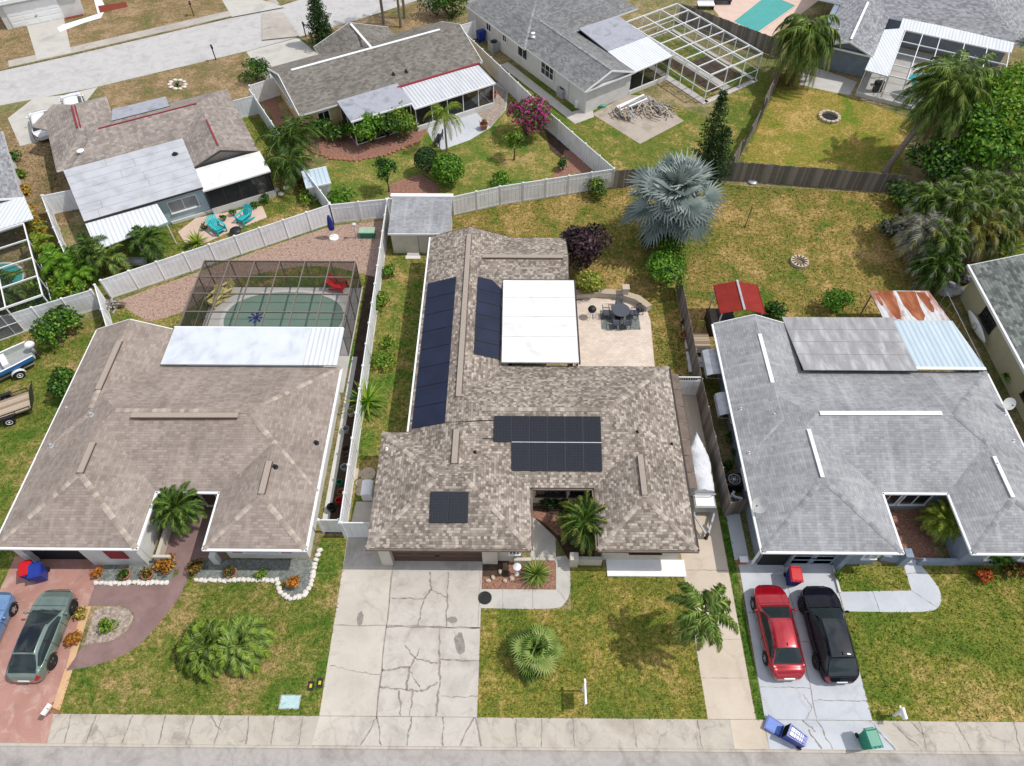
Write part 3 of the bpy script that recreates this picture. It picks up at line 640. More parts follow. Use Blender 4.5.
# ---------------------------------------------------------------- house kit
TH=.17
def roofpiece(b,x0,x1,y0,y1,ze,s,axis,e0,e1,mat,fascia,gab=None,caps=None,th=TH,rim=True):
    """hip or gable roof over a rectangle; e0/e1 = 'hip' or 'gable' at the low/high end of the ridge"""
    if axis=='y': X0,X1,Y0,Y1=y0,y1,x0,x1; g=lambda p:(p[1],p[0],p[2])
    else: X0,X1,Y0,Y1=x0,x1,y0,y1; g=lambda p:p
    h=(Y1-Y0)/2; ym=(Y0+Y1)/2; zr=ze+h*s
    ra=(X0+(h if e0=='hip' else 0),ym,zr); rb=(X1-(h if e1=='hip' else 0),ym,zr)
    A,B_,C_,D=(X0,Y0,ze),(X1,Y0,ze),(X1,Y1,ze),(X0,Y1,ze)
    for poly in ([A,B_,rb,ra],[C_,D,ra,rb]): b.up([g(p) for p in poly],mat)
    for tri,e in (([D,A,ra],e0),([B_,C_,rb],e1)):
        if e=='hip': b.up([g(p) for p in tri],mat)
        else:
            k=.35 if tri[0][0]==X0 else -.35
            t2=[(p[0]+k,p[1],p[2]-.02) for p in tri]; b.add([g(p) for p in t2],[(0,1,2)],gab or fascia)
            q=[tri[0],tri[2],tri[1]]
            for i in range(2):
                a,c=q[i],q[i+1]; b.bar(g((a[0],a[1],a[2]-.07)),g((c[0],c[1],c[2]-.07)),.05,fascia,.15)
    if rim:
        ps=[A,B_,C_,D]
        vs=[g(p) for p in ps]+[g((p[0],p[1],p[2]-th)) for p in ps]
        fs=[(i,(i+1)%4,4+(i+1)%4,4+i) for i in range(4)]
        b.add(vs,fs+[(4,5,6,7)],fascia)
    if caps is not None:
        L=[(ra,rb)]
        if e0=='hip': L+=[(A,ra),(D,ra)]
        if e1=='hip': L+=[(B_,rb),(C_,rb)]
        for a,c in L: caps.append((g(a),g(c)))
    return g(ra),g(rb)
def capline(b,a,c,mat,w=.26,L=.26,lift=.03,skip=None,seed=0):
    a=Vector(a);c=Vector(c);d=c-a;n=int(d.length/L)
    if n<1:return
    d.normalize(); u=d.cross(Z).normalized(); rnd=random.Random(seed)
    for i in range(n):
        if skip and skip(a+d*i*L): continue
        p=a+d*(i*L); q=a+d*(i*L+L*1.02); up=Z*(lift+.006*(i%2)); dn=Z*(-w*.16)
        ww=w*rnd.uniform(.9,1.08)/2
        b.add([tuple(p+up),tuple(q+up-Z*.008),tuple(q+u*ww+up+dn),tuple(p+u*ww+up+dn),tuple(p-u*ww+up+dn),tuple(q-u*ww+up+dn)],[(0,3,2,1),(0,1,5,4)],mat)
def cap_part(roof,a,c,mat,w=.26,frame=None):
    b=MB(frame); capline(b,a,c,mat,w); b.build('ridge_cap',roof)
def box_part(name,parent,x0,x1,y0,y1,z0,z1,mat,frame=None):
    b=MB(frame);b.box(x0,x1,y0,y1,z0,z1,mat);return b.build(name,parent)
def window(parent,a,c,z0,z1,frame=None,fm='white',gm='glass',nx=2,ny=1,name='window',thick=.07,awn=None):
    """window between wall points a and c (outward normal to the right of a->c)"""
    b=MB(frame); a=Vector((*a,0));c=Vector((*c,0)); d=(c-a).normalized(); n=Vector((d.y,-d.x,0))
    def bx(s0,s1,zz0,zz1,o0,o1,m,bb):
        P=[]
        for zz in (zz0,zz1):
            for s_,o_ in ((s0,o0),(s1,o0),(s1,o1),(s0,o1)):
                p=a+d*s_+n*o_; P.append((p.x,p.y,zz))
        bb.add(P,[(3,2,1,0),(4,5,6,7),(0,1,5,4),(1,2,6,5),(2,3,7,6),(3,0,4,7)],m)
    L=(c-a).length;f=.06
    bx(0,f,z0,z1,-.02,thick,fm,b);bx(L-f,L,z0,z1,-.02,thick,fm,b);bx(f,L-f,z1-f,z1,-.02,thick,fm,b);bx(-.04,L+.04,z0-.05,z0+.03,-.02,thick+.05,fm,b)
    for i in range(1,nx): bx(L*i/nx-.02,L*i/nx+.02,z0+.03,z1-f,-.02,thick-.02,fm,b)
    for i in range(1,ny): bx(f,L-f,z0+(z1-z0)*i/ny-.015,z0+(z1-z0)*i/ny+.015,-.02,thick-.025,fm,b)
    w_=b.build(name,parent)
    b=MB(frame); bx(f*.9,L-f*.9,z0,z1-f*.5,.0,.02,gm,b); b.build('pane',w_)
    return w_
def gutter(b,pts,mat,w=.11):
    for i in range(len(pts)-1):
        b.bar(pts[i],pts[i+1],w,mat,.11,ext=.02)
def vent_pipe(parent,p,mat='alu',h=.28,r=.055,cap=False,frame=None,name='vent_pipe'):
    b=MB(frame); b.lathe((p[0],p[1],p[2]-.1),[(r*2.4,0.06),(r*2.2,.11),(r,.14),(r,h+.1),(r*.7,h+.1)],mat,10)
    if cap: b.lathe((p[0],p[1],p[2]),[(r*1.9,h+.02),(r*2.1,h+.05),(r*.4,h+.13)],mat,10)
    b.build(name,parent)
def ridge_vent(parent,a,c,mat,dark='brown',w=.32,h=.06,frame=None,edge=True):
    b=MB(frame); a=Vector(a)+Z*.045;c=Vector(c)+Z*.045
    b.bar(a,c,w,mat,h)
    if edge:
        d=(c-a).normalized();u=d.cross(Z).normalized()
        for s in(-1,1): b.bar(a+u*s*(w/2+.02)-Z*.045,c+u*s*(w/2+.02)-Z*.045,.05,dark,.04)
    return b.build('ridge_vent',parent)
def roofpanel(parent,name,fn,x0,x1,y0,y1,mat,fr='black',nx=1,ny=1,lift=.09,frame=None,th=.04):
    b=MB(frame)
    P=[(x0,y0),(x1,y0),(x1,y1),(x0,y1)]
    top=[(x,y,fn(x,y)+lift) for x,y in P]; bot=[(x,y,fn(x,y)+lift-th) for x,y in P]
    b.add(top+bot,[(7,6,5,4),(0,4,5,1),(1,5,6,2),(2,6,7,3),(3,7,4,0)],fr)
    m=.025; Q=[(x0+m,y0+m),(x1-m,y0+m),(x1-m,y1-m),(x0+m,y1-m)]
    b.add(top+[(x,y,fn(x,y)+lift+.003) for x,y in Q],[(0,1,5,4),(1,2,6,5),(2,3,7,6),(3,0,4,7)],fr)
    b.up([(x,y,fn(x,y)+lift+.003) for x,y in Q],mat)
    return b.build(name,parent)
def garage_door(parent,x0,x1,y,z1,mat,frame=None,panels=4):
    b=MB(frame); b.box(x0,x1,y,y+.06,.03,z1,mat)
    n=max(2,int((x1-x0)/1.1))
    for i in range(n):
        for k in range(panels):
            a=x0+(x1-x0)*(i+.12)/n;c=x0+(x1-x0)*(i+.88)/n; q0=.03+(z1-.03)*(k+.15)/panels;q1=.03+(z1-.03)*(k+.85)/panels
            b.box(a,c,y-.02,y+.01,q0,q1,mat)
    g=b.build('garage_door',parent)
    b=MB(frame);b.box((x0+x1)/2-.12,(x0+x1)/2+.12,y-.06,y-.02,.75,.8,'black');b.build('handle',g)
    return g
def panel_door(parent,a,c,z1,mat,frame=None):
    w_=window(parent,a,c,.08,z1,frame,'white',mat,1,1,name='door')
    return w_
def post_part(parent,x,y,z0,z1,w,mat,frame=None,name='post'):
    b=MB(frame);b.box(x-w/2,x+w/2,y-w/2,y+w/2,z0,z1,mat);return b.build(name,parent)
def screen_wall(parent,a,c,z0,z1,n,fm,frame=None,scr='screend',rail=None,name='screen_wall',w=.06):
    b=MB(frame)
    a=Vector((*a,0));c=Vector((*c,0))
    for i in range(n+1):
        p=a+(c-a)*i/n; b.bar((p.x,p.y,z0),(p.x,p.y,z1),w,fm)
    for zz in (z0+.03,z1-.03)+(() if rail is None else (rail,)): b.bar((a.x,a.y,zz),(c.x,c.y,zz),w,fm)
    o=b.build(name,parent)
    b=MB(frame); b.add([(a.x,a.y,z0),(c.x,c.y,z0),(c.x,c.y,z1),(a.x,a.y,z1)],[(0,1,2,3)],scr); b.build('mesh_screen',o)
    return o
SL=.33
# ================================================================ HOUSE A: tan roof with solar panels
hA=thing('house','long tan shingle house with solar panels and a white flat roof, wood-brown garage door','house',(1,21,0))
wallA=[(-7.2,15.65),(-7.2,21.85),(-5.7,21.85),(-5.7,38.6),(3.0,38.6),(3.0,33.4),(-.2,33.4),(-.2,26.85),(8.95,26.85),(8.95,15.75),(4.75,15.75),(4.75,19.2),(.45,19.2),(.45,15.65)]
b=MB(); b.walls(wallA,0,2.5,'cream'); b.build('wall',hA)
b=MB(); caps=[]; fa='bronze'
roofpiece(b,-6.13,9.43,18.77,27.27,2.6,SL,'x','hip','hip','shA',fa,caps=caps)
rL=roofpiece(b,-7.65,.85,15.2,22.3,2.603,SL,'x','hip','hip','shA',fa,rim=False)
b.add([(-7.65,15.2,2.6),(.85,15.2,2.6),(.85,18.75,2.6),(-7.65,22.3,2.6),(-7.65,15.2,2.43),(.85,15.2,2.43),(.85,18.75,2.43),(-7.65,22.3,2.43),(-6.1,22.3,2.6),(-6.1,22.3,2.43)],[(0,1,5,4),(1,2,6,5),(3,0,4,7),(8,3,7,9)],fa)
rR=roofpiece(b,4.33,9.43,15.21,22.6,2.604,SL,'y','hip','hip','shA',fa,rim=False)
b.add([(4.33,15.21,2.6),(9.43,15.21,2.6),(9.43,18.77,2.6),(4.33,18.75,2.6),(4.33,15.21,2.43),(9.43,15.21,2.43),(9.43,18.77,2.43),(4.33,18.75,2.43)],[(0,1,5,4),(1,2,6,5),(3,0,4,7)],fa)
rB=roofpiece(b,-6.125,-.45,15.9,39.05,2.605,SL,'y','hip','gable','shA',fa,gab='cream')
rT=roofpiece(b,-3.3,3.55,32.9,38.95,2.606,SL,'x','gable','gable','shA',fa,gab='cream')
roofA=b.build('roof',hA)
zr=2.6+4.25*SL
for a,c in (((-7.65,15.2,2.6),(-4.1,18.75,3.772)),((.85,15.2,2.6),(-2.7,18.75,3.772)),((9.43,15.21,2.6),(6.88,17.76,2.6+2.55*SL)),((4.33,15.21,2.6),(6.88,17.76,2.6+2.55*SL)),((9.43,27.27,2.6),(5.18,23.02,zr)),((-7.65,22.3,2.6),(-4.1,18.75,3.772)),((-1.9,23.02,zr),(5.18,23.02,zr)),((6.88,17.8,3.44),(6.88,20.4,3.44))): cap_part(roofA,a,c,'capA',.26)
ridge_vent(hA,(-3.3,24.2,3.53),(-3.3,38.2,3.53),'capA'); ridge_vent(hA,(-2.3,35.92,3.60),(3.2,35.92,3.60),'capA',w=.3)
ridge_vent(hA,(-3.29,19.7,3.54),(-3.29,21.9,3.54),'capA'); ridge_vent(hA,(6.88,17.9,3.45),(6.88,20.3,3.45),'capA',w=.3)
fS=lambda x,y:2.6+SL*(y-18.77)
fG=lambda x,y:2.6+SL*(y-15.2)
xs=[site_on(494+17.85*i,430,fS)[0] for i in range(7)]
yu1=site_on(545,417,fS)[1];yu0=site_on(545,443,fS)[1];yl0=site_on(545,471.5,fS)[1]
for i in range(6): roofpanel(hA,'solar_panel',fS,xs[i]+.008,xs[i+1]-.008,yu0+.01,yu1,'solar')
for i in range(1,6): roofpanel(hA,'solar_panel',fS,xs[i]+.008,xs[i+1]-.008,yl0,yu0-.03,'solar')
b=MB(); b.add([(xs[1],yu0-.022,fS(0,yu0-.022)+.098),(xs[6],yu0-.022,fS(0,yu0-.022)+.098),(xs[6],yu0+.012,fS(0,yu0+.012)+.098),(xs[1],yu0+.012,fS(0,yu0+.012)+.098)],[(0,1,2,3)],'alu'); b.build('panel_rail',hA)
gx=[site_on(u,508,fG)[0] for u in (430,449,468.5)]; g1=site_on(449,492.5,fG)[1];g0=site_on(449,523.5,fG)[1]
for i in range(2): roofpanel(hA,'solar_panel',fG,gx[i]+.008,gx[i+1]-.008,g0,g1,'solar')
fW=lambda x,y:2.6+SL*(x+6.13)
fE=lambda x,y:2.6+SL*(-.45-x)
y0,y1=site_on(425,427,fW)[1],site_on(440,281,fW)[1]; 
for i in range(8): roofpanel(hA,'solar_heater_panel',fW,-5.95,-4.0,y0+(y1-y0)*i/8+.02,y0+(y1-y0)*(i+1)/8-.02,'heater',fr='heater',lift=.07)
y0,y1=site_on(490,358,fE)[1],site_on(490,280,fE)[1]
for i in range(6): roofpanel(hA,'solar_heater_panel',fE,-2.55,-.95,y0+(y1-y0)*i/6+.02,y0+(y1-y0)*(i+1)/6-.02,'heater',fr='black',lift=.07)
b=MB(); x0,x1,y0,y1=-.85,3.92,27.15,34.2
b.box(x0,x1,y0,y1,3.0,3.1,'whiteroof')
for yy in (29.2,30.9,32.6): b.box(x0+.05,x1-.08,yy,yy+.03,3.1,3.108,'galv')
b.box(x1-.03,x1+.06,y0-.05,y1+.05,2.94,3.13,'bronze'); b.box(x0,x1,y1,y1+.05,2.94,3.12,'bronze')
b.build('lanai_roof',hA)
b=MB()
for yy in (27.3,30.6,34.0): b.box(3.75,3.87,yy,yy+.1,0,2.95,'bronze')
b.box(3.78,3.84,27.3,34.0,2.85,2.95,'bronze'); b.box(3.78,3.84,27.3,34.0,.0,.5,'cream'); b.build('lanai_frame',hA)
b=MB()
gutter(b,[(-7.7,15.14,2.52),(.85,15.14,2.52)],'tile_brown'); gutter(b,[(4.33,15.15,2.52),(9.5,15.15,2.52)],'tile_brown')
gutter(b,[(.93,15.2,2.52),(.93,18.7,2.52),(4.25,18.7,2.52),(4.25,15.2,2.52)],'tile_brown',.08); gutter(b,[(9.5,15.2,2.52),(9.5,27.2,2.52)],'bronze'); gutter(b,[(-6.2,22.4,2.52),(-6.2,39,2.52)],'white')
b.build('gutter',hA)
garage_door(hA,-6.55,-1.75,15.6,2.15,'brown')
box_part('pillar',hA,-7.2,-6.6,15.35,15.66,0,2.43,'cream'); box_part('pillar',hA,-1.72,-.9,15.45,15.66,0,2.43,'cream')
window(hA,(-.3,15.65),(.3,15.65),1.0,2.0,nx=3,ny=3); window(hA,(6.2,15.75),(7.9,15.75),1.0,2.1,fm='bronze')
window(hA,(1.2,19.2),(2.9,19.2),.9,2.2,fm='bronze'); window(hA,(3.1,19.2),(4.5,19.2),.9,2.2,fm='bronze',nx=1)
panel_door(hA,(4.75,18.4),(4.75,17.4),2.1,'brown')
window(hA,(8.95,18.5),(8.95,20.0),1.0,2.1); window(hA,(8.95,22.5),(8.95,24.0),1.0,2.1); window(hA,(-7.2,20.2),(-7.2,18.8),1.0,2.0); window(hA,(-5.7,30),(-5.7,28.5),1.0,2.0); window(hA,(-5.7,35),(-5.7,33.5),1.0,2.0)
for k in range(7):
    ya=site(694.5-4.0*k,489-16.5*k,2.35)[1]; yb=site(694.5-4.0*(k+1),489-16.5*(k+1),2.35)[1]
    b=MB(); b.add([(9.46,ya,2.46),(10.05,ya,2.36),(10.05,yb-.05,2.36),(9.46,yb-.05,2.46),(9.46,ya,2.42),(10.05,ya,2.32),(10.05,yb-.05,2.32),(9.46,yb-.05,2.42)],[(0,1,2,3),(7,6,5,4),(0,4,5,1),(1,5,6,2),(2,6,7,3),(3,7,4,0)],'tile_brown'); b.build('side_awning',hA)
for u,v,f_ in ((387,449,lambda x,y:2.6+SL*(x+7.65)),(637,432,lambda x,y:2.6+SL*(9.43-x)),(671.5,444,lambda x,y:2.6+SL*(9.43-x)),(475,452,fS),(475.5,465,fS),(475,476,fS)): vent_pipe(hA,site_on(u,v,f_),'dark' if u!=387 else 'white',.14,.05)
b=MB(); pts=[site_on(u,v,fS) for u,v in ((442,423),(465,422),(480,421),(494,420.5))]; b.tube([(p[0],p[1],p[2]+.05) for p in pts],.022,'black',6,False); pts=[site_on(u,v,fS) for u,v in ((483,439),(494,439))]; b.tube([(p[0],p[1],p[2]+.05) for p in pts],.022,'black',6,False); b.build('conduit',hA)
# entry pier and low wall by the courtyard
box_part('pier',hA,3.0,3.45,15.3,15.75,0,1.0,'cream'); box_part('courtyard_wall',hA,3.45,4.75,15.42,15.62,0,.75,'cream'); box_part('courtyard_wall',hA,0,.9,15.42,15.6,0,.6,'cream')
# ================================================================ HOUSE B: brown roof with pool cage
hB=thing('house','brown shingle hip-roofed house with palm courtyard, pool cage behind and red driveway','house',(-19,22,0))
xa,xc1,xc2,xe=-26.9,-19.55,-16.02,-10.78
b=MB(); b.walls([(xa+.45,15.6),(xa+.45,29.6),(-22.2,29.6),(-22.2,26.7),(xe-.45,26.7),(xe-.45,15.7),(xc2+.42,15.7),(xc2+.42,18.9),(xc1-.42,18.9),(xc1-.42,15.6)],0,2.5,'stwhite'); b.build('wall',hB)
b=MB(); caps=[]
roofpiece(b,xa,xe,18.42,27.07,2.6,SL,'x','hip','hip','shB','white')
roofpiece(b,xa,xc1,15.1,25.8,2.603,SL,'y','hip','hip','shB','white',rim=False)
b.add([(xa,15.1,2.6),(xc1,15.1,2.6),(xc1,18.42,2.6),(xa,18.42,2.6),(xa,15.1,2.43),(xc1,15.1,2.43),(xc1,18.42,2.43),(xa,18.42,2.43)],[(0,1,5,4),(1,2,6,5),(3,0,4,7)],'white')
roofpiece(b,xc2,xe,15.11,23.7,2.604,SL,'y','hip','hip','shB','white',rim=False)
b.add([(xc2,15.11,2.6),(xe,15.11,2.6),(xe,18.42,2.6),(xc2,18.42,2.6),(xc2,15.11,2.43),(xe,15.11,2.43),(xe,18.42,2.43),(xc2,18.42,2.43)],[(0,1,5,4),(1,2,6,5),(3,0,4,7)],'white')
roofpiece(b,xa-.02,-21.9,20.5,30.05,2.605,SL+.06,'y','hip','gable','shB','white',gab='stwhite',rim=False)
b.add([(xa-.02,21,2.6),(xa-.02,30.05,2.6),(-21.9,30.05,2.6),(-21.9,27,2.6),(xa-.02,21,2.43),(xa-.02,30.05,2.43),(-21.9,30.05,2.43),(-21.9,27,2.43)],[(0,4,5,1),(1,5,6,2),(2,6,7,3)],'white')
roofB=b.build('roof',hB)
h=(xc1-xa)/2; zl=2.6+h*SL; h2=(xe-xc2)/2; z2=2.6+h2*SL; zm=2.6+4.325*SL; ym=22.745
for a,c in (((xa,15.1,2.6),(xa+h,15.1+h,zl)),((xc1,15.1,2.6),(xa+h,15.1+h,zl)),((xc2,15.11,2.6),(xc2+h2,15.11+h2,z2)),((xe,15.11,2.6),(xc2+h2,15.11+h2,z2)),((xe,27.07,2.6),(xe-4.325,ym,zm)),((xe,18.42,2.6),(xe-4.325,ym,zm)),((xa+4.325,ym,zm),(xe-4.325,ym,zm)),((xa+h,15.2+h,zl),(xa+h,20.5,zl)),((xc2+h2,15.2+h2,z2),(xc2+h2,19.8,z2)),((-24.4,23.2,3.58),(-24.4,30,3.58))): cap_part(roofB,a,c,'capB',.30)
def on(z):return lambda x,y:z
def rv(h_,z,p,q,mat='capB',**k):
    a=site(*p,z+.06);c=site(*q,z+.06); ridge_vent(h_,a[:2]+(z,),c[:2]+(z,),mat,**k)
rv(hB,zm,(131,415),(238,415)); ridge_vent(hB,(-23.225,18.8,zl),(-23.225,20.7,zl),'capB'); ridge_vent(hB,(-13.4,17.8,z2),(-13.4,19.8,z2),'capB'); ridge_vent(hB,(-24.41,24.5,3.58),(-24.41,28.2,3.58),'capB')
for u,v,f_ in ((68,409,lambda x,y:2.6+SL*(x-xa)),(92,415,lambda x,y:2.6+SL*(x-xa)),(52,446,lambda x,y:2.6+SL*(x-xa)),(275,467,lambda x,y:2.6+SL*(xe-x)),(316,443,lambda x,y:2.6+SL*(xe-x))): vent_pipe(hB,site_on(u,v,f_),'alu' if u<200 else 'dark',.2,.075)
b=MB(); gutter(b,[(xa-.05,30,2.52),(xa-.05,15.05,2.52),(xc1+.06,15.05,2.52),(xc1+.06,18.35,2.52),(xc2-.06,18.35,2.52),(xc2-.06,15.05,2.52),(xe+.06,15.05,2.52),(xe+.06,27,2.52)],'white',.12); b.build('gutter',hB)
b=MB(); b.box(-21.8,-13.1,27.0,30.0,2.78,2.88,'whiteroofB'); b.box(-21.85,-11.0,30.0,30.08,2.72,2.9,'white'); b.build('lanai_roof',hB)
b=MB(); b.box(-13.1,-10.95,27.0,30.0,2.80,2.89,'ribwhite'); b.build('ribbed_roof_panel',hB)
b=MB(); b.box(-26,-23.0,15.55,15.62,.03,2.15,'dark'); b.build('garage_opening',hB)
box_part('pillar',hB,-26.5,-26.05,15.3,15.6,0,2.43,'stwhite'); box_part('front_wall',hB,-22.95,-19.97,15.25,15.62,0,2.43,'stwhite')
b=MB(); b.box(-21.6,-20.6,15.18,15.24,1.0,2.0,'redtrim'); b.build('shutter',hB)
w_=window(hB,(-14.6,15.7),(-12.6,15.7),.9,2.0); 
for xx in (-15.2,-12.55): box_part('shutter',hB,xx,xx+.55,15.62,15.68,.9,2.05,'redtrim')
window(hB,(-19.2,18.9),(-17.9,18.9),.9,2.2,fm='bronze'); panel_door(hB,(-17.7,18.9),(-16.8,18.9),2.1,'brown'); window(hB,(xe-.45,19),(xe-.45,20.5),1,2); window(hB,(xe-.45,23),(xe-.45,24.5),1,2); window(hB,(xa+.45,25.5),(xa+.45,24),1,2)
b=MB(); b.box(-19.5,-18.55,15.35,15.5,0,.85,'cream'); b.box(-19.5,-19.3,15.5,18.4,0,.6,'cream'); b.build('courtyard_wall',hB); box_part('pier',hB,-16.4,-16.05,15.3,15.6,0,1.0,'stwhite')
# pool cage (part of the house) and pool
def cage(parent,x0,x1,y0,y1,h,xs,ys,fm,scr,frame=None,sides='nwe',nw=None,w=.055,kick=None,top=True,name='pool_cage',rails=(1.0,)):
    b=MB(frame)
    for x in xs: b.bar((x,y0,h),(x,y1,h),w,fm,w*1.6)
    for y in ys: b.bar((x0,y,h+.01),(x1,y,h+.01),w,fm,w*1.4)
    b.bar((x0,y0,h),(x0,y1,h),w,fm,w*2);b.bar((x1,y0,h),(x1,y1,h),w,fm,w*2);b.bar((x0,y1,h),(x1,y1,h),w,fm,w*2);b.bar((x0,y0,h),(x1,y0,h),w,fm,w*2)
    seg=[]
    if 'n' in sides: seg+= [((x,y1),) for x in xs]; 
    for x in xs:
        if 'n' in sides: b.bar((x,y1,0),(x,y1,h),w,fm)
        if 's' in sides: b.bar((x,y0,0),(x,y0,h),w,fm)
    for y in list(ys)+[y0,y1]:
        if 'w' in sides: b.bar((x0,y,0),(x0,y,h),w,fm)
        if 'e' in sides: b.bar((x1,y,0),(x1,y,h),w,fm)
    for zz in rails+(.05,):
        if 'n' in sides: b.bar((x0,y1,zz),(x1,y1,zz),w*.8,fm)
        if 's' in sides: b.bar((x0,y0,zz),(x1,y0,zz),w*.8,fm)
        if 'w' in sides: b.bar((x0,y0,zz),(x0,y1,zz),w*.8,fm)
        if 'e' in sides: b.bar((x1,y0,zz),(x1,y1,zz),w*.8,fm)
    o=b.build(name,parent)
    if scr:
        b=MB(frame)
        if top:b.up([(x0,y0,h+.035),(x1,y0,h+.035),(x1,y1,h+.035),(x0,y1,h+.035)],'screentop' if scr=='screen' else scr)
        if 'n' in sides: b.add([(x0,y1,.05),(x1,y1,.05),(x1,y1,h),(x0,y1,h)],[(0,1,2,3)],scr)
        if 's' in sides: b.add([(x0,y0,.05),(x1,y0,.05),(x1,y0,h),(x0,y0,h)],[(0,1,2,3)],scr)
        if 'w' in sides: b.add([(x0,y0,.05),(x0,y1,.05),(x0,y1,h),(x0,y0,h)],[(0,1,2,3)],scr)
        if 'e' in sides: b.add([(x1,y0,.05),(x1,y1,.05),(x1,y1,h),(x1,y0,h)],[(0,1,2,3)],scr)
        b.build('mesh_screen',o)
    return o
cx0,cx1=-21.75,-11.2
cage(hB,cx0,cx1,30.1,36.45,2.55,[cx0+(cx1-cx0)*i/6 for i in range(1,6)],[31.65,33.3,34.9],'cageframe','screen',sides='nwe',w=.065)
sheet('pool_deck',[(-21.8,27),(-11.1,27),(-11.1,36.5),(-21.8,36.5)],'deck',.022)
def pool(name,label,pts,depth,wall,water,mosaic=None,coping='stwhite',frame=None,loc=None):
    r=thing(name,label,'pool',loc)
    n=len(pts)
    cx=sum(p[0] for p in pts)/n;cy=sum(p[1] for p in pts)/n
    b=MB(frame); out=[(cx+(x-cx)*1.07,cy+(y-cy)*1.10) for x,y in pts]
    b.add([(x,y,.06) for x,y in pts]+[(x,y,.06) for x,y in out]+[(x,y,.015) for x,y in out],[(i,(i+1)%n,n+(i+1)%n,n+i) for i in range(n)]+[(n+i,n+(i+1)%n,2*n+(i+1)%n,2*n+i) for i in range(n)],coping)
    b.build('coping',r)
    b=MB(frame); b.up([(x,y,.0265) for x,y in pts],wall); b.add([(x,y,.0265) for x,y in pts]+[(x,y,.06) for x,y in pts],[(i,(i+1)%n,n+(i+1)%n,n+i) for i in range(n)],wall); b.build('basin',r)
    b=MB(frame); b.up([(x,y,.048) for x,y in pts],water); b.build('water_surface',r)
    if mosaic:
        b=MB(frame); x,y=mosaic
        for i in range(8):
            a=math.pi*i/4; 
            b.up([(x+.12*math.cos(a),y+.12*math.sin(a),.0535),(x+.42*math.cos(a-.22),y+.42*math.sin(a-.22),.0535),(x+.62*math.cos(a),y+.62*math.sin(a),.0535),(x+.42*math.cos(a+.22),y+.42*math.sin(a+.22),.0535)],'navy')
        b.up([(x+.2*math.cos(i*.52),y+.2*math.sin(i*.52),.0545) for i in range(12)],'navy'); b.build('star_mosaic',r)
    return r
pp=[(-16.25+4.15*math.copysign(abs(math.cos(a))**.85,math.cos(a)),33.45+2.45*math.copysign(abs(math.sin(a))**.9,math.sin(a))) for a in [2*math.pi*i/48 for i in range(48)]]
pool('swimming_pool','oval green pool with a dark star on its floor under the bronze screen cage',pp,1.2,'poolwall','pool_water',site(256,318)[:2],loc=(-16.25,33.45,0))
# ================================================================ HOUSE C: grey roof, right
hC=thing('house','grey shingle hip-roofed house with rusted metal rear roof and two cars in front','house',(20,22,0))
xa,xc1,xc2,xe=12.8,19.95,23.6,28.9
b=MB(); b.walls([(xa+.45,15.6),(xa+.45,30.2),(17.5,30.2),(17.5,31.0),(24.2,31.0),(24.2,26.6),(xe-.4,26.6),(xe-.4,15.6),(xc2+.42,15.6),(xc2+.42,19.0),(xc1-.42,19.0),(xc1-.42,15.6)],0,2.5,'stblue'); b.build('wall',hC)
b=MB()
roofpiece(b,xa,xe,18.68,27.0,2.6,SL,'x','hip','hip','shC','white')
roofpiece(b,xa,xc1,15.19,25.9,2.603,SL,'y','hip','hip','shC','white',rim=False)
b.add([(xa,15.19,2.6),(xc1,15.19,2.6),(xc1,18.68,2.6),(xa,18.68,2.6),(xa,15.19,2.43),(xc1,15.19,2.43),(xc1,18.68,2.43),(xa,18.68,2.43)],[(0,1,5,4),(1,2,6,5),(3,0,4,7)],'white')
roofpiece(b,xc2,xe,15.2,24.0,2.604,SL,'y','hip','hip','shC','white',rim=False)
b.add([(xc2,15.2,2.6),(xe,15.2,2.6),(xe,18.68,2.6),(xc2,18.68,2.6),(xc2,15.2,2.43),(xe,15.2,2.43),(xe,18.68,2.43),(xc2,18.68,2.43)],[(0,1,5,4),(1,2,6,5),(3,0,4,7)],'white')
roofpiece(b,xa+.02,17.6,20.5,30.85,2.605,SL+.04,'y','hip','gable','shC','white',gab='stblue',rim=False)
b.add([(xa+.02,21,2.6),(xa+.02,30.85,2.6),(17.6,30.85,2.6),(17.6,27,2.6),(xa+.02,21,2.43),(xa+.02,30.85,2.43),(17.6,30.85,2.43),(17.6,27,2.43)],[(0,4,5,1),(1,5,6,2),(2,6,7,3)],'white')
roofC=b.build('roof',hC)
zl=2.6+(xc1-xa)/2*SL; z2=2.6+(xe-xc2)/2*SL; zm=2.6+4.16*SL
hL=(xc1-xa)/2;h2=(xe-xc2)/2
for a,c in (((xa,15.19,2.6),(xa+hL,15.19+hL,zl)),((xc1,15.19,2.6),(xa+hL,15.19+hL,zl)),((xc2,15.2,2.6),(xc2+h2,15.2+h2,z2)),((xe,15.2,2.6),(xc2+h2,15.2+h2,z2)),((xe,27,2.6),(xe-4.16,22.84,zm)),((xe,18.68,2.6),(xe-4.16,22.84,zm))): cap_part(roofC,a,c,'capC',.28)
rv(hC,zm,(820,413),(942,413),'white',w=.26,edge=False); ridge_vent(hC,(16.375,18.85,zl),(16.375,21.9,zl),'white',w=.2,edge=False); ridge_vent(hC,(26.25,17.9,z2),(26.25,20.4,z2),'white',w=.2,edge=False); ridge_vent(hC,(15.21,25.4,3.44),(15.21,29.2,3.44),'white',w=.22,edge=False)
b=MB(); b.add([(17.5,26.7,3.08),(24.4,26.7,3.08),(24.4,31.35,2.72),(17.3,31.35,2.72),(17.5,26.7,3.02),(24.4,26.7,3.02),(24.4,31.35,2.66),(17.3,31.35,2.66)],[(0,1,2,3),(7,6,5,4),(0,4,5,1),(1,5,6,2),(2,6,7,3),(3,7,4,0)],'flatdark')
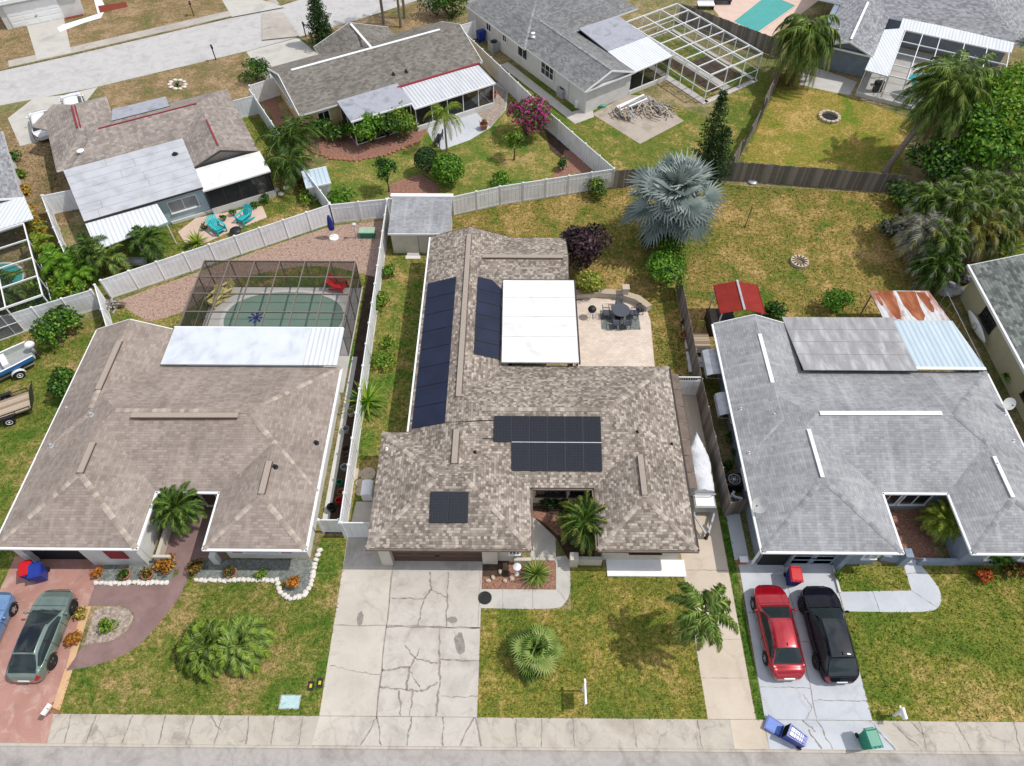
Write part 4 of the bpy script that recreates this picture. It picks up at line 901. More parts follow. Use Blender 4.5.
for yy in (28.0,29.1,30.2): b.box(17.4,24.4,yy,yy+.03,3.08-(yy-26.7)*.0774,3.085-(yy-26.7)*.0774+.004,'stain')
b.build('flat_roof',hC)
b=MB(); b.add([(24.42,27.05,2.98),(28.65,27.05,2.98),(28.25,31.1,2.72),(24.42,31.1,2.72),(24.42,27.05,2.93),(28.65,27.05,2.93),(28.25,31.1,2.67),(24.42,31.1,2.67)],[(0,1,2,3),(7,6,5,4),(0,4,5,1),(1,5,6,2),(2,6,7,3),(3,7,4,0)],'ribblue'); b.box(24.42,28.65,26.85,27.05,2.95,3.02,'white'); b.build('metal_roof_panel',hC)
b=MB(); b.add([(24.0,31.15,2.55),(28.3,31.15,2.55),(28.0,34.2,2.3),(24.0,34.2,2.3),(24.0,31.15,2.5),(28.3,31.15,2.5),(28,34.2,2.25),(24.0,34.2,2.25)],[(0,1,2,3),(7,6,5,4),(0,4,5,1),(1,5,6,2),(2,6,7,3),(3,7,4,0)],'ribrust')
rnd=random.Random(2)
for xx0,xx1,f0,f1 in ((24.5,25.5,0.0,.92),(25.75,27.0,.02,.97),(27.1,27.75,.05,.7),(24.2,24.45,.1,.5)):
    L_=[];R_=[]
    for k in range(7):
        f=f0+(f1-f0)*k/6; sh=(1-.55*(k/6)**2) if k<6 else .25; mx=(xx0+xx1)/2; hw=(xx1-xx0)/2*sh; z_=2.3+.25*f+.004; y_=34.2-3.05*f
        L_.append((mx-hw+rnd.uniform(-.07,.07),y_,z_)); R_.append((mx+hw+rnd.uniform(-.07,.07),y_,z_))
    b.add(L_+R_,[(k,k+1,8+k,7+k) for k in range(6)],'rustpatch')
b.build('rusted_roof_panel',hC)
for x in (24.15,26.1,27.9): box_part('post',hC,x,x+.08,34.0,34.08,0,2.25,'wooddark')
b=MB(); gutter(b,[(xa-.06,30.8,2.52),(xa-.06,15.13,2.52),(xc1+.06,15.13,2.52),(xc1+.06,18.6,2.52),(xc2-.06,18.6,2.52),(xc2-.06,15.13,2.52),(xe+.06,15.13,2.52),(xe+.06,26.9,2.52)],'white',.12); gutter(b,[(12.8,15.16,2.45),(12.95,15.5,2.2),(12.95,15.55,.1)],'white',.09); b.build('gutter',hC)
garage_door(hC,14.9,17.35,15.62,2.1,'stblue')
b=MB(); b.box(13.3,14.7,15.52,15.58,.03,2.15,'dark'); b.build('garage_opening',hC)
box_part('pillar',hC,14.75,14.88,15.4,15.6,0,2.43,'stblue'); box_part('pillar',hC,17.4,17.7,15.25,15.6,0,2.43,'stblue'); box_part('pier',hC,20.9,21.3,15.5,16.0,0,1.25,'stblue')
window(hC,(18.6,15.6),(19.4,15.6),.9,2.0,gm='glassl'); window(hC,(20.3,19.0),(21.6,19.0),.6,2.3); window(hC,(21.75,19.0),(23.3,19.0),.6,2.3); window(hC,(25.2,15.6),(26.4,15.6),.9,2.0); window(hC,(27.0,15.6),(28.1,15.6),.9,2.0)
window(hC,(xa+.45,21),(xa+.45,19.6),1,2); window(hC,(xa+.45,25.6),(xa+.45,24.2),1,2)
b=MB(); b.bar((20.05,15.9,.3),(21.2,15.7,.3),.15,'stblue',.6); b.build('courtyard_wall',hC); box_part('courtyard_wall',hC,22.0,24.0,15.55,15.72,0,.65,'stblue'); b=MB(); b.bar((20.9,15.75,.7),(22.05,15.62,.7),.08,'bronze',.1); b.build('gate_bar',hC)
def wall_awning(parent,u0,v0,u1,v1):
    x1=xa+.4; xo=site(u0,v0,2.0)[0]; ya=site(u0,v1,2.0)[1];yb=site(u0,v0,2.0)[1]
    b=MB(); n=5
    P=[(xo,.0,1.62),(xo+.05,.0,1.85),(xo+.35,0,2.0),(x1,0,2.12)]
    vs=[(p[0],ya,p[2]) for p in P]+[(p[0],yb,p[2]) for p in P]
    b.add(vs,[(i,i+1,5+i,4+i) for i in range(3)],'galv'); b.add([(x,y,z-.03) for x,y,z in vs],[(4+i,5+i,i+1,i) for i in range(3)],'galv')
    b.bar((xo+.05,ya,1.6),(x1,ya,1.5),.03,'alu');b.bar((xo+.05,yb,1.6),(x1,yb,1.5),.03,'alu'); b.build('window_awning',parent)
wall_awning(hC,702,349,720,374); wall_awning(hC,715,392,730,414)
for u,v,f_ in ((774,415,lambda x,y:2.6+SL*(x-xa)),(749,453,lambda x,y:2.6+SL*(x-xa)),(741,409,lambda x,y:2.6+SL*(x-xa)),(997,464,lambda x,y:2.6+SL*(xe-x)),(1013,441,lambda x,y:2.6+SL*(xe-x)),(1005,414,lambda x,y:2.6+SL*(xe-x))): vent_pipe(hC,site_on(u,v,f_),'alu',.14,.05)
def dish(parent_name,label,p,az,r=.42,mat='stwhite'):
    t_=thing('satellite_dish',label,'satellite dish',p)
    b=MB(); a=R(az); d=Vector((math.cos(a)*.75,math.sin(a)*.75,.66)).normalized(); u=d.cross(Z).normalized(); v_=u.cross(d); c=Vector(p)+Z*.55
    vs=[tuple(c-d*.10)]; n=18
    for k,rr in ((-.07,.5),(.0,1.0)):
        for j in range(n):
            q=2*math.pi*j/n; vs.append(tuple(c+d*k+u*math.cos(q)*r*rr+v_*math.sin(q)*r*rr*1.1))
    fs=[(0,1+j,1+(j+1)%n) for j in range(n)]+[(1+j,1+n+j,1+n+(j+1)%n,1+(j+1)%n) for j in range(n)]
    b.add(vs,fs,mat); b.add([tuple(Vector(p_)-d*.012) for p_ in vs],[f[::-1] for f in fs],mat); b.build('reflector',t_,smooth=True)
    b=MB(); b.tube([p,tuple(c-d*.12)],.025,'alu',8); b.bar(tuple(c-v_*r),tuple(c+d*.45),.02,'alu'); b.bar(tuple(c+d*.40),tuple(c+d*.5),.06,'black'); b.build('mast',t_)
p=site_on(757,505,lambda x,y:2.6); dish('d','round satellite dish on the left eave of the grey roof near the carport',(12.95,p[1]-.3,2.62),215)
dish('d','round satellite dish at the right edge of the grey roof',(28.85,24.2,2.62),250,.34)
# ================================================================ HOUSE D (far left, red ridge lines, grey flat rear roof)
FD=(-35.06,45.86,28); FE=(-18.49,54.23,30); FF=(6.23,58.2,35); FG=(28.86,66.37,-27); FI=(-37.47,43.17,-59)
def fr(F,x,y,z=0):
    a=R(F[2]); return (F[0]+x*math.cos(a)-y*math.sin(a),F[1]+x*math.sin(a)+y*math.cos(a),z)
def slabroof(parent,F,P,mat,th=.1,name='patio_roof',posts=(),edge=None):
    b=MB(F); b.add(P+[(x,y,z-th) for x,y,z in P],[(3,2,1,0),(4,5,6,7),(0,1,5,4),(1,2,6,5),(2,3,7,6),(3,0,4,7)],mat)
    for x,y in posts: b.box(x-.04,x+.04,y-.04,y+.04,0,P[2][2]-th,'white')
    if edge: b.bar((P[2][0],P[2][1],P[2][2]-.05),(P[3][0],P[3][1],P[3][2]-.05),.08,edge,.13)
    return b.build(name,parent)
hD=thing('house','weathered tan shingle house with red ridge strips and a pale blue rear wall','house',fr(FD,7,2))
b=MB(FD); b.walls([(.4,.3),(.4,8.0),(.2,10.6),(3.9,9.0),(4.2,7.5),(13.6,6.2),(13.8,-3.4),(9.4,-3.4),(9.0,-6.0),(.9,-6.0)],0,2.5,'stblueD'); b.build('wall',hD)
b=MB(FD)
roofpiece(b,0,14.1,-.0,6.5,2.6,.36,'x','hip','hip','shD','white',rim=True)
roofpiece(b,-.6,4.5,1.0,10.2,2.605,.36,'y','hip','hip','shD','white')
roofpiece(b,8.6,14.15,-3.85,6.45,2.604,.36,'y','gable','hip','shD','bronze',gab='gable_tan')
roofD=b.build('roof',hD)
ridge_vent(hD,(3.4,3.25,3.75),(11.2,3.25,3.75),'redtrim',w=.12,h=.05,frame=FD,edge=False)
ridge_vent(hD,(1.85,4.6,3.50),(1.85,8.2,3.50),'redtrim',w=.12,h=.05,frame=FD,edge=False); ridge_vent(hD,(2.1,4.6,3.47),(2.1,8.2,3.47),'redtrim',w=.1,h=.05,frame=FD,edge=False); ridge_vent(hD,(11.37,-3.2,3.58),(11.37,.8,3.58),'redtrim',w=.12,h=.05,frame=FD,edge=False)
b=MB(FD); P=[(0,.12,3.0),(9.1,.12,3.0),(9.1,-6.4,2.62),(.5,-6.4,2.62)]
b.add(P+[(x,y,z-.12) for x,y,z in P],[(3,2,1,0),(4,5,6,7),(0,1,5,4),(1,2,6,5),(2,3,7,6),(3,0,4,7)],'flatgrey')
for k in range(1,7):
    f=k/7; y=.12-6.52*f; b.box(.5*f+.02,9.08,y,y+.025,3.0-.38*f-.005,3.0-.38*f+.006,'stain')
rnd=random.Random(3)
for k in range(7):
    f=k/7;x=rnd.uniform(1.5,8.0);y=.12-6.52*f; f2=(k+1)/7; b.add([(x,y,3.005-.38*f),(x+.03,y,3.005-.38*f),(x+.03,y-.93,3.005-.38*f2),(x,y-.93,3.005-.38*f2)],[(3,2,1,0)],'stain')
b.box(.5,9.1,-6.46,-6.4,2.5,2.64,'bronze'); b.build('flat_roof',hD)
b=MB(FD); P=[(4.7,7.65,2.70),(9.1,7.55,2.70),(9.1,4.9,3.24),(4.4,4.9,3.24)]; b.up(P,'flatslate'); b.add(P+[(x,y,2.6) for x,y,z in P],[(0,1,5,4),(1,2,6,5),(3,0,4,7)],'bronze'); b.build('porch_roof',hD)
b=MB(FD); P=[(9.1,-3.82,2.62),(14.2,-3.82,2.62),(14.3,-6.55,2.45),(9.0,-6.65,2.45)]; b.add(P+[(x,y,z-.12) for x,y,z in P],[(3,2,1,0),(4,5,6,7),(0,1,5,4),(1,2,6,5),(2,3,7,6),(3,0,4,7)],'whiteroof'); b.build('lanai_roof',hD)
b=MB(FD); P=[(.5,-6.5,2.5),(5.6,-6.6,2.5),(5.9,-8.8,2.3),(.75,-9.6,2.3)]; b.add(P+[(x,y,z-.06) for x,y,z in P],[(3,2,1,0),(4,5,6,7),(0,1,5,4),(1,2,6,5),(2,3,7,6),(3,0,4,7)],'ribwhite')
for x,y in ((.9,-9.3),(3.3,-9.0),(5.7,-8.6)): b.box(x,x+.07,y,y+.07,0,2.3,'white')
b.build('awning_roof',hD)
b=MB(FD); b.box(9.2,14.0,-6.4,-3.5,.0,.06,'conc'); b.box(9.1,14.2,-6.5,-6.38,0,.6,'stwhite'); b.box(14.08,14.2,-6.5,-3.5,0,.6,'stwhite'); b.box(5.9,9.1,-6.15,-6.03,0,.25,'stwhite'); b.build('kneewall',hD)
screen_wall(hD,(9.15,-6.44),(14.14,-6.44),.6,2.42,4,'bronze',FD); screen_wall(hD,(14.14,-6.44),(14.14,-3.9),.6,2.42,2,'bronze',FD)
window(hD,(6.2,-6.0),(8.4,-6.0),.9,2.0,FD,nx=2,gm='glassl'); slabroof(hD,FD,[(-1.75,8.3,2.6),(.25,11.0,2.6),(2.2,9.9,2.62),(-.1,6.6,2.62)],'shD',name='carport_roof'); window(hD,(1.5,-6.0),(2.5,-6.0),.1,2.0,FD,nx=1); window(hD,(.4,5.0),(.4,3.4),.9,2.0,FD); window(hD,(13.8,1.0),(13.8,2.6),.9,2.0,FD)
garage_door(hD,1.0,3.4,9.75,2.1,'white',FD)
vent_pipe(hD,(1.6,1.6,3.05),'white',.25,.14,True,FD,'roof_vent'); vent_pipe(hD,(8.1,-1.6,2.9),'black',.14,.12,False,FD,'roof_vent')
# ================================================================ HOUSE E (yellow)
hE=thing('house','yellow house with olive shingle gable roof and two metal patio roofs','house',fr(FE,9,4))
b=MB(FE); b.walls([(.4,.4),(17,.4),(17.2,8),(12.3,8.6),(12.2,9.7),(5.6,9.7),(5.4,8.2),(.4,8.2)],0,2.5,'styellow'); b.build('wall',hE)
b=MB(FE); roofpiece(b,0,17.6,-.05,8.6,2.6,.36,'x','gable','gable','shE','white',gab='styellow'); roofpiece(b,5.0,12.6,4,10.1,2.605,.36,'y','hip','gable','shE','white',gab='styellow'); roofE=b.build('roof',hE)
ridge_vent(hE,(1.2,4.28,4.14),(15.5,4.28,4.14),'white',w=.24,h=.06,frame=FE,edge=False); ridge_vent(hE,(8.8,4.6,4.0),(8.8,9.6,4.0),'white',w=.2,h=.06,frame=FE,edge=False)
slabroof(hE,FE,[(3.5,.9,2.75),(9.2,.9,2.75),(9.2,-2.95,2.5),(3.5,-2.95,2.5)],'flatslate',posts=((3.7,-2.8),(9.0,-2.8)),edge='white')
slabroof(hE,FE,[(9.3,-.25,2.62),(17.0,-.45,2.62),(17.05,-3.55,2.42),(9.0,-3.7,2.42)],'ribwhiteY',posts=((16.9,-3.4),),edge='white')
b=MB(FE); b.box(9.0,17.2,-.4,-.2,2.6,2.7,'redtrim'); b.build('roof_trim',hE)
b=MB(FE); b.box(9.2,16.9,-3.45,-3.33,0,.45,'stwhite'); b.build('kneewall',hE)
screen_wall(hE,(9.2,-3.39),(16.9,-3.39),.45,2.36,5,'white',FE); screen_wall(hE,(16.9,-3.39),(16.9,.2),.1,2.4,2,'white',FE); screen_wall(hE,(3.7,-2.8),(9.0,-2.8),.1,2.4,3,'white',FE); screen_wall(hE,(3.7,.3),(3.7,-2.8),.1,2.4,2,'white',FE)
window(hE,(1.6,.4),(2.7,.4),1.1,2.1,FE); window(hE,(.4,5.5),(.4,4),1,2.1,FE); window(hE,(17.1,3),(17.1,4.6),1,2.1,FE); panel_door(hE,(11,.4),(12,.4),2.1,'glass',FE)
fnE=lambda x,y:2.6+.36*(y+.05)
for x,y in ((9.3,1.2),(10.5,1.1)): vent_pipe(hE,(x,y,fnE(x,y)),'black',.2,.09,False,FE)
# ================================================================ HOUSE F (white, with bare cage frame)
hF=thing('house','white stucco house with slate shingles and a bare white pool-cage frame','house',fr(FF,3,8))
b=MB(FF); b.walls([(.3,.45),(5.4,.45),(5.4,4.0),(9.8,4.0),(9.8,20),(.1,20)],0,2.6,'stwhite'); b.build('wall',hF)
b=MB(FF); roofpiece(b,-.3,5.5,0,18,2.6,.36,'y','gable','hip','shF','white',gab='stwhite'); roofpiece(b,-.5,13.5,9.0,19.5,2.606,.34,'x','hip','hip','shF','white'); b.build('roof',hF)
for a,c in (((-.5,9.0,2.6),(4.75,14.25,4.38)),((2.6,.1,3.65),(2.6,11,3.65))): cap_part(hF,a,c,'capC',.24,FF)
slabroof(hF,FF,[(5.5,8.5,3.05),(10.2,8.3,3.05),(10.3,4.0,2.75),(5.5,4.0,2.75)],'flatslate',name='flat_roof')
slabroof(hF,FF,[(5.5,4.05,2.72),(10.4,4.0,2.72),(10.3,.35,2.5),(5.4,.15,2.5)],'ribwhite',edge='white')
b=MB(FF); b.box(5.5,10.2,.5,.62,0,.4,'stwhite'); b.box(10.2,10.9,-4.6,7,0,.08,'deck'); b.box(10.6,17.3,-4.7,-4.2,0,.08,'deck'); b.box(13.4,14.4,-4,7,0,.07,'deck'); b.box(17.0,17.4,-4.5,7.3,0,.08,'deck'); b.build('kneewall',hF)
screen_wall(hF,(5.5,.56),(10.2,.56),.4,2.45,3,'white',FF)
cage(hF,10.45,17.2,-4.4,7.3,2.7,[12.7,15.0],[-4.4+11.7*i/7 for i in range(1,7)],'white','screenl',FF,sides='nswe',w=.07,rails=(1.1,))
window(hF,(.2,7.2),(.2,5.2),.9,2.1,FF,gm='glass',nx=3,ny=2); window(hF,(.18,11.0),(.18,9.4),1.0,2.1,FF); window(hF,(.15,13.6),(.15,12.9),1.3,2.1,FF); window(hF,(.12,16.5),(.12,15.6),1.2,2.1,FF)
vent_pipe(hF,(.9,9.6,3.1),'white',.3,.1,True,FF,'roof_vent')
b=MB(FF); b.tube([(.26,3.0,.1),(.26,3.0,2.4)],.04,'alu',6); b.tube([(.26,9.0,.1),(.26,9.0,2.4)],.04,'alu',6); b.build('downspout',hF)
sheet('lawn',[fr(FF,*p)[:2] for p in ((10.5,-4.3),(17.2,-4.3),(17.2,7.2),(10.5,7.2))],'lawnF',.0068)
sheet('soil_bed',[fr(FF,*p)[:2] for p in ((12.3,-3.6),(13.3,-3.6),(13.3,6.6),(12.3,6.6))],'soil',.009)
sheet('soil_bed',[fr(FF,*p)[:2] for p in ((14.5,-3),(16.8,-3),(16.8,1.5),(14.5,1.5))],'soil',.009)
# ================================================================ HOUSE G (top right)
hG=thing('house','blue-grey house with pale shingles and a white screened enclosure, top right','house',fr(FG,8,10))
b=MB(FG); b.walls([(.15,.9),(4.5,.9),(4.5,8.8),(16,9.2),(16,22),(.15,22)],0,2.6,'stblue'); b.build('wall',hG)
b=MB(FG); roofpiece(b,-.1,4.75,-.1,15,2.6,.34,'y','gable','hip','shG','white',gab='stblue'); roofpiece(b,2.0,17,8.4,22,2.606,.33,'x','hip','hip','shG','white'); roofpiece(b,-3,3.5,9,20,2.603,.3,'x','hip','hip','shG','white'); b.build('roof',hG)
ridge_vent(hG,(2.32,.3,3.44),(2.32,8.5,3.44),'white',w=.22,h=.06,frame=FG,edge=False)
slabroof(hG,FG,[(5.95,8.5,2.7),(16.2,9.0,2.7),(16.1,6.8,2.5),(6.0,6.6,2.5)],'ribwhite',posts=((16,6.9),)); slabroof(hG,FG,[(4.65,5.5,2.6),(6.5,6.8,2.6),(6.6,-2.8,2.5),(4.5,-2.6,2.5)],'ribwhite',posts=((6.4,-2.6),(4.6,-2.5)))
b=MB(FG); b.box(4.6,9.6,-2.7,-2.55,0,.35,'stwhite'); b.box(4.7,15.9,-2.5,8.4,0,.05,'deck'); b.build('kneewall',hG)
cage(hG,6.6,15.9,-2.6,6.6,2.5,[8.2,9.8,12,14],[-.5,1.8,4.2],'white','screenl',FG,sides='swe',w=.06,rails=(1.0,))
vent_pipe(hG,(.8,3,2.95),'alu',.2,.08,False,FG)
b=MB(FG); b.box(-.7,.25,5.0,9,0,2.4,'stblue'); b.build('side_annex',hG)
# ================================================================ HOUSE H (right edge)
hH=thing('house','pale yellow house with green-grey shingle roof at the right edge','house',(35,30,0))
b=MB(); b.walls([(31.85,14),(31.85,35.9),(39,35.9),(39,14)],0,2.5,'styellowH'); b.build('wall',hH)
b=MB(); roofpiece(b,31.4,39.6,13,36.4,2.6,.33,'y','hip','gable','shH','white',gab='styellowH'); b.build('roof',hH)
b=MB(); b.box(31.28,31.42,13,36.45,2.42,2.62,'white'); b.build('fascia',hH)
for ya,yb in ((33.3,31.6),(26.6,24.9)):
    window(hH,(31.85,ya),(31.85,yb),.9,2.1,fm='bronze',nx=3,ny=3)
# ================================================================ HOUSE I (left edge, roof with cage)
hI=thing('house','grey roofed house at the left edge with white patio roof and screened pool','house',fr(FI,-3,-5))
b=MB(FI); b.walls([(-9.4,-.4),(-.4,-.4),(-.4,-8),(-9.4,-8)],0,2.5,'stwhite'); b.build('wall',hI)
b=MB(FI); roofpiece(b,-10.0,.0,-9,.0,2.6,.3,'x','hip','gable','shG','white',gab='stwhite'); b.build('roof',hI)
slabroof(hI,FI,[(0,.25,2.62),(2.95,.45,2.55),(2.95,-7,2.55),(0,-7,2.62)],'ribwhite')
cage(hI,3.0,11.4,-8,-.3,2.4,[5.0,7.2,9.3],[-2.6,-5.2],'white','screen',FI,sides='ne',w=.07)
b=MB(FI); b.box(3.0,11.6,-.28,-.1,0,.3,'white'); b.build('kneewall',hI)
pool('swimming_pool','pale blue pool glimpsed under the cage at the left edge',[fr(FI,5.2+1.9*math.cos(a),-3.6+1.7*math.sin(a))[:2] for a in [math.pi*i/10 for i in range(20)]],1,'poolteal','teal_water',loc=fr(FI,5.2,-3.6))
# ================================================================ HOUSE J (top left)
FJ=(-47.13,72.87,28)
hJ=thing('house','white house fronting the far street at the top left corner','house',fr(FJ,-2,6))
def ljp(u,v,z):
    p=site(u,v,z); a=R(-28); x,y=p[0]-FJ[0],p[1]-FJ[1]; return (x*math.cos(a)-y*math.sin(a),x*math.sin(a)+y*math.cos(a))
b=MB(FJ); b.walls([(-5,3.5),(2.6,3.5),(2.6,8),(12,8),(12,16),(-5,16)],0,2.6,'stwhite'); b.build('wall',hJ)
b=MB(FJ); b.box(-5.4,2.9,3.2,16,2.6,2.75,'flatgrey'); b.box(-5.5,2.95,3.1,3.25,2.5,2.85,'white'); b.box(2.9,12.4,7.4,16,2.6,2.74,'flatgrey'); b.box(2.9,12.4,7.3,7.42,2.45,2.8,'white'); b.build('roof',hJ)
garage_door(hJ,-4.4,.6,3.44,2.2,'white',FJ); window(hJ,(5,8),(7,8),.8,2.0,FJ,fm='bronze'); window(hJ,(9,8),(10.5,8),.8,2.0,FJ)
# ================================================================ FENCES
def vinyl(name,label,pts,h=1.8,step=1.83,cat='fence',group=None,gate=False,top=True):
    mid=pts[len(pts)//2]
    r=thing(name,label,cat,(mid[0],mid[1],0),group)
    posts=[]
    for i in range(len(pts)-1):
        a=Vector((*pts[i],0));c=Vector((*pts[i+1],0));L=(c-a).length;n=max(1,round(L/step))
        for k in range(n):
            p=a+(c-a)*k/n;q=a+(c-a)*(k+1)/n; posts.append(p)
            d=(q-p).normalized();u=d.cross(Z)
            b=MB(); b.bar((p+Z*(h*.5+.02)),(q+Z*(h*.5+.02)),.04,'vinyl',h-.12); b.bar(p+Z*(h-.04),q+Z*(h-.04),.06,'vinyl',.11); b.bar(p+Z*(h-.42),q+Z*(h-.42),.056,'vinyl',.05); b.bar(p+Z*.1,q+Z*.1,.06,'vinyl',.15)
            m=int((q-p).length/.3)
            for j in range(1,m):
                g=p+(q-p)*j/m
                for s_ in(-1,1): b.bar(g+u*s_*.022+Z*.2,g+u*s_*.022+Z*(h-.12),.012,'galv',.006)
            b.build('panel',r)
        if i==len(pts)-2: posts.append(c)
    for p in posts:
        b=MB(); b.box(p.x-.065,p.x+.065,p.y-.065,p.y+.065,0,h+.06,'vinyl'); b.add([(p.x-.08,p.y-.08,h+.06),(p.x+.08,p.y-.08,h+.06),(p.x+.08,p.y+.08,h+.06),(p.x-.08,p.y+.08,h+.06),(p.x,p.y,h+.13)],[(0,1,4),(1,2,4),(2,3,4),(3,0,4)],'vinyl'); b.build('post',r)
    if gate:
        b=MB();p=posts[len(posts)//2]; b.box(p.x+.2,p.x+.35,p.y-.1,p.y-.04,1.0,1.05,'black'); b.build('latch',r)
    return r
vinyl('vinyl_fence','long white fence between the brown roofed and tan roofed houses',[(-9.45,17.0),(-9.62,26),(-9.98,44.1)])
vinyl('vinyl_gate','white gate panel between left fence and the tan roofed house',[(-9.38,17.0),(-7.3,17.0)],cat='gate',gate=True)
vinyl('vinyl_fence','short white fence panel beside the brown roofed house front corner',[(-10.75,17.3),(-9.6,17.3)],h=1.5)
vinyl('vinyl_fence','white fence curving behind the pool cage and pink gravel bed',[(-14.35,43.5),(-19.12,40.8),(-24.0,38.05),(-28.95,35.25)])
vinyl('vinyl_fence','short white fence run from the shed to the pool yard corner',[(-10.05,44.2),(-14.3,43.5)])
vinyl('vinyl_fence','white fence dropping to the rear corner of the brown roofed house',[(-29.2,34.8),(-27.9,32.5),(-26.75,30.5)])
vinyl('vinyl_fence','white fence behind the boat lawn at the left edge',[(-29.3,34.3),(-34.4,31.8),(-42,28)])
vinyl('vinyl_fence','white fence behind the shed and tan lawn toward the silver palm',[(-9.9,44.25),(-4.99,44.5),(-1.3,45.82),(7.82,48.11)])
vinyl('vinyl_fence','long white fence between the yellow house yard and the white house',[(7.82,48.2),(2.58,56.42),(-1.62,63.65),(-6.0,71.1)])
vinyl('vinyl_fence','short white fence panel from the yellow house to the white house',[(-5.95,71.2),(-4.3,72.2)])
vinyl('vinyl_fence','white fence along the left side of the yellow house yard',[(-14.35,43.7),(-18.22,49.63),(-24.1,59.4)])
vinyl('vinyl_fence','white fence panel at the street corner of the yellow house',[(-24.3,60.1),(-22.2,61.6)])
vinyl('vinyl_fence','white fence panel by the weathered roof corner and dry lawn',[(-25.3,57.6),(-23.5,58.5)])
vinyl('vinyl_fence','white fence between tropical bed and weathered house at left',[(-36.8,44.4),(-34.4,40.7),(-32.2,37.5)])
vinyl('vinyl_fence','white fence panel joining the weathered house left corner',[(-36.7,44.4),(-34.6,45.2)])
g=vinyl('vinyl_gate','white lattice-topped gate beside the tan house near the wood fence',[(9.65,27.0),(11.55,27.0)],h=1.5,cat='gate')
b=MB(); 
for k in range(12): b.bar((9.75+k*.15,27.0,1.5),(9.75+k*.15,27.0,1.85),.025,'vinyl')
b.bar((9.65,27,1.88),(11.55,27,1.88),.06,'vinyl'); b.build('lattice',g)
def woodfence(label,pts,h=1.8,mat='wood',seed=0,bw=.145,lean=.0,name='wood_fence'):
    mid=pts[len(pts)//2]; r=thing(name,label,'fence',(mid[0],mid[1],0)); rnd=random.Random(seed)
    for i in range(len(pts)-1):
        a=Vector((*pts[i],0));c=Vector((*pts[i+1],0));L=(c-a).length;n=max(1,round(L/2.4)); d=(c-a).normalized();u=d.cross(Z)
        for k in range(n):
            p=a+(c-a)*k/n;q=a+(c-a)*(k+1)/n;l=(q-p).length;m=int(l/bw); b=MB(); ln=rnd.uniform(-lean,lean)
            for j in range(m):
                s=p+d*(j+.5)*l/m; hh=h+rnd.uniform(-.05,.04); ww=l/m*.93/2
                x=s+u*.03
                tp=u*(ln*hh)
                vs=[]
                for zz,tq in((.04,Vector((0,0,0))),(hh,tp)):
                    for sx,sy in((-ww,-.01),(ww,-.01),(ww,.01),(-ww,.01)): vs.append(tuple(x+d*sx+u*sy+Z*zz+tq))
                b.add(vs,[(3,2,1,0),(4,5,6,7),(0,1,5,4),(1,2,6,5),(2,3,7,6),(3,0,4,7)],mat)
            for zz in (.35,h*.5,h-.3): b.bar(p-u*.02+Z*zz+u*ln*zz,q-u*.02+Z*zz+u*ln*zz,.05,mat,.09)
            b.build('board_panel',r)
            b=MB(); b.box(p.x-.05,p.x+.05,p.y-.05,p.y+.05,0,h-.05,mat); b.build('post',r)
    return r
woodfence('dark weathered board fence behind the silver palm, across the rear yard',[(7.95,47.95),(12,48.5),(16.24,49.10),(18.43,49.11)],mat='wooddark',seed=1)
woodfence('weathered board fence between the dry lawn and fire-pit yard',[(18.5,49.1),(24.5,48.35),(31.0,47.5)],mat='wooddark',seed=2)
woodfence('leaning board fence running diagonally beside the fire-pit lawn',[(17.9,50.0),(21.3,56.5),(24.4,63),(26.0,67.0)],mat='wood',seed=3,lean=.14)
woodfence('dark board fence along the far teal pool behind the bare cage',[(17.09,76.16),(22,71.9),(26.07,68.46)],mat='wooddark',seed=4)
woodfence('long grey board fence between the tan house and the grey roofed house',[(11.60,36.6),(11.68,27),(11.95,18.5)],mat='wood',seed=5)
woodfence('short grey board fence closing the side yard of the grey roofed house',[(12.0,18.45),(13.2,18.75)],h=1.7,mat='wood',seed=6)
# ================================================================ SHEDS
def shed(label,x0,x1,y0,y1,zb,zf,wall,roof,doorx,F=None,name='shed'):
    c=((x0+x1)/2,(y0+y1)/2); loc=fr(F,*c) if F else (*c,0)
    r=thing(name,label,'shed',loc)
    b=MB(F); b.walls([(x0+.15,y0+.2),(x1-.15,y0+.2),(x1-.15,y1-.2),(x0+.15,y1-.2)],0,zf,wall); b.build('wall',r)
    b=MB(F); P=[(x0,y0,zf),(x1,y0,zf),(x1,y1,zb),(x0,y1,zb)]; b.add(P+[(x,y,z-.1) for x,y,z in P],[(0,1,2,3),(7,6,5,4),(0,4,5,1),(1,5,6,2),(2,6,7,3),(3,7,4,0)],roof)
    b.bar((x0,y0-.02,zf-.05),(x1,y0-.02,zf-.05),.05,'white',.14); b.bar((x0,y1+.02,zb-.05),(x1,y1+.02,zb-.05),.05,'white',.14); b.build('roof',r)
    if doorx:
        b=MB(F); b.box(doorx[0],doorx[1],y0+.14,y0+.19,.05,zf-.25,wall); b.build('door',r)
    return r
s_=shed('tan shed with grey shingle roof beside the white fence corner',-9.4,-4.85,39.9,43.6,2.5,2.1,'cream','shC',(-8.3,-7.3))
b=MB(); b.box(-9.55,-4.8,43.55,43.9,2.42,2.6,'white'); b.build('fascia',s_)
b=MB(); b.box(-8.3,-7.2,39.4,39.75,0,.12,'stone'); b.box(-8.2,-7.3,39.75,40.05,.0,.22,'stone'); tag(b.build('door_step'),'white step block at the door of the tan shed','step')
sx,sy,_=site(326,196); shed('small grey-green shed with ribbed roof behind the white fence',-1.0,1.0,-.9,.9,1.75,1.5,'stwhite','ribblue',None,(sx-.5,sy+.3,20))
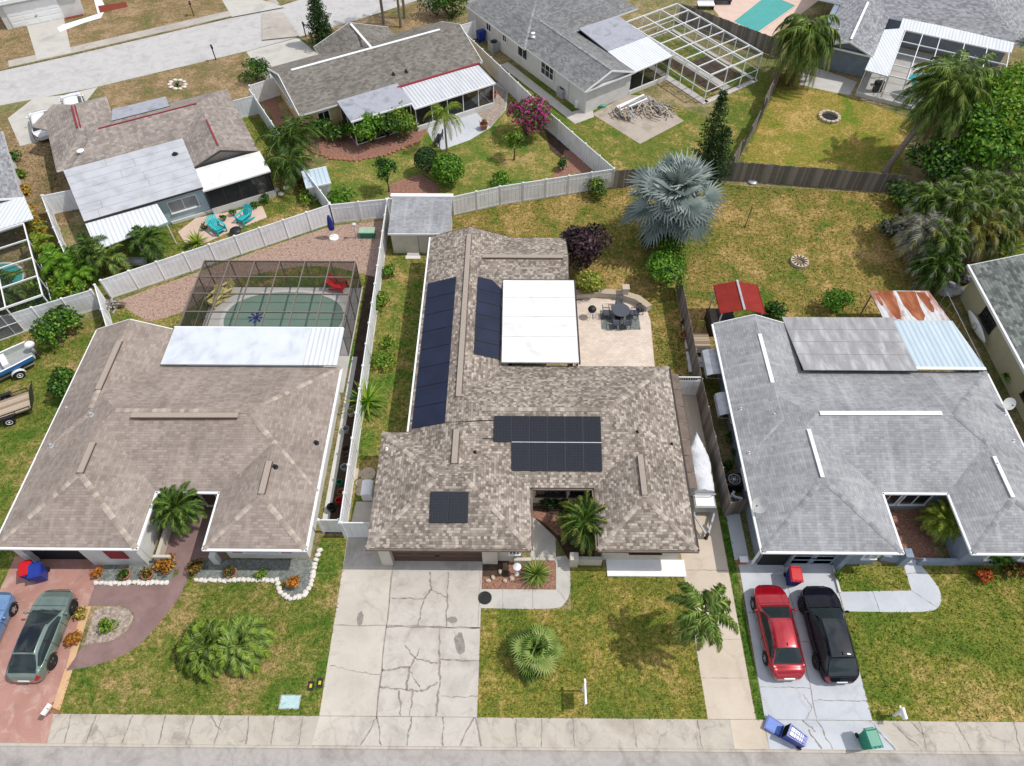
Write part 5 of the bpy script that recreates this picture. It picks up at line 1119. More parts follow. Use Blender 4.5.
# ================================================================ PLANTS
def rv3(rnd):
    while True:
        p=Vector((rnd.uniform(-1,1),rnd.uniform(-1,1),rnd.uniform(-1,1)))
        if .05<p.length<1: return p.normalized()
def leaf(b,p,n,d,l,w,mat,bend=.25):
    """one leaf: base p, direction d, face normal n"""
    s=d.cross(n)
    if s.length<1e-4: return
    s.normalize(); n=s.cross(d)
    m=p+d*l*.5+n*bend*l*.12; q=p+d*l-n*bend*l*.3
    b.add([tuple(p),tuple(m+s*w*.5),tuple(q),tuple(m-s*w*.5)],[(0,1,2,3)],mat)
def foliage(b,c,r,n,size,mats,rnd,lumps=6,low=-.35,shell=.55,aspect=.55,lump_r=.55,weights=None):
    """leafy crown: clumps of leaves scattered over and inside an uneven ellipsoid"""
    c=Vector(c); L=[]
    if lumps==0: L=[(Vector((0,0,0)),.98)]
    for i in range(lumps):
        d=rv3(rnd); d.z=abs(d.z)*1.1+low*.5 if rnd.random()<.7 else d.z
        L.append((Vector((d.x*r[0],d.y*r[1],d.z*r[2]))*rnd.uniform(.35,.62),rnd.uniform(lump_r*.75,lump_r*1.2)))
    if isinstance(mats,str): mats=[mats]
    for i in range(n):
        o,k=rnd.choice(L); d=rv3(rnd)
        if d.z<low: d.z=-d.z
        rr=k*(1-shell*rnd.random()**2)
        p=c+o+Vector((d.x*r[0]*rr,d.y*r[1]*rr,d.z*r[2]*rr))
        if p.z<.02: p.z=rnd.uniform(.03,.2)
        nn=(d+rv3(rnd)*.7).normalized(); dd=nn.cross(rv3(rnd))
        if dd.length<.1: continue
        dd.normalize(); dd=(dd+d*.35-Z*.15).normalized(); sz=size*rnd.uniform(.6,1.35)
        mt=rnd.choices(mats,weights)[0] if weights else rnd.choice(mats)
        leaf(b,p-dd*sz*.3,nn,dd,sz,sz*aspect,mt)
def shrub(name,label,x,y,r,h,n,size,mats,seed,cat='shrub',group=None,lumps=7,aspect=.6,z0=0,low=-.25,weights=None,lump_r=.55,stem=True):
    rnd=random.Random(seed); t=thing(name,label,cat,(x,y,z0),group)
    if r>.7: r*=1.22; h*=1.12; n=int(n*1.25); size*=1.05
    b=MB(); foliage(b,(x,y,z0+h*.5),(r,r,h*(.5 if lumps==0 else .55)),n,size,mats,rnd,lumps,low,.6,aspect,lump_r,weights); b.build('foliage',t,uv=False)
    if stem:
        b=MB()
        for i in range(4):
            a=rnd.uniform(0,6.3); b.tube([(x,y,z0),(x+.3*r*math.cos(a),y+.3*r*math.sin(a),z0+h*.3),(x+.6*r*math.cos(a),y+.6*r*math.sin(a),z0+h*.6)],[.03+.02*r,.02+.015*r,.012],'barkd',5)
        b.build('stem',t,uv=False)
    return t
def frond(b,base,az,el,L,rnd,mat,droop=1.0,nl=26,ll=.55,lw=.05,vee=.5,width_pow=.6,rach='l_lime',dead=None,twist=0,hang=.25):
    """feather frond: arching midrib with two rows of leaflets"""
    d=Vector((math.cos(az)*math.cos(el),math.sin(az)*math.cos(el),math.sin(el))); p=Vector(base); pts=[p.copy()]; N=9; dirs=[]
    for i in range(N):
        t=i/N; d=(d-Z*droop*(.05+.22*t)).normalized(); dirs.append(d.copy()); p=p+d*(L/N); pts.append(p.copy())
    b.tube(pts,[.028*(1-.8*i/N)+.004 for i in range(N+1)],rach,4,False)
    for i in range(nl):
        t=.14+.86*i/(nl-1); f=t*N; k=min(N-1,int(f)); q=pts[k].lerp(pts[k+1],f-k); d=dirs[k]
        u=d.cross(Z)
        if u.length<1e-3:u=Vector((1,0,0))
        u.normalize(); n=u.cross(d)
        prof=(math.sin(math.pi*min(1,(t*.86+.12)))**width_pow)
        l=ll*prof*rnd.uniform(.85,1.12)
        for s in(-1,1):
            ld=(u*s*(1-.28*t)+d*(.35+.75*t)+n*vee*rnd.uniform(.4,1.1)-Z*hang*rnd.uniform(.3,1.2)).normalized()
            m=q+ld*l*.5; e=q+ld*l-Z*l*(.10+.30*hang)*rnd.uniform(.6,1.5)
            w=d*lw*.5
            mt=dead if (dead and t>.72 and rnd.random()<.6) else mat
            b.add([tuple(q-w*.6),tuple(q+w*.6),tuple(m+w),tuple(e),tuple(m-w)],[(0,1,2,3,4)],mt)
def feather_palm(name,label,x,y,h,n,L,seed,mat='l_palm',lean=(0,0),tr=.13,tip=None,el=(-.5,1.25),droop=1.0,ll=.6,nl=26,dead=0,group=None,cat='palm tree',shaft=False,hang=.3,lw=.055,z0=0,vee=.45):
    rnd=random.Random(seed); t=thing(name,label,cat,(x,y,z0),group)
    tx,ty=x+lean[0],y+lean[1]
    if h>.15:
        b=MB(); N=8; pts=[(x+lean[0]*(i/N)**1.3,y+lean[1]*(i/N)**1.3,z0+h*i/N) for i in range(N+1)]
        b.tube(pts,[tr*(1.35 if i==0 else 1.0-.25*i/N) for i in range(N+1)],'bark',9)
        for i in range(int(h/.16)):
            f=(i+.5)/int(h/.16); xx=x+lean[0]*f**1.3;yy=y+lean[1]*f**1.3; b.lathe((xx,yy,z0+h*f),[(tr*(1.04-.25*f),-.02),(tr*(1.10-.25*f),0),(tr*(1.04-.25*f),.02)],'bark',9)
        if shaft: b.tube([(tx,ty,z0+h-.1),(tx,ty,z0+h+.5)],[tr*.8,tr*.5],'l_lime',8)
        b.build('trunk',t,uv=False)
    b=MB(); top=Vector((tx,ty,z0+h+(.4 if shaft else 0)))
    for i in range(n):
        f=i/max(1,n-1); e=el[1]+(el[0]-el[1])*f**.85; az=i*2.399963+rnd.uniform(-.25,.25)
        dd=dead and f>1-dead
        frond(b,top+Vector((math.cos(az),math.sin(az),0))*tr*.5-Z*.15*f,az,e+rnd.uniform(-.12,.12),L*rnd.uniform(.85,1.1)*(.75+.25*min(1,f*2.5)),rnd,'l_dead' if dd else mat,droop*(1.25 if dd else 1),nl,ll,lw,vee,dead=(tip if tip and not dd else None),hang=hang)
    b.build('crown',t,uv=False)
    return t
def fan_leaf(b,c,az,el,pet,r,rnd,mat,segs=18,span=4.1,fold=.05,droop=.25,rach='l_lime',roll=.5):
    d=Vector((math.cos(az)*math.cos(el),math.sin(az)*math.cos(el),math.sin(el))); c=Vector(c); h=c+d*pet-Z*pet*.06
    b.tube([c,c.lerp(h,.5)+Z*pet*.04,h],[.025,.018,.014],rach,4,False)
    d2=(d-Z*.25).normalized(); u=d2.cross(Z)
    if u.length<1e-3:u=Vector((1,0,0))
    u.normalize(); n=u.cross(d2); ro=rnd.uniform(-roll,roll); u,n=u*math.cos(ro)+n*math.sin(ro),n*math.cos(ro)-u*math.sin(ro)
    vs=[tuple(h)]; fs=[]; m=.5; da=span/segs
    def dr(q): return d2*math.cos(q)+u*math.sin(q)
    def ln(q): return r*(.70+.30*math.cos(q*.6))
    def cup(q): return n*(.16*r*abs(math.sin(q*.5)))
    for i in range(segs+1):                       # valley points between the segments
        q=-span/2+da*i; vs.append(tuple(h+dr(q)*ln(q)*m+cup(q)-n*fold*r))
    for i in range(segs):                         # ridge point and drooping tip of each segment
        q=-span/2+da*(i+.5); l=ln(q)*rnd.uniform(.9,1.08)
        vs.append(tuple(h+dr(q)*l*m*1.02+cup(q)+n*fold*r*.6)); vs.append(tuple(h+dr(q+rnd.uniform(-.04,.04))*l+cup(q)*1.05-Z*droop*l*rnd.uniform(.35,1.1)))
        k=segs+2+2*i; fs+=[(0,1+i,k),(0,k,2+i),(1+i,k+1,k),(k,k+1,2+i)]
    b.add(vs,fs,mat)
def fan_palm(name,label,x,y,h,n,pet,r,seed,mat,tr=.2,segs=18,el=(-.6,1.35),droop=.25,dead=0,cat='palm tree',lean=(0,0)):
    rnd=random.Random(seed); t=thing(name,label,cat,(x,y,0)); tx,ty=x+lean[0],y+lean[1]
    if h>.1:
        b=MB(); b.tube([(x+lean[0]*i/6,y+lean[1]*i/6,h*i/6) for i in range(7)],[tr*(1.3-.5*i/6) for i in range(7)],'barkd',9)
        for i in range(int(h*14)):
            a=i*2.4;zz=.1+h*i/int(h*14); b.bar((tx+tr*math.cos(a),ty+tr*math.sin(a),zz),(tx+tr*1.5*math.cos(a),ty+tr*1.5*math.sin(a),zz+.15),.05,'barkd')
        b.build('trunk',t,uv=False)
    b=MB()
    for i in range(n):
        f=i/max(1,n-1); e=el[1]+(el[0]-el[1])*f; az=i*2.399963+rnd.uniform(-.45,.45)
        fan_leaf(b,(tx,ty,h),az,e+rnd.uniform(-.3,.3),pet*rnd.uniform(.6,1.2)*(.6+.4*min(1,f*2)),r*rnd.uniform(.85,1.1),rnd,'l_dead' if dead and f>1-dead else mat,segs,droop=droop)
    b.build('crown',t,uv=False); return t
def rosette(name,label,x,y,n,L,w,seed,mat,z0=0,h=.0,cat='plant',el=(.0,1.35),droop=.5,edge=None,group=None):
    rnd=random.Random(seed); t=thing(name,label,cat,(x,y,z0),group); b=MB()
    for i in range(n):
        f=i/n; az=i*2.4+rnd.uniform(-.15,.15); e=el[1]+(el[0]-el[1])*f+rnd.uniform(-.1,.1); l=L*rnd.uniform(.8,1.1)
        d=Vector((math.cos(az)*math.cos(e),math.sin(az)*math.cos(e),math.sin(e))); p=Vector((x,y,z0+h)); u=d.cross(Z); u=u.normalized() if u.length>1e-3 else Vector((1,0,0))
        vs=[];N=4
        for k in range(N+1):
            tt=k/N; ww=w*(.6+.9*tt if tt<.35 else .92*(1-(tt-.35)/.65)+.02)*.5
            vs+= [tuple(p-u*ww),tuple(p+u*ww)]; d=(d-Z*droop*.22).normalized(); p=p+d*l/N
        b.add(vs,[(2*k,2*k+1,2*k+3,2*k+2) for k in range(N)],edge if edge and rnd.random()<.3 else mat)
    b.build('leaves',t,uv=False)
    b=MB(); b.tube([(x,y,z0-.01),(x,y,z0+h+.12)],[.06,.05],'barkd',7); b.build('stem',t,uv=False); return t
def conifer(name,label,x,y,h,r,seed,tiers=18,mat='l_conif',per=11,cat='conifer',ns=.32,lean=(0,0)):
    rnd=random.Random(seed); t=thing(name,label,cat,(x,y,0)); b=MB(); b.tube([(x,y,0),(x+lean[0]*.5,y+lean[1]*.5,h*.5),(x+lean[0],y+lean[1],h)],[.05+h*.014,.03+h*.009,.015],'barkd',7); b.build('trunk',t,uv=False)
    b=MB()
    for i in range(tiers):
        f=i/tiers; z=h*(.06+.94*f); rr=r*(1-f)**.8*rnd.uniform(.8,1.12)+.10; cx=x+lean[0]*f;cy=y+lean[1]*f
        for k in range(per):
            a=2*math.pi*k/per+i*.7+rnd.uniform(-.3,.3); L=rr*rnd.uniform(.7,1.15); d=Vector((math.cos(a),math.sin(a),.18)).normalized()
            p=Vector((cx,cy,z)); N=max(4,int(L/.13))
            b.tube([p,p+d*L*.6,p+d*L-Z*.05*L],[.018,.012,.005],'barkd',3,False)
            for j in range(N):
                q=p+d*L*(j+1)/N-Z*.04*L*(j/N)
                for s_ in range(4):
                    dd=(d*.6+rv3(rnd)*.8+Z*.15).normalized(); leaf(b,q,rv3(rnd),dd,ns*rnd.uniform(.6,1.2),ns*.30,mat)
    b.build('crown',t,uv=False); return t
def tree(name,label,x,y,h,r,seed,mats,n,size,trunk_h=None,tr=.12,lumps=12,cat='tree',group=None,aspect=.6,lump_r=.42,rz=None,weights=None):
    rnd=random.Random(seed); t=thing(name,label,cat,(x,y,0),group); th=trunk_h or h*.4
    b=MB(); b.tube([(x,y,0),(x+.05,y,th*.5),(x,y+.04,th)],[tr*1.4,tr,tr*.8],'barkd',8)
    for i in range(7):
        a=i*.9+rnd.uniform(-.3,.3); k=rnd.uniform(.4,.75); b.tube([(x,y,th*.9),(x+r*.35*math.cos(a)*k,y+r*.35*math.sin(a)*k,th+(h-th)*.25),(x+r*math.cos(a)*k,y+r*math.sin(a)*k,th+(h-th)*.6)],[tr*.55,tr*.35,tr*.12],'barkd',6)
    b.build('trunk',t,uv=False)
    b=MB(); foliage(b,(x,y,th+(h-th)*.5),(r,r,rz or (h-th)*.58),n,size,mats,rnd,lumps,-.5,.6,aspect,lump_r,weights); b.build('crown',t,uv=False); return t
def P0(u,v,z=0): return site(u,v,z)[:2]
# front lawns
x,y=P0(535,655); fan_palm('fan_palm','bushy fan palm on the olive lawn beside the cracked driveway',x,y,.8,52,.78,.80,1,'l_palml',.16,18,(-.85,1.35),.3,dead=.05)
x,y=P0(684,643); feather_palm('feather_palm','slim palm arching over the sand-coloured walk from the olive lawn',x,y,4.3,22,2.5,2,'l_palml',lean=(.15,.2),tr=.10,tip='l_palmy',el=(-.6,1.15),droop=2.1,ll=.48,nl=52,hang=.95,vee=.15,lw=.08)
for k,(u,v,s_) in enumerate(((215,650,3),(246,648,4))):
    x,y=P0(u,v); feather_palm('bushy_palm',('left clump of the bushy palm pair on the left lawn','right clump of the bushy palm pair on the left lawn')[k],x,y,1.0,72,1.65,s_,'l_palm' if k==0 else 'l_palml',tr=.15,el=(-.5,1.4),droop=1.2,ll=.44,nl=36,hang=.22,tip='l_lime',lw=.07)
x,y=P0(582,538); feather_palm('courtyard_palm','palm with yellowing frond tips in the courtyard of the tan house',x,y,2.3,56,1.85,5,'l_palmd',tr=.12,el=(-.6,1.35),droop=1.25,ll=.36,nl=36,tip='l_palmy',hang=.3,lw=.04)
x,y=P0(191,525); feather_palm('courtyard_palm','deep green palm in the courtyard of the brown roofed house',x,y,2.3,52,1.65,6,'l_palmd',tr=.11,el=(-.5,1.35),droop=1.15,ll=.36,nl=34,hang=.25,lw=.045,tip='l_palm')
x,y=P0(932,530); feather_palm('courtyard_palm','lime tipped palm in the courtyard of the grey roofed house',x,y,1.5,40,1.4,7,'l_lime',tr=.10,el=(-.55,1.35),droop=1.2,ll=.34,nl=30,tip='l_palmy',hang=.3,lw=.045)
x,y=P0(536,576); rosette('agave','spiky green rosette in the red mulch bed by the tan house',x,y,150,1.0,.075,8,'l_palml',h=.25,el=(-.1,1.4),droop=.35,edge='l_lime')
rnd=random.Random(21)
for k,(u,v,c_) in enumerate(((545,497,0),(553,499,0),(562,496,0))):
    x,y=P0(u,v+8); shrub('courtyard_shrub',('first dark shrub from the left under the tan courtyard windows','middle dark shrub under the tan courtyard windows','dark shrub nearest the palm under the tan courtyard windows')[k],x,y,.35,.7,160,.16,'l_dark',30+k,lumps=4)
# house B bed plants
def pot(label,x,y,seed,mats,r=.30,h=.34,fol=.36,n=120,size=.16,cat='potted plant'):
    t=thing('potted_plant',label,cat,(x,y,0)); b=MB(); b.lathe((x,y,0),[(r*.65,0),(r*.95,h*.7),(r*1.05,h*.8),(r*1.1,h),(r*.92,h),(r*.88,h*.8)],'terra',18); b.build('pot',t,smooth=False)
    b=MB(); b.lathe((x,y,0),[(r*.8,h*.82),(r*.6,h*.86),(.01,h*.87)],'soil',14); b.build('soil',t)
    rnd=random.Random(seed); b=MB(); foliage(b,(x,y,h+fol*.45),(fol,fol,fol*.7),n,size,mats,rnd,4,-.2,.6,.45,.6); b.build('foliage',t,uv=False); return t
for lab,u,v,sd,mt in (('terracotta pot with green plant left of the stamped path',126,578,41,['l_dark','l_green']),('terracotta pot with sparse plant next to the orange croton',149,578,42,['l_dark','l_croton']),('terracotta pot on the grey gravel right of the path',232,576,43,['l_croton','l_dark'])):
    x,y=P0(u,v); pot(lab,x,y+.1,sd,mt)
for nm,lab,u,v,r,h,n,sz,mt,sd in (
 ('croton','orange croton bush by the stamped path entrance',168,567,.60,.85,420,.2,['l_orange','l_croton'],51),
 ('croton','rust coloured croton right of the stamped path entrance',199,570,.50,.75,340,.18,['l_croton','l_dark'],52),
 ('croton','orange croton at the corner of the red driveway',99,575,.36,.5,200,.16,['l_orange'],53),
 ('croton','upper croton beside the sage car',82,616,.42,.5,240,.17,['l_croton','l_yellow'],54),
 ('croton','lower croton beside the sage car',75,640,.48,.5,260,.17,['l_croton','l_orange'],55),
 ('shrub','yellow-green shrub in the round gravel island',109,627,.50,.55,320,.16,['l_lime','l_green'],56),
 ('shrub','low bright shrub in the gravel bed below the shuttered window',262,575,.38,.4,180,.14,['l_lime','l_green'],57),
 ('croton','vivid orange shrub in the curved stone edged bed',294,584,.42,.75,360,.17,['l_orange'],58),
 ('shrub','large leafy hibiscus with pink flowers by the white fence left',66,338,1.35,1.9,1500,.24,['l_green','l_bright','l_dark'],59),
 ('shrub','dark hibiscus with red flowers beside the brown roof',68,392,1.15,1.5,1200,.22,['l_dark','l_green'],60),
 ('shrub','small clump at the top of the narrow side yard',390,275,.6,.9,300,.2,['l_green','l_bright'],61),
 ('shrub','middle clump in the narrow side yard',383,307,.75,.9,420,.18,['l_green','l_lime'],62),
 ('shrub','sparse clump low in the narrow side yard',387,345,.6,.6,200,.2,['l_green','l_lime'],63),
 ('shrub','ragged clump above the spiky yucca in the side yard',384,365,.8,.6,300,.22,['l_lime','l_green'],64),
 ('shrub','dark purple leaved bush at the tan roof rear corner',586,268,1.7,2.9,3200,.26,['l_purple'],65),
 ('shrub','yellow croton by the paver patio seat wall',592,292,1.0,1.5,900,.26,['l_yellow','l_lime'],66),
 ('shrub','round bright green bush below the silver palm',664,284,1.62,2.1,3200,.19,['l_bright','l_green'],67),
 ('shrub','bright bush tucked between silver palm and round bush',668,258,1.2,1.9,1300,.2,['l_bright','l_green'],68),
 ('shrub','dark bush at the foot of the silver palm',650,247,1.0,1.4,700,.22,['l_dark','l_conif'],69),
 ('shrub','small olive bush at the white fence corner',592,196,1.05,1.25,900,.17,['l_lime','l_dark'],70),
 ('shrub','round bush behind the dark flat roof edge',832,311,1.15,1.5,1100,.2,['l_green','l_bright'],71),
 ('shrub','bush beside the red canopy gazebo',772,320,.8,1.3,600,.22,['l_green','l_dark'],72),
 ('shrub','leafy green bush before the grey roofed house front wall',991,563,.62,1.5,520,.24,['l_bright','l_green'],73),
 ('croton','red flowering shrub at the grey house corner bed',978,576,.55,.6,420,.17,['l_redf','l_orange'],74),
 ('shrub','dusky shrub between red flowers and picture edge',1008,572,.6,.7,380,.18,['l_dark','l_croton'],75),
 ('croton','red tinted shrub at the far right of the front bed',1020,573,.4,.6,240,.17,['l_redf','l_croton'],76),
 ('shrub','weedy shrub at left of the small front patch',836,577,.35,.4,150,.16,['l_lime','l_green'],77),
 # E yard
 ('topiary','light green clipped round shrub in the yellow house yard',449,184,1.12,2.4,3800,.2,['l_green','l_bright'],80),
 ('topiary','dark clipped round shrub in the yellow house yard',428,174,.85,2.2,2600,.17,['l_dark','l_conif'],81),
 ('hedge','left broad hedge before the grey patio roof',373,143,1.5,2.3,1700,.24,['l_green','l_bright'],82),
 ('hedge','middle hedge before the grey patio roof',388,137,1.4,2.4,1500,.24,['l_green','l_dark'],83),
 ('hedge','right hedge with yellowish leaves at the patio roof corner',404,134,1.3,2.5,1500,.22,['l_green','l_lime'],84),
 ('bougainvillea','magenta bougainvillea by the white fence',527,135,1.9,3.1,2900,.24,['l_pink','l_pink','l_dark','l_green'],85),
 ('shrub','low bush at the foot of the long white fence',500,186,.9,.9,420,.2,['l_green','l_bright'],86),
 ('shrub','small dark bush in the fence corner mulch',563,170,.5,1.1,360,.17,['l_dark','l_green'],87),
 ('shrub','bush below the small ribbed shed',345,205,1.3,1.1,900,.2,['l_green','l_bright'],88),
 ('shrub','leafy bush right of the drooping palms',325,140,1.1,1.6,800,.24,['l_green','l_dark'],89),
 ('shrub','dark bush in the mulch beneath the patio roof',342,141,1.0,1.3,600,.22,['l_dark','l_green'],90),
 ('shrub','dark bush at the street corner of the yellow house',257,80,1.4,1.5,900,.22,['l_dark','l_green'],91),
 ('shrub','tall shrub behind the yellow house by the street',452,18,2.0,2.6,1200,.26,['l_green','l_dark'],92),
 ('shrub','grey-green shrub beside the tall street-side shrub',437,15,1.5,2.2,700,.26,['l_dark','l_grey'],93),
 # D yard
 ('shrub','round bush at the end of the pale kneewall',267,203,.55,.8,320,.14,['l_green','l_dark'],94),
 ('shrub','second round bush beside the pale kneewall',255,208,.42,.5,220,.13,['l_green','l_dark'],95),
 ('shrub','yellow-green bush near the small shed and fence',310,202,.8,.9,380,.18,['l_lime','l_green'],96),
 ('shrub','rusty shrub above the yellow-green bush by the fence',303,190,.7,.9,300,.18,['l_croton','l_dark'],97),
 ):
    x,y=P0(u,v); shrub(nm,lab,x,y,r,h,n,sz,mt,sd,cat='hedge' if nm=='hedge' else 'shrub',lumps=0 if nm=='topiary' else 7)
# flowers on the two hibiscus
# side-yard yucca
x,y=P0(369,408); rosette('yucca','large spiky yucca leaning by the white side fence',x,y,46,1.7,.16,98,'l_bright',h=.7,el=(-.35,1.3),droop=.45,edge='l_lime')
x,y=P0(353,455); rosette('agave','small grey agave beside the white fence',x,y,18,.5,.07,99,'l_grey',h=.1)
x,y=P0(198,245); rosette('bromeliad','bright lime rosette on the pale patio behind the fence',x,y,40,1.2,.16,100,'l_lime',h=.2,el=(.1,1.3),droop=.5)
# E yard trees
x,y=P0(389,192); tree('small_tree','small dark-leaved tree in the round mulch bed',x,y,3.2,1.25,101,['l_dark','l_green'],1000,.24,1.0,.06,8)
x,y=P0(514,160); tree('small_tree','little umbrella-shaped tree near the bougainvillea',x,y,2.7,1.15,102,['l_lime','l_green'],800,.2,1.3,.06,7)
x,y=P0(447,152); feather_palm('feather_palm','thin palm with yellow hanging fronds by the curved patio',x,y,3.8,14,2.4,103,'l_lime',tr=.09,el=(-.75,1.1),droop=1.7,ll=.5,nl=26,tip='l_palmy',hang=.7,dead=.1)
for k,(u,v,hh,sd) in enumerate(((292,170,3.0,104),(305,165,3.4,105),(296,185,2.4,106))):
    x,y=P0(u,v); feather_palm('drooping_palm',('leftmost drooping palm by the yellow house side fence','tallest drooping palm by the yellow house side fence','lowest drooping palm by the yellow house side fence')[k],x,y,hh,22,2.7,sd,'l_palmd',tr=.09,el=(-.6,1.15),droop=1.5,ll=.58,nl=30,hang=.5)
x,y=P0(324,45); conifer('conifer','cone shaped conifer at the street by the driveway',x,y,5.6,1.55,107,15,'l_conif',10)
for k,(u,v,hh) in enumerate(((384,24,6.0),(401,27,5.0),(405,18,5.2))):
    x,y=P0(u,v); feather_palm('street_palm',('street palm with grey trunk behind the yellow house','left yellowish street palm behind the yellow house','right yellowish street palm behind the yellow house')[k],x,y,hh,16,2.3,108+k,'l_palm' if k==0 else 'l_lime',tr=.15,el=(-.7,1.0),droop=1.4,ll=.5,nl=22,hang=.5)
# silver palm and pines
x,y=P0(665,243); fan_palm('silver_palm','large silver-blue fan palm by the rear fence line',x,y,4.5,48,2.0,2.0,111,'l_silver',.3,20,(-1.0,1.35),.10)
x,y=P0(702,178); conifer('conifer','taller dark conifer behind the silver palm',x,y,8.0,1.25,112,17,'l_conif',8,ns=.30)
x,y=P0(712,182); conifer('conifer','shorter dark conifer right behind the silver palm',x,y,5.2,1.5,113,11,'l_conif',8,ns=.30)
# D yard plants at left
for k,(u,v,hh,n_,L_,m_) in enumerate(((158,262,2.4,20,1.7,'l_palmd'),(103,270,2.3,16,1.8,'l_palmd'),(120,276,2.0,15,1.7,'l_palm'),(70,280,1.8,18,1.9,'l_bright'),(84,284,1.4,18,1.7,'l_bright'),(48,258,1.4,14,1.6,'l_lime'),(20,300,1.6,14,2.0,'l_palm'),(6,306,1.9,14,2.1,'l_palmd'))):
    x,y=P0(u,v); feather_palm('garden_palm',('palm in front of the white ribbed awning','palm left of the white ribbed awning post','palm between awning and white fence corner','bright palm in the middle of the tropical bed','low bright palm by the tropical bed fence','lime palm at the cage kneewall','banana-like palm by the left edge fence','dark palm at the left edge by the cage')[k],x,y,hh,n_,L_,120+k,m_,tr=.09,el=(-.5,1.2),droop=1.3,ll=.5,nl=24,hang=.35,lw=.075)
for k,(u,v,r,h,mt) in enumerate(((62,268,1.2,1.5,['l_bright','l_green']),(75,292,1.4,1.2,['l_green','l_lime']),(50,290,1.1,1.3,['l_bright','l_lime']),(40,240,.9,1.4,['l_lime','l_orange']),(92,268,1.0,1.2,['l_green','l_dark']),(45,308,1.2,1.0,['l_green','l_bright']),(33,222,.8,1.0,['l_orange','l_yellow']),(28,192,.7,.6,['l_orange','l_yellow']),(20,178,.6,.6,['l_lime','l_green']),(15,163,.8,.8,['l_dark','l_green']))):
    x,y=P0(u,v); shrub('tropical_shrub',('bright bush in the middle of the tropical bed','low bush against the white fence in the tropical bed','lime bush beside the cage kneewall','lime and orange bush at the tropical bed top','green bush beside the awning in the tropical bed','low bush at the bottom of the tropical bed','orange bush above the tropical bed','orange flowering plant on the strip at the left edge','lime plant on the strip at the left edge','dark plant on the strip at the left edge')[k],x,y,r,h,int(520*r),.24,mt,140+k)
for k,(u,v) in enumerate(((190,248),(205,229),(213,225),(225,220),(234,216))):
    x,y=P0(u,v); shrub('patio_shrub','small clipped bush in the row along the pale blue kneewall',x,y,.38,.5,180,.12,['l_green','l_dark'],160+k,group='clipped bushes along the kneewall',lumps=4)
# right-hand rear garden
x,y=P0(790,84); feather_palm('drooping_palm','big palm with heavy hanging fronds by the leaning board fence',x,y,5.0,66,4.9,170,'l_palm',lean=(.2,.2),tr=.22,el=(-1.3,1.05),droop=2.3,ll=.8,nl=46,hang=1.0,dead=.06,tip='l_palmy',vee=.1,lw=.08)
x,y=P0(885,172); feather_palm('leaning_palm','leaning palm with thick crown and brown skirt beside the fire-pit lawn',x,y,6.8,78,4.3,171,'l_palm',lean=(3.0,1.9),tr=.26,el=(-1.35,1.25),droop=1.4,ll=.85,nl=44,hang=.75,dead=.24,vee=.2,lw=.09)
for k,(u,v,h,r,mt,n_) in enumerate(((958,172,6.0,4.6,['l_bright','l_green'],8000),(998,172,6.4,4.8,['l_bright','l_bright','l_lime'],9000),(1022,140,6.2,4.6,['l_bright','l_green'],6500),(980,140,6.0,4.4,['l_bright','l_bright','l_lime'],7000),(930,186,3.8,2.8,['l_green','l_dark'],3000),(1032,80,5.0,3.4,['l_green','l_bright'],2800))):
    x,y=P0(u,v); tree('broadleaf_tree',('bright green tree right of the leaning palm','lime green tree at the right edge behind the ragged palms','tall green tree cut by the right edge','green tree behind the leaning palm crown','low dark tree beneath the leaning palm','green tree at the right edge beside the pale roof')[k],x,y,h,r,180+k,mt,n_,.36,h*.28,.14,16)
rp=[(905,262,3.2,2.6,'l_grey'),(925,270,3.2,2.5,'l_palm'),(935,250,4.4,2.7,'l_palm'),(955,262,3.6,2.6,'l_palmy'),(970,245,4.2,2.6,'l_palm'),(945,235,4.6,2.6,'l_palm'),(975,258,2.8,2.3,'l_palm'),(910,240,4.0,2.5,'l_palm'),(985,228,3.8,2.5,'l_palm'),(925,285,2.2,2.3,'l_palmd')]
rl=['grey-fronded palm at the left of the ragged palm clump','green palm low in the ragged palm clump','green palm at the heart of the ragged clump','yellowish palm right of the ragged clump centre','green palm at the upper right of the ragged clump','tall green palm topping the ragged clump','green palm at the ragged clump right foot','green palm at the upper left of the ragged clump','green palm at the ragged clump right top','deep green palm at the ragged clump front foot']
for k,(u,v,hh,L_,m_) in enumerate(rp):
    x,y=P0(u,v); feather_palm('ragged_palm',rl[k],x,y,hh,34,L_,200+k,m_,tr=.1,el=(-.8,1.25),droop=1.6,ll=.62,nl=30,hang=.55,tip='l_grey' if m_!='l_grey' else 'l_palmy',dead=.15,lw=.085)
for k,(u,v) in enumerate(((1000,262),(1012,238),(1022,225))):
    x,y=P0(u,v); feather_palm('low_palm',('lime low palm behind the pale yellow house','yellowish low palm at the right edge','dark low palm at the right edge')[k],x,y,.9,18,1.8,220+k,('l_lime','l_palmy','l_palmd')[k],tr=.1,el=(-.2,1.2),droop=1.1,ll=.5,nl=24,hang=.3)
for k,(u,v,r,h,mt,n_) in enumerate(((905,205,1.6,1.6,['l_dark','l_green'],900),(1005,205,1.4,1.0,['l_dark','l_grey'],500),(893,232,1.2,1.0,['l_dark','l_grey'],500),(968,372,.7,.7,['l_dark','l_green'],300),(1010,383,.7,.8,['l_lime','l_green'],320),(960,190,1.8,1.6,['l_green','l_dark'],900),(730,505,.1,.1,['l_dark'],4))):
    if k==6: continue
    x,y=P0(u,v); shrub('undergrowth_shrub',('dark undergrowth bush at the end of the rear board fence','scrubby bush between trees and right edge','scrubby bush at the left foot of the ragged palms','weedy bush along the narrow side strip by the pale house','lime plant under the pale yellow house window','undergrowth bush between leaning palm and ragged palms')[k],x,y,r,h,n_,.28,mt,230+k)
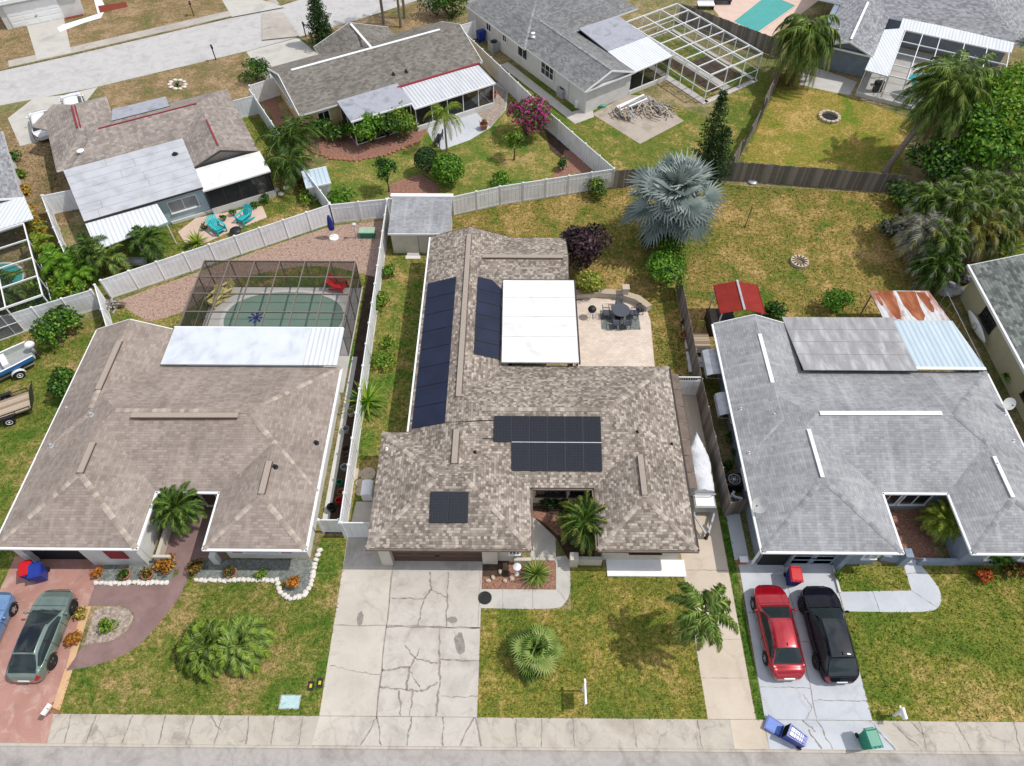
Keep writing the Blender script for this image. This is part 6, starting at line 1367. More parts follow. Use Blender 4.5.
for k,(u,v,s_) in enumerate(((728,470,.5),(730,440,.45),(726,420,.4),(733,455,.35))):
    x,y=P0(u,v); shrub('side_plant','low green plant in the narrow strip beside the grey house wall',x,y,s_,.5,130,.16,['l_dark','l_green'],250+k,group='plants along the grey house side wall',lumps=4,stem=False)
# ================================================================ VEHICLES
def sstep(a,b,x):
    t=max(0,min(1,(x-a)/(b-a))); return t*t*(3-2*t)
def interp(keys,t):
    for i in range(len(keys)-1):
        if t<=keys[i+1][0]:
            a,b=keys[i],keys[i+1]; f=(t-a[0])/(b[0]-a[0]); f=f*f*(3-2*f)*.5+f*.5; return a[1]+(b[1]-a[1])*f
    return keys[-1][1]
def car(label,x,y,rz,L,W,H,paint,zh,rear,roof,front,wheel=.33,wb=2.75,glassroof=False,rim='rim',roofw=.60,belt=.92,group=None,cat='car',moon=None):
    """car with its nose toward +Y before turning; rear=(t0,t1) rear glass, front=(t0,t1) windscreen along the length"""
    r=thing('parked_car',label,cat,(0,0,0),group)
    NS=72; ST=[i/NS for i in range(NS+1)]
    wk=[(0,.62),(.02,.76),(.06,.88),(.16,.97),(.45,1.0),(.78,.985),(.87,.93),(.935,.83),(.975,.68),(1,.46)]
    rows=[]
    for t in ST:
        w=W/2*interp(wk,t); h=interp(zh,t); cab=sstep(rear[0],rear[1],t)*(1-sstep(front[0],front[1],t))
        # straighter screens
        rr=max(0,min(1,(t-rear[0])/(rear[1]-rear[0]))); ff=max(0,min(1,(front[1]-t)/(front[1]-front[0])))
        cab=.35*cab+.65*min(rr,ff)
        arc=1-.10*((t-(rear[1]+front[0])/2)/.3)**2
        top=h+(H*max(.9,arc)-h)*cab; zb=min(h-.015,belt+.02*(1-t)); zb=max(zb,.3)
        wr=(W/2*.86*(1-cab)*interp(wk,t)+W/2*roofw*cab)
        end=1-sstep(0,.03,t)*(1-sstep(.97,1,t))
        y_=(t-.5)*L
        pr=[(0,.20+.12*end),(w*.84,.20+.12*end),(w*.95,.27+.12*end),(w*.992,.42+.04*end),(w*1.0,min(.60,zb*.8)),(w*.985,min(.74,zb*.92)),(w*.955,zb)]
        s0=(w*.925,zb+.012); s1=(wr,top-.055*cab-.02)
        for q in range(6):
            f=q/5; pr.append((s0[0]+(s1[0]-s0[0])*f+.03*math.sin(math.pi*f)*cab,s0[1]+(s1[1]-s0[1])*f))
        for q,(fx,dz) in enumerate(((.90,.016),(.72,.0),(.48,-.012),(.22,-.02),(0,-.022))): pr.append((wr*fx,top-dz-.018+.0))
        rows.append([(a,y_+(.0 if abs(t-.5)<.47 else 0),z) for a,z in pr])
    K=len(rows[0])
    parts={}
    def put(part,mat,quad):
        parts.setdefault((part,mat),[]).append(quad)
    tm=(rear[1]+front[0])/2
    for i in range(NS):
        t=(ST[i]+ST[i+1])/2
        rr=(t-rear[0])/(rear[1]-rear[0]); ff=(front[1]-t)/(front[1]-front[0]); cab=min(rr,ff)
        for j in range(K-1):
            for s in(1,-1):
                q=[rows[i][j],rows[i+1][j],rows[i+1][j+1],rows[i][j+1]]; q=[(s*a,b_,c) for a,b_,c in q]
                if s<0:q=q[::-1]
                key=('body',paint)
                if 7<=j<=10 and cab>.42 and t>rear[0]+.35*(rear[1]-rear[0]):
                    key=('side_window'+('' if s>0 else '_'),'carglass') if not (abs(t-tm)<.012) else ('body','black')
                elif j>=12 and .10<ff<.93 and t>tm: key=('windshield','carglass')
                elif j>=12 and .10<rr<.92 and t<tm: key=('rear_window','carglass')
                elif j>=13 and glassroof and rr>=1 and ff>=.93: key=('glass_roof','glass')
                elif j>=13 and glassroof and .93<=ff<1 : key=('glass_roof','glass')
                elif j<=1: key=('body','black')
                elif t>.955 and 4<=j<=5 : key=('headlight'+('' if s>0 else '_'),'head')
                elif t<.035 and 4<=j<=6: key=('taillight'+('' if s>0 else '_'),'tail')
                elif t>.975 and 2<=j<=4: key=('grille','black')
                put(key[0],key[1],q)
    for s,e in((0,1),(NS,-1)):
        rowp=[(a,b_,c) for a,b_,c in rows[s]]+[(-a,b_,c) for a,b_,c in rows[s]][::-1]
        b_=MB()
        put('bumper' if e>0 else 'grille',paint if e>0 else 'black',rowp)
    names={}
    for (nm,mt),quads in parts.items(): names.setdefault(nm,[]).append((mt,quads))
    for nm,lst in names.items():
        b=MB(); idx={}; 
        for mt,quads in lst:
            for q in quads:
                if len(q)==4:
                    ids=[]
                    for p in q:
                        k=(round(p[0],4),round(p[1],4),round(p[2],4))
                        if k not in idx: idx[k]=len(b.v); b.v.append(p)
                        ids.append(idx[k])
                    ids2=[]; 
                    for k in ids:
                        if k not in ids2: ids2.append(k)
                    if len(ids2)>=3: b.f.append(tuple(ids2)); b.m.append(b.mi(mt))
                else: b.add(q,[tuple(range(len(q)))],mt)
        b.build(nm.rstrip('_'),r,smooth=True,uv=False)
    def seam(t,j0,j1,both=True):
        i=round(t*NS); 
        for s in(1,-1):
            pts=[(s*(a+.004),y_,z+.004) for a,y_,z in rows[i][j0:j1]]; b=MB(); b.tube(pts,.011,'black',4,False); b.build('panel_gap',r,uv=False)
    tmid=(rear[1]+front[0])/2
    for t_ in (tmid,tmid+.215,max(rear[1]-.06,.2)): seam(t_,2,8)
    seam(front[1]+.025,6,K); seam(.955,5,K)
    if rear[0]>.06: seam(rear[0]-.01,6,K)
    for sx in(-1,1):
        for yy in(wb/2+.05,-wb/2+.05):
            xo=sx*(W/2-.015); b=MB(); n=28
            prof=[(wheel*.62,-.10),(wheel*.97,-.10),(wheel,-.07),(wheel,.07),(wheel*.97,.10),(wheel*.66,.105),(wheel*.62,.06)]
            b.lathe((xo-sx*.085,yy,wheel),[(p[0],p[1]*sx) for p in prof],'rubber',n,ax='x'); wh=b.build('wheel',r,smooth=False,uv=False)
            b=MB(); b.lathe((xo-sx*.085,yy,wheel),[(.02,.045*sx),(wheel*.62,.045*sx),(wheel*.64,.09*sx),(wheel*.60,.09*sx),(wheel*.56,.06*sx),(.06,.055*sx),(.06,.075*sx),(.01,.075*sx)],'rimdark',22,ax='x')
            for k in range(5):
                a=2*math.pi*k/5; b.bar((xo-sx*.085+sx*.075,yy,wheel),(xo-sx*.085+sx*.08,yy+wheel*.6*math.cos(a),wheel+wheel*.6*math.sin(a)),.03,rim,.07)
            b.build('rim',wh,uv=False)
            b=MB(); aw=wheel*1.14
            pts=[(xo+sx*.012,yy+aw*math.cos(a),wheel+aw*math.sin(a)) for a in [math.pi*k/10 for k in range(11)]]
            b.tube(pts,.035,'black',5); b.build('wheel_arch',r,uv=False)
        tt=front[1]-.035; yy=(tt-.5)*L; b=MB(); b.blob((sx*(W/2+.10),yy-.12,belt+.06),(.12,.07,.075),paint,3,8,6,.05); b.bar((sx*(W/2-.06),yy-.10,belt+.0),(sx*(W/2+.06),yy-.11,belt+.04),.04,'black'); b.build('mirror',r,smooth=True,uv=False)
        for yh in(.06,-.95):
            b=MB(); b.bar((sx*(W/2*.985),yh,belt-.13),(sx*(W/2*.985),yh-.18,belt-.13),.035,paint); b.build('door_handle',r,uv=False)
    b=MB(); b.box(-.26,.26,-L/2-.035,-L/2+.02,.55,.68,'white'); b.build('number_plate',r)
    b=MB(); b.blob((0,(rear[1]-.5)*L+.12,H-.02),(.03,.10,.05),'black',1,6,5,.0); b.build('antenna_fin',r,uv=False)
    for sx in (-.35,.25):
        b=MB(); yw=(front[1]-.5)*L-.06; b.bar((sx,yw,interp(zh,front[1])+.02),(sx+.42,yw-.12,interp(zh,front[1])+.085),.018,'black'); b.build('wiper',r,uv=False)
    r.location=(x,y,0); r.rotation_euler=(0,0,R(rz)); return r
zs=[(0,.62),(.03,.86),(.07,.96),(.18,1.0),(.5,.98),(.72,.96),(.86,.86),(.95,.72),(1,.52)]
zv=[(0,.70),(.03,.95),(.08,1.02),(.3,1.02),(.7,1.02),(.86,.95),(.95,.84),(1,.58)]
car('sage green crossover with dark glass roof on the red driveway',-23.87,11.35,0,4.62,1.86,1.56,'p_green',zv,(.03,.24),(.24,.5),(.52,.75),.37,2.75,True,'rimdark',.60,.98)
car('light blue car partly cut off by the left edge',-26.95,11.3,0,4.4,1.80,1.42,'p_blue',zs,(.10,.27),(0,0),(.52,.72),.32,2.6,False,'rim',.58,.93)
car('red sedan with nose to the garage on the pale driveway',13.42,11.82,1.2,4.78,1.80,1.46,'p_red',zs,(.11,.27),(0,0),(.56,.745),.32,2.75,False,'rim',.60,.93)
car('black crossover parked beside the red sedan',15.95,11.72,1.0,4.85,1.92,1.62,'p_black',zv,(.03,.20),(0,0),(.57,.74),.37,2.85,True,'rimdark',.62,1.0)
car('white car fronting the far street behind the weathered roof',-40.25,58.55,28,4.5,1.8,1.5,'p_white',zv,(.04,.18),(0,0),(.56,.74),.34,2.7)
car('white car half hidden under the weathered roof edge',-42.1,55.95,28,4.5,1.8,1.45,'p_white',zs,(.10,.25),(0,0),(.55,.73),.33,2.7)
# boat on a trailer at the left edge ------------------------------------------
def ring(b,c,R_,r_,mat,ax='x',n=20,m=6):
    c=Vector(c); vs=[]
    for i in range(n):
        a=2*math.pi*i/n
        for j in range(m):
            q=2*math.pi*j/m; rr=R_+r_*math.cos(q); p=(r_*math.sin(q),rr*math.cos(a),rr*math.sin(a))
            if ax=='y':p=(p[1],p[0],p[2])
            if ax=='z':p=(p[1],p[2],p[0])
            vs.append((c.x+p[0],c.y+p[1],c.z+p[2]))
    b.add(vs,[(i*m+j,((i+1)%n)*m+j,((i+1)%n)*m+(j+1)%m,i*m+(j+1)%m) for i in range(n) for j in range(m)],mat)
def wheel(parent,x,y,z,r,w=.18,rim='white',name='wheel'):
    b=MB(); b.lathe((x,y,z),[(r*.55,-w/2),(r*.95,-w/2),(r,-w*.3),(r,w*.3),(r*.95,w/2),(r*.55,w/2)],'rubber',22,ax='x'); o=b.build(name,parent,uv=False)
    for s in(-1,1):
        b=MB(); b.lathe((x+s*w*.35,y,z),[(.02,s*.02),(r*.57,s*.02),(r*.58,s*.045),(r*.5,s*.05),(r*.42,s*.02),(.07,s*.02),(.06,s*.05),(.02,s*.05)],rim,18,ax='x'); b.build('rim',o,uv=False)
def hull(b,L,W,zk,zg,mat,mat2,inner,n=18):
    """open skiff hull with bow at +Y"""
    rows=[]
    for i in range(n+1):
        t=i/n; w=W/2*(1-max(0,(t-.45)/.55)**2.2)*(.92+.08*min(1,t*4)); y=(t-.5)*L; rise=.28*max(0,(t-.6)/.4)**2
        rows.append([(0,y,zk+rise*1.4),(w*.55,y,zk+.10+rise),(w*.86,y,zk+(zg-zk)*.35+rise),(w,y,zk+(zg-zk)*.62+rise*.8),(w*1.02,y,zg+rise*.55),(w*.90,y,zg+rise*.55),(w*.80,y,zg-.34+rise*.6),(0,y,zg-.36+rise*.6)])
    K=8
    for s in(1,-1):
        base=[(s*a,y,z) for r_ in rows for a,y,z in r_]
        for i in range(n):
            for j in range(K-1):
                f=(i*K+j,(i+1)*K+j,(i+1)*K+j+1,i*K+j+1); f=f if s>0 else f[::-1]
                b.add([base[k] for k in f],[(0,1,2,3)],mat if j<2 else (mat2 if j==2 or j==3 else (mat if j==4 else inner)))
        r0=rows[0]; b.add([(s*a,y,z) for a,y,z in r0],[tuple(range(K)) if s<0 else tuple(range(K-1,-1,-1))],mat)
t=thing('boat','blue and white skiff with outboard motor at the left edge','boat',(0,0,0))
b=MB(); hull(b,4.6,1.75,.48,1.18,'white','boatblue','hull'); b.build('hull',t,smooth=False)
b=MB(); b.box(-.55,.55,-.9,-.55,.9,1.25,'white'); b.build('seat',t)
b=MB(); b.box(-.3,.3,.1,.5,.85,1.5,'white'); b.bar((-.25,.5,1.5),(.25,.5,1.75),.04,'glass'); b.build('console',t)
b=MB(); b.blob((0,-2.48,1.42),(.24,.32,.26),'white',2,12,8,.05); b.box(-.10,.10,-2.55,-2.35,.55,1.25,'galv'); b.box(-.16,.16,-2.62,-2.34,.42,.5,'black'); b.build('outboard_motor',t,smooth=True)
b=MB(); b.lathe((0,-2.6,.42),[(.02,-.03),(.17,-.02),(.17,.02),(.02,.03)],'black',12,ax='y'); b.build('propeller',t)
t.location=(-33.7,28.1,0); t.rotation_euler=(0,0,R(130))
t2=thing('boat_trailer','white fendered trailer carrying the blue skiff','trailer',(0,0,0))
b=MB(); 
for s in(-1,1): b.bar((s*.6,-2.1,.42),(s*.6,1.4,.42),.08,'galv'); b.bar((s*.6,1.4,.42),(0,2.9,.42),.08,'galv')
b.bar((-.75,-1.0,.38),(.75,-1.0,.38),.07,'galv'); b.bar((-.6,.9,.44),(.6,.9,.44),.07,'galv'); b.build('frame',t2)
for s in(-1,1):
    wheel(t2,s*.88,-1.0,.32,.32,.2)
    b=MB(); P=[]; 
    for k in range(9):
        a=math.pi*k/8; P.append((math.cos(a)*.42,math.sin(a)*.40))
    vs=[(s*.76,-1.0+p,.34+q) for p,q in P]+[(s*1.0,-1.0+p,.34+q) for p,q in P]; b.add(vs,[(k,k+1,10+k,9+k) for k in range(8)],'white'); b.build('fender',t2)
t2.location=t.location; t2.rotation_euler=t.rotation_euler
t=thing('utility_trailer','weathered wooden-bed utility trailer at the left edge','trailer',(0,0,0))
b=MB(); 
for k in range(8): b.box(-.75+k*.19,-.57+k*.19,-1.7,1.7,.50,.54,'woodnew')
b.build('bed',t)
for s in(-1,1):
    b=MB(); b.bar((s*.8,-1.75,.52),(s*.8,1.75,.52),.06,'black'); b.bar((s*.8,-1.75,.82),(s*.8,1.75,.82),.045,'black')
    for k in range(5): b.bar((s*.8,-1.7+k*.85,.5),(s*.8,-1.7+k*.85,.82),.04,'black')
    b.build('side_rail',t)
    wheel(t,s*.98,-.35,.34,.34,.22)
    b=MB(); b.box(s*.86,s*1.1,-.8,.1,.72,.75,'black'); b.build('fender',t)
b=MB(); 
for x in [-.8+.2*k for k in range(9)]: b.bar((x,-1.78,.55),(x,-2.25,1.25),.025,'black')
for f in(0,.33,.66,1): b.bar((-.8,-1.78-.47*f,.55+.7*f),(.8,-1.78-.47*f,.55+.7*f),.03,'black')
b.build('ramp_gate',t)
b=MB(); b.bar((-.7,1.75,.48),(0,2.9,.48),.07,'black');b.bar((.7,1.75,.48),(0,2.9,.48),.07,'black'); b.build('tongue',t)
t.location=(-32.2,25.1,0); t.rotation_euler=(0,0,R(118))
# tarp-covered boat right of house A -----------------------------------------
t=thing('covered_boat','boat wrapped in a white tarp beside the tan house wall','boat',(10.72,20.0,0))
b=MB(); n=22; K=10; rnd=random.Random(4); rows=[]
for i in range(n+1):
    f=i/n; y=19.35+3.9*f; w=.66*(1-max(0,(f-.45)/.55)**2)*(.93+.07*min(1,f*5))+.05; row=[]
    for j in range(K+1):
        a=math.pi*j/K; zz=.75+(.72+.16*math.sin(f*15)*math.sin(a)+.07*math.sin(f*31+j*1.7))*max(0,math.sin(a))**.75*(1-.25*f); row.append((10.72+.12*f-w*math.cos(a)*(1+rnd.uniform(-.03,.03)),y,zz+rnd.uniform(-.03,.03)))
    rows.append(row)
vs=[p for r_ in rows for p in r_]
b.add(vs,[(i*(K+1)+j,(i+1)*(K+1)+j,(i+1)*(K+1)+j+1,i*(K+1)+j+1) for i in range(n) for j in range(K)],'tarp'); b.add(rows[0],[tuple(range(K+1))],'tarp'); b.build('tarp',t,smooth=True)
b=MB(); b.box(10.12,11.32,18.45,19.3,.45,1.0,'hull'); b.box(10.2,11.24,18.55,19.2,1.0,1.04,'white'); b.box(10.25,11.2,19.3,22.6,.5,.78,'hull'); b.build('hull',t)
b=MB(); b.tube([(10.15,19.3,1.0),(10.15,19.1,1.4),(11.3,19.1,1.4),(11.3,19.3,1.0)],.03,'alu',6); b.build('rail',t)
t=thing('boat_trailer','trailer with pointed tongue under the tarp-covered boat','trailer',(10.72,18,0))
b=MB(); 
for s in(-1,1): b.bar((10.72+s*.5,18.4,.4),(10.72+s*.5,22.4,.4),.08,'galv'); b.bar((10.72+s*.6,18.4,.42),(10.72+s*.05,17.1,.42),.10,'galv')
b.bar((10.2,19.8,.36),(11.3,19.8,.36),.07,'galv'); b.build('frame',t)
for s in(-1,1): wheel(t,10.75+s*.6,19.8,.3,.3,.18,'galv')
b=MB(); b.box(10.66,10.78,17.0,17.14,0,.62,'black'); b.lathe((10.72,17.07,.0),[(.1,0),(.12,.03),(.05,.05)],'black',10); b.build('jack',t)
# ================================================================ BINS
def wheelie(name,label,x,y,rz,body,lid,open_=False,deco=False):
    t=thing(name,label,'trash bin',(0,0,0)); b=MB()
    P0_=[(-.24,-.30),(.24,-.30),(.24,.28),(-.24,.28)];P1=[(-.31,-.42),(.31,-.42),(.31,.34),(-.31,.34)]
    vs=[(x_,y_,.06) for x_,y_ in P0_]+[(x_,y_,1.0) for x_,y_ in P1]
    b.add(vs,[(3,2,1,0),(0,1,5,4),(1,2,6,5),(2,3,7,6),(3,0,4,7)],body)
    vi=[(x_*.92,y_*.92,1.0) for x_,y_ in P1]+[(x_*.9,y_*.9,.2) for x_,y_ in P0_]; b.add(vi,[(0,1,5,4)[::-1],(1,2,6,5)[::-1],(2,3,7,6)[::-1],(3,0,4,7)[::-1],(4,5,6,7)],'dark')
    b.add([(x_*1.04,y_*1.03,.985) for x_,y_ in P1]+[(x_*.92,y_*.92,1.0) for x_,y_ in P1],[(0,1,5,4),(1,2,6,5),(2,3,7,6),(3,0,4,7)],body)
    for xx in(-.18,0,.18): b.bar((xx,-.32,.15),(xx*1.2,-.425,.92),.03,body)
    b.build('bin_body',t)
    b=MB()
    if not open_:
        q=[(-.33,-.46,1.02),(.33,-.46,1.02),(.33,.36,1.04),(-.33,.36,1.04)]; q2=[(-.25,-.36,1.10),(.25,-.36,1.10),(.25,.28,1.12),(-.25,.28,1.12)]
        b.add(q+q2,[(4,5,6,7),(0,1,5,4),(1,2,6,5),(2,3,7,6),(3,0,4,7),(3,2,1,0)],lid); b.box(-.22,.22,.33,.40,1.02,1.08,lid)
        for xx in (-.2,0,.2): b.box(xx-.04,xx+.04,-.45,-.40,1.05,1.09,lid)
    else:
        b.add([(-.32,.30,1.03),(.32,.30,1.03),(.34,.31,1.86),(-.34,.31,1.86)]+[(-.32,.35,1.03),(.32,.35,1.03),(.34,.36,1.86),(-.34,.36,1.86)],[(0,1,2,3),(7,6,5,4),(0,4,5,1),(1,5,6,2),(2,6,7,3),(3,7,4,0)],lid); b.add([(-.25,.295,1.12),(.25,.295,1.12),(.27,.305,1.78),(-.27,.305,1.78)],[(0,1,2,3)],'bluel')
    b.build('lid',t)
    b=MB(); b.bar((-.24,.42,.95),(.24,.42,.95),.035,'black'); b.bar((-.22,.32,.95),(-.22,.42,.95),.03,'black');b.bar((.22,.32,.95),(.22,.42,.95),.03,'black'); b.build('handle',t)
    for s in(-1,1):
        b=MB(); b.lathe((s*.27,.30,.12),[(.02,-.03),(.12,-.03),(.12,.03),(.02,.03)],'rubber',14,ax='x'); b.build('wheel',t)
    if deco:
        b=MB()
        def fp(u_,v_): 
            z=.12+.85*v_; yy=-.30-.12*(z-.06)/.94-.006; return (u_,yy,z)
        def strip(u0,u1,v0,v1,m,o=0):
            p=[fp(u0,v0),fp(u1,v0),fp(u1,v1),fp(u0,v1)]; b.add([(a,c-.003-o,d) for a,c,d in p],[(0,1,2,3)],m)
        strip(-.22,.22,.18,.9,'white'); strip(-.17,.17,.66,.70,'blue',.003); strip(-.17,.17,.34,.40,'blue',.003); strip(-.19,.19,.22,.28,'blue',.003)
        for k in range(3): strip(-.16+k*.11,-.08+k*.11,.46,.58,'black',.003); strip(-.145+k*.11,-.095+k*.11,.49,.55,'white',.006)
        b.build('label_panel',t)
    t.location=(x,y,.37 if open_ else 0); t.rotation_euler=(R(-86) if open_ else 0,0,R(rz)); return t
x,y=P0(803,745); wheelie('recycling_bin','blue bin lying on its back with lid flung open on the driveway apron',x,y,58,'blue','blue',True,True)
x,y=P0(864,742); wheelie('trash_bin','green wheeled bin with closed lid on the driveway apron',x,y,8,'green','green')
x,y=P0(790,581); wheelie('recycling_bin','navy bin with red lid before the grey house garage',x,y,-4,'navy','redp')
x,y=P0(44,577); wheelie('recycling_bin','bright blue bin beneath the brown roof edge beside the garage',x,y,20,'blue','blue')
x,y=P0(35,575); wheelie('trash_bin','red topped bin beside the bright blue bin by the garage',x,y,20,'blue','redp')
x,y=P0(481,41); wheelie('trash_bin','royal blue bin along the white house side path',x,y,120,'blue','blue')
# ================================================================ STREET FURNITURE
def mailbox(label,x,y,rz,mat='white',post='white',h=1.05):
    t=thing('mailbox',label,'mailbox',(0,0,0)); b=MB(); b.box(-.05,.05,-.05,.05,0,h,post); b.bar((0,.25,h-.05),(0,-.25,h-.05),.07,post); b.bar((0,.0,h-.4),(0,-.25,h-.08),.05,post); b.build('post',t)
    b=MB(); n=8; P=[(-.09,h),(.09,h)]+[(.09*math.cos(math.pi*k/n),h+.14+.09*math.sin(math.pi*k/n)) for k in range(n+1)]
    k_=len(P); vs=[(p,-.38,q) for p,q in P]+[(p,.12,q) for p,q in P]; b.add(vs,[tuple(range(k_)),tuple(range(2*k_-1,k_-1,-1))]+[(i,k_+i,k_+(i+1)%k_,(i+1)%k_) for i in range(k_)],mat); bo=b.build('box',t)
    b=MB(); b.box(.095,.11,-.1,-.07,h+.1,h+.3,'redp'); b.build('flag',bo)
    t.location=(x,y,0); t.rotation_euler=(0,0,R(rz)); return t
x,y=P0(893,716); mailbox('white mailbox by the sidewalk on the green right-hand lawn',x,y,0,h=1.0)
x,y=P0(60,712); mailbox('white mailbox on a wooden post at the red driveway corner',x,y,-20,'white','teak',1.0)
x,y=P0(216,60); mailbox('dark mailbox at the far street edge of the dry lawn',x,y,28,'black','black',1.3)
x,y=P0(306,37); mailbox('dark mailbox on a post by the driveway of the yellow house',x,y,28,'black','barkd',1.3)
x,y=P0(194,16); mailbox('mailbox across the far street near the top edge',x,y,200,'black','barkd',1.2)
x,y=P0(582.5,691); t=thing('yard_sign','white hanging yard sign on the olive front lawn','sign',(x,y,0))
b=MB(); b.box(x-.045,x+.045,y-.045,y+.045,0,1.72,'white'); b.box(x-.04,x+.04,y-.95,y+.18,1.50,1.58,'white'); b.build('post',t)
b=MB(); b.box(x-.02,x+.02,y-.85,y-.12,.72,1.40,'white'); pn=b.build('panel',t)
for yy in(-.75,-.22):
    b=MB(); b.bar((x,y+yy,1.40),(x,y+yy,1.5),.012,'black'); b.build('hook',t)
x,y=P0(290,702); b=MB(); b.box(x-.45,x+.45,y-.28,y+.28,0,.04,'cyanpale'); b.box(x-.5,x+.5,y-.33,y+.33,0,.025,'galv'); tag(b.build('meter_cover'),'pale cyan meter cover set in the left front lawn','utility cover')
for k,(u,v) in enumerate(((311,686),(320,683))):
    x,y=P0(u,v); b=MB(); b.box(x-.14,x+.14,y-.22,y+.22,0,.05,'black'); b.box(x-.06,x+.06,y-.09,y+.09,.05,.056,'sq_y'); tag(b.build('valve_box'),('left small dark valve box with yellow centre on the lawn edge','right small dark valve box with yellow centre beside the driveway')[k],'utility cover')
x,y=P0(485,598); b=MB(); b.lathe((x,y,.017),[(.36,0),(.36,.02),(.30,.026),(.28,.02),(.1,.022)],'black',24); tag(b.build('round_mat'),'black round mat where the entry walk meets the driveway','mat')
# stone edgings: each stone a part of the edging
def edging(label,pts,mat='stone',step=.25,r=.17,seed=0,name='stone_edging'):
    rnd=random.Random(seed); P=[Vector((*p,0)) for p in pts]; t=thing(name,label,'edging',(P[0].x,P[0].y,0)); 
    for i in range(len(P)-1):
        L=(P[i+1]-P[i]).length; n=max(1,round(L/step))
        for k in range(n):
            p=P[i].lerp(P[i+1],k/n); b=MB(); b.blob((p.x+rnd.uniform(-.02,.02),p.y+rnd.uniform(-.03,.03),.07),(r*rnd.uniform(.85,1.15),r*rnd.uniform(.7,1.0),.10),mat,rnd.random(),7,5,.2); b.build('stone',t,uv=False)
edging('white stone edging left of the stamped path',[(-22.45,14.2),(-18.45,14.28)],seed=1)
edging('white stone edging curving round the right gravel bed',[(-17.15,14.4),(-12.8,14.45),(-12.45,13.8),(-11.85,13.4),(-11.2,13.6),(-10.9,14.2),(-10.9,15.4),(-10.75,16.4)],seed=2)
edging('tan stone border of the curved mulch bed behind the yellow house',[site(*p)[:2] for p in ((303,143),(312,152),(330,159),(355,161),(385,156),(420,142))],'brickred',.45,.17,3)
edging('ring of pale stones in the dry lawn by the far street',[site(178+8*math.cos(a),85+4.5*math.sin(a))[:2] for a in [2*math.pi*i/10 for i in range(11)]],'stone',.4,.22,4)
x,y=P0(178,86); rosette('low_plant','small dark plant inside the pale stone ring',x,y,16,.6,.09,300,'l_dark',h=.1)
def firepit(label,u,v,r,mat,inner='dark'):
    x,y=P0(u,v); t=thing('fire_pit',label,'fire pit',(x,y,0)); rnd=random.Random(7)
    for i in range(13):
        a=2*math.pi*i/13; b=MB(); b.box(x+r*math.cos(a)-.17,x+r*math.cos(a)+.17,y+r*math.sin(a)-.13,y+r*math.sin(a)+.13,0,.24,mat,rz=math.degrees(a)+90); b.build('stone',t)
    b=MB(); b.lathe((x,y,0),[(r*.85,.02),(r*.8,.03),(.05,.06)],inner,18); b.build('ash',t)
firepit('round stone fire pit with dark ash on the fire-pit lawn',829,118,.85,'stonetan'); firepit('small pale stone ring in the middle of the wide dry lawn',799,263,.52,'stonetan','bare')
x,y=P0(745,227); b=MB(); b.tube([(x,y,0),(x+.05,y+.05,2.0)],.035,'barkd',7); b.lathe((x,y,0),[(.12,0),(.10,.06),(.05,.09)],'barkd',9); tag(b.build('metal_post'),'rusty metal post standing in the wide dry lawn','post')
# ================================================================ A: patio things
def tchair(parent_label,x,y,rz,mat='black',group=None,nm='patio_chair',sc=1.0,cat='chair'):
    t=thing(nm,parent_label,cat,(0,0,0),group); b=MB(); b.box(-.25,.25,-.25,.25,.40,.45,mat); b.build('seat',t)
    b=MB(); 
    for k in range(5): b.bar((-.2+k*.1,-.24,.45),(-.2+k*.1,-.33,.92),.03,mat)
    b.bar((-.25,-.33,.93),(.25,-.33,.93),.05,mat); b.build('backrest',t)
    for sx in(-1,1):
        for sy in(-1,1): b=MB(); b.bar((sx*.23,sy*.23,0),(sx*.23,sy*.23,.42),.04,mat); b.build('leg',t)
        b=MB(); b.bar((sx*.27,-.28,.63),(sx*.27,.22,.63),.045,mat); b.bar((sx*.27,.2,.42),(sx*.27,.2,.63),.03,mat); b.build('armrest',t)
    t.location=(x,y,0.05); t.rotation_euler=(0,0,R(rz)); t.scale=(sc,)*3; return t
x,y=P0(620,321); b=MB(); b.box(x-1.35,x+1.35,y-.85,y+.95,.052,.062,'gravel_gr'); tag(b.build('outdoor_rug'),'grey outdoor rug under the dark dining set','rug')
tb=thing('patio_table','round dark patio table on the grey rug','table',(x,y+.35,.062)); b=MB(); b.lathe((x,y+.35,.062),[(.62,.68),(.64,.70),(.62,.72),(.02,.725)],'wicker',24); b.build('tabletop',tb); b=MB(); b.lathe((x,y+.35,.062),[(.35,0),(.33,.04),(.05,.08),(.05,.68)],'black',14); b.build('pedestal',tb)
cc=tchair('leftmost dark dining chair on the patio rug',x-.95,y+.35,-90,'wicker')
for k,(dx,dy,rz,l) in enumerate(((.95,.35,90,'rightmost dark dining chair on the patio rug'),(-.3,-.6,0,'left dark dining chair nearest the house'),(.4,-.6,0,'right dark dining chair nearest the house'),(.0,1.25,180,'dark dining chair nearest the seat wall'))): c_=clone(cc,(x+dx,y+dy,.06),rz,l)
b=MB(); sw=[(5.9,35.9),(7.4,35.75),(8.6,35.2),(9.3,34.35)]
t=thing('seat_wall','curved cream seat wall bounding the paver patio','garden wall',(7.4,35.5,0))
b.prism([(4.2,35.75),(5.9,35.95),(7.5,35.8),(8.75,35.25),(9.5,34.4),(9.2,34.2),(8.5,34.95),(7.4,35.42),(5.9,35.55),(4.2,35.35)],0,.5,'cream'); b.build('wall',t)
b=MB(); b.prism([(4.2,35.8),(5.9,36.0),(7.5,35.85),(8.8,35.3),(9.55,34.4),(9.15,34.15),(8.45,34.9),(7.4,35.37),(5.9,35.5),(4.2,35.3)],.5,.56,'stonetan'); b.build('cap',t)
b=MB(); b.box(7.55,7.95,35.35,35.75,0,1.1,'cream'); b.box(7.5,8.0,35.3,35.8,1.1,1.17,'stonetan'); b.build('pillar',t)
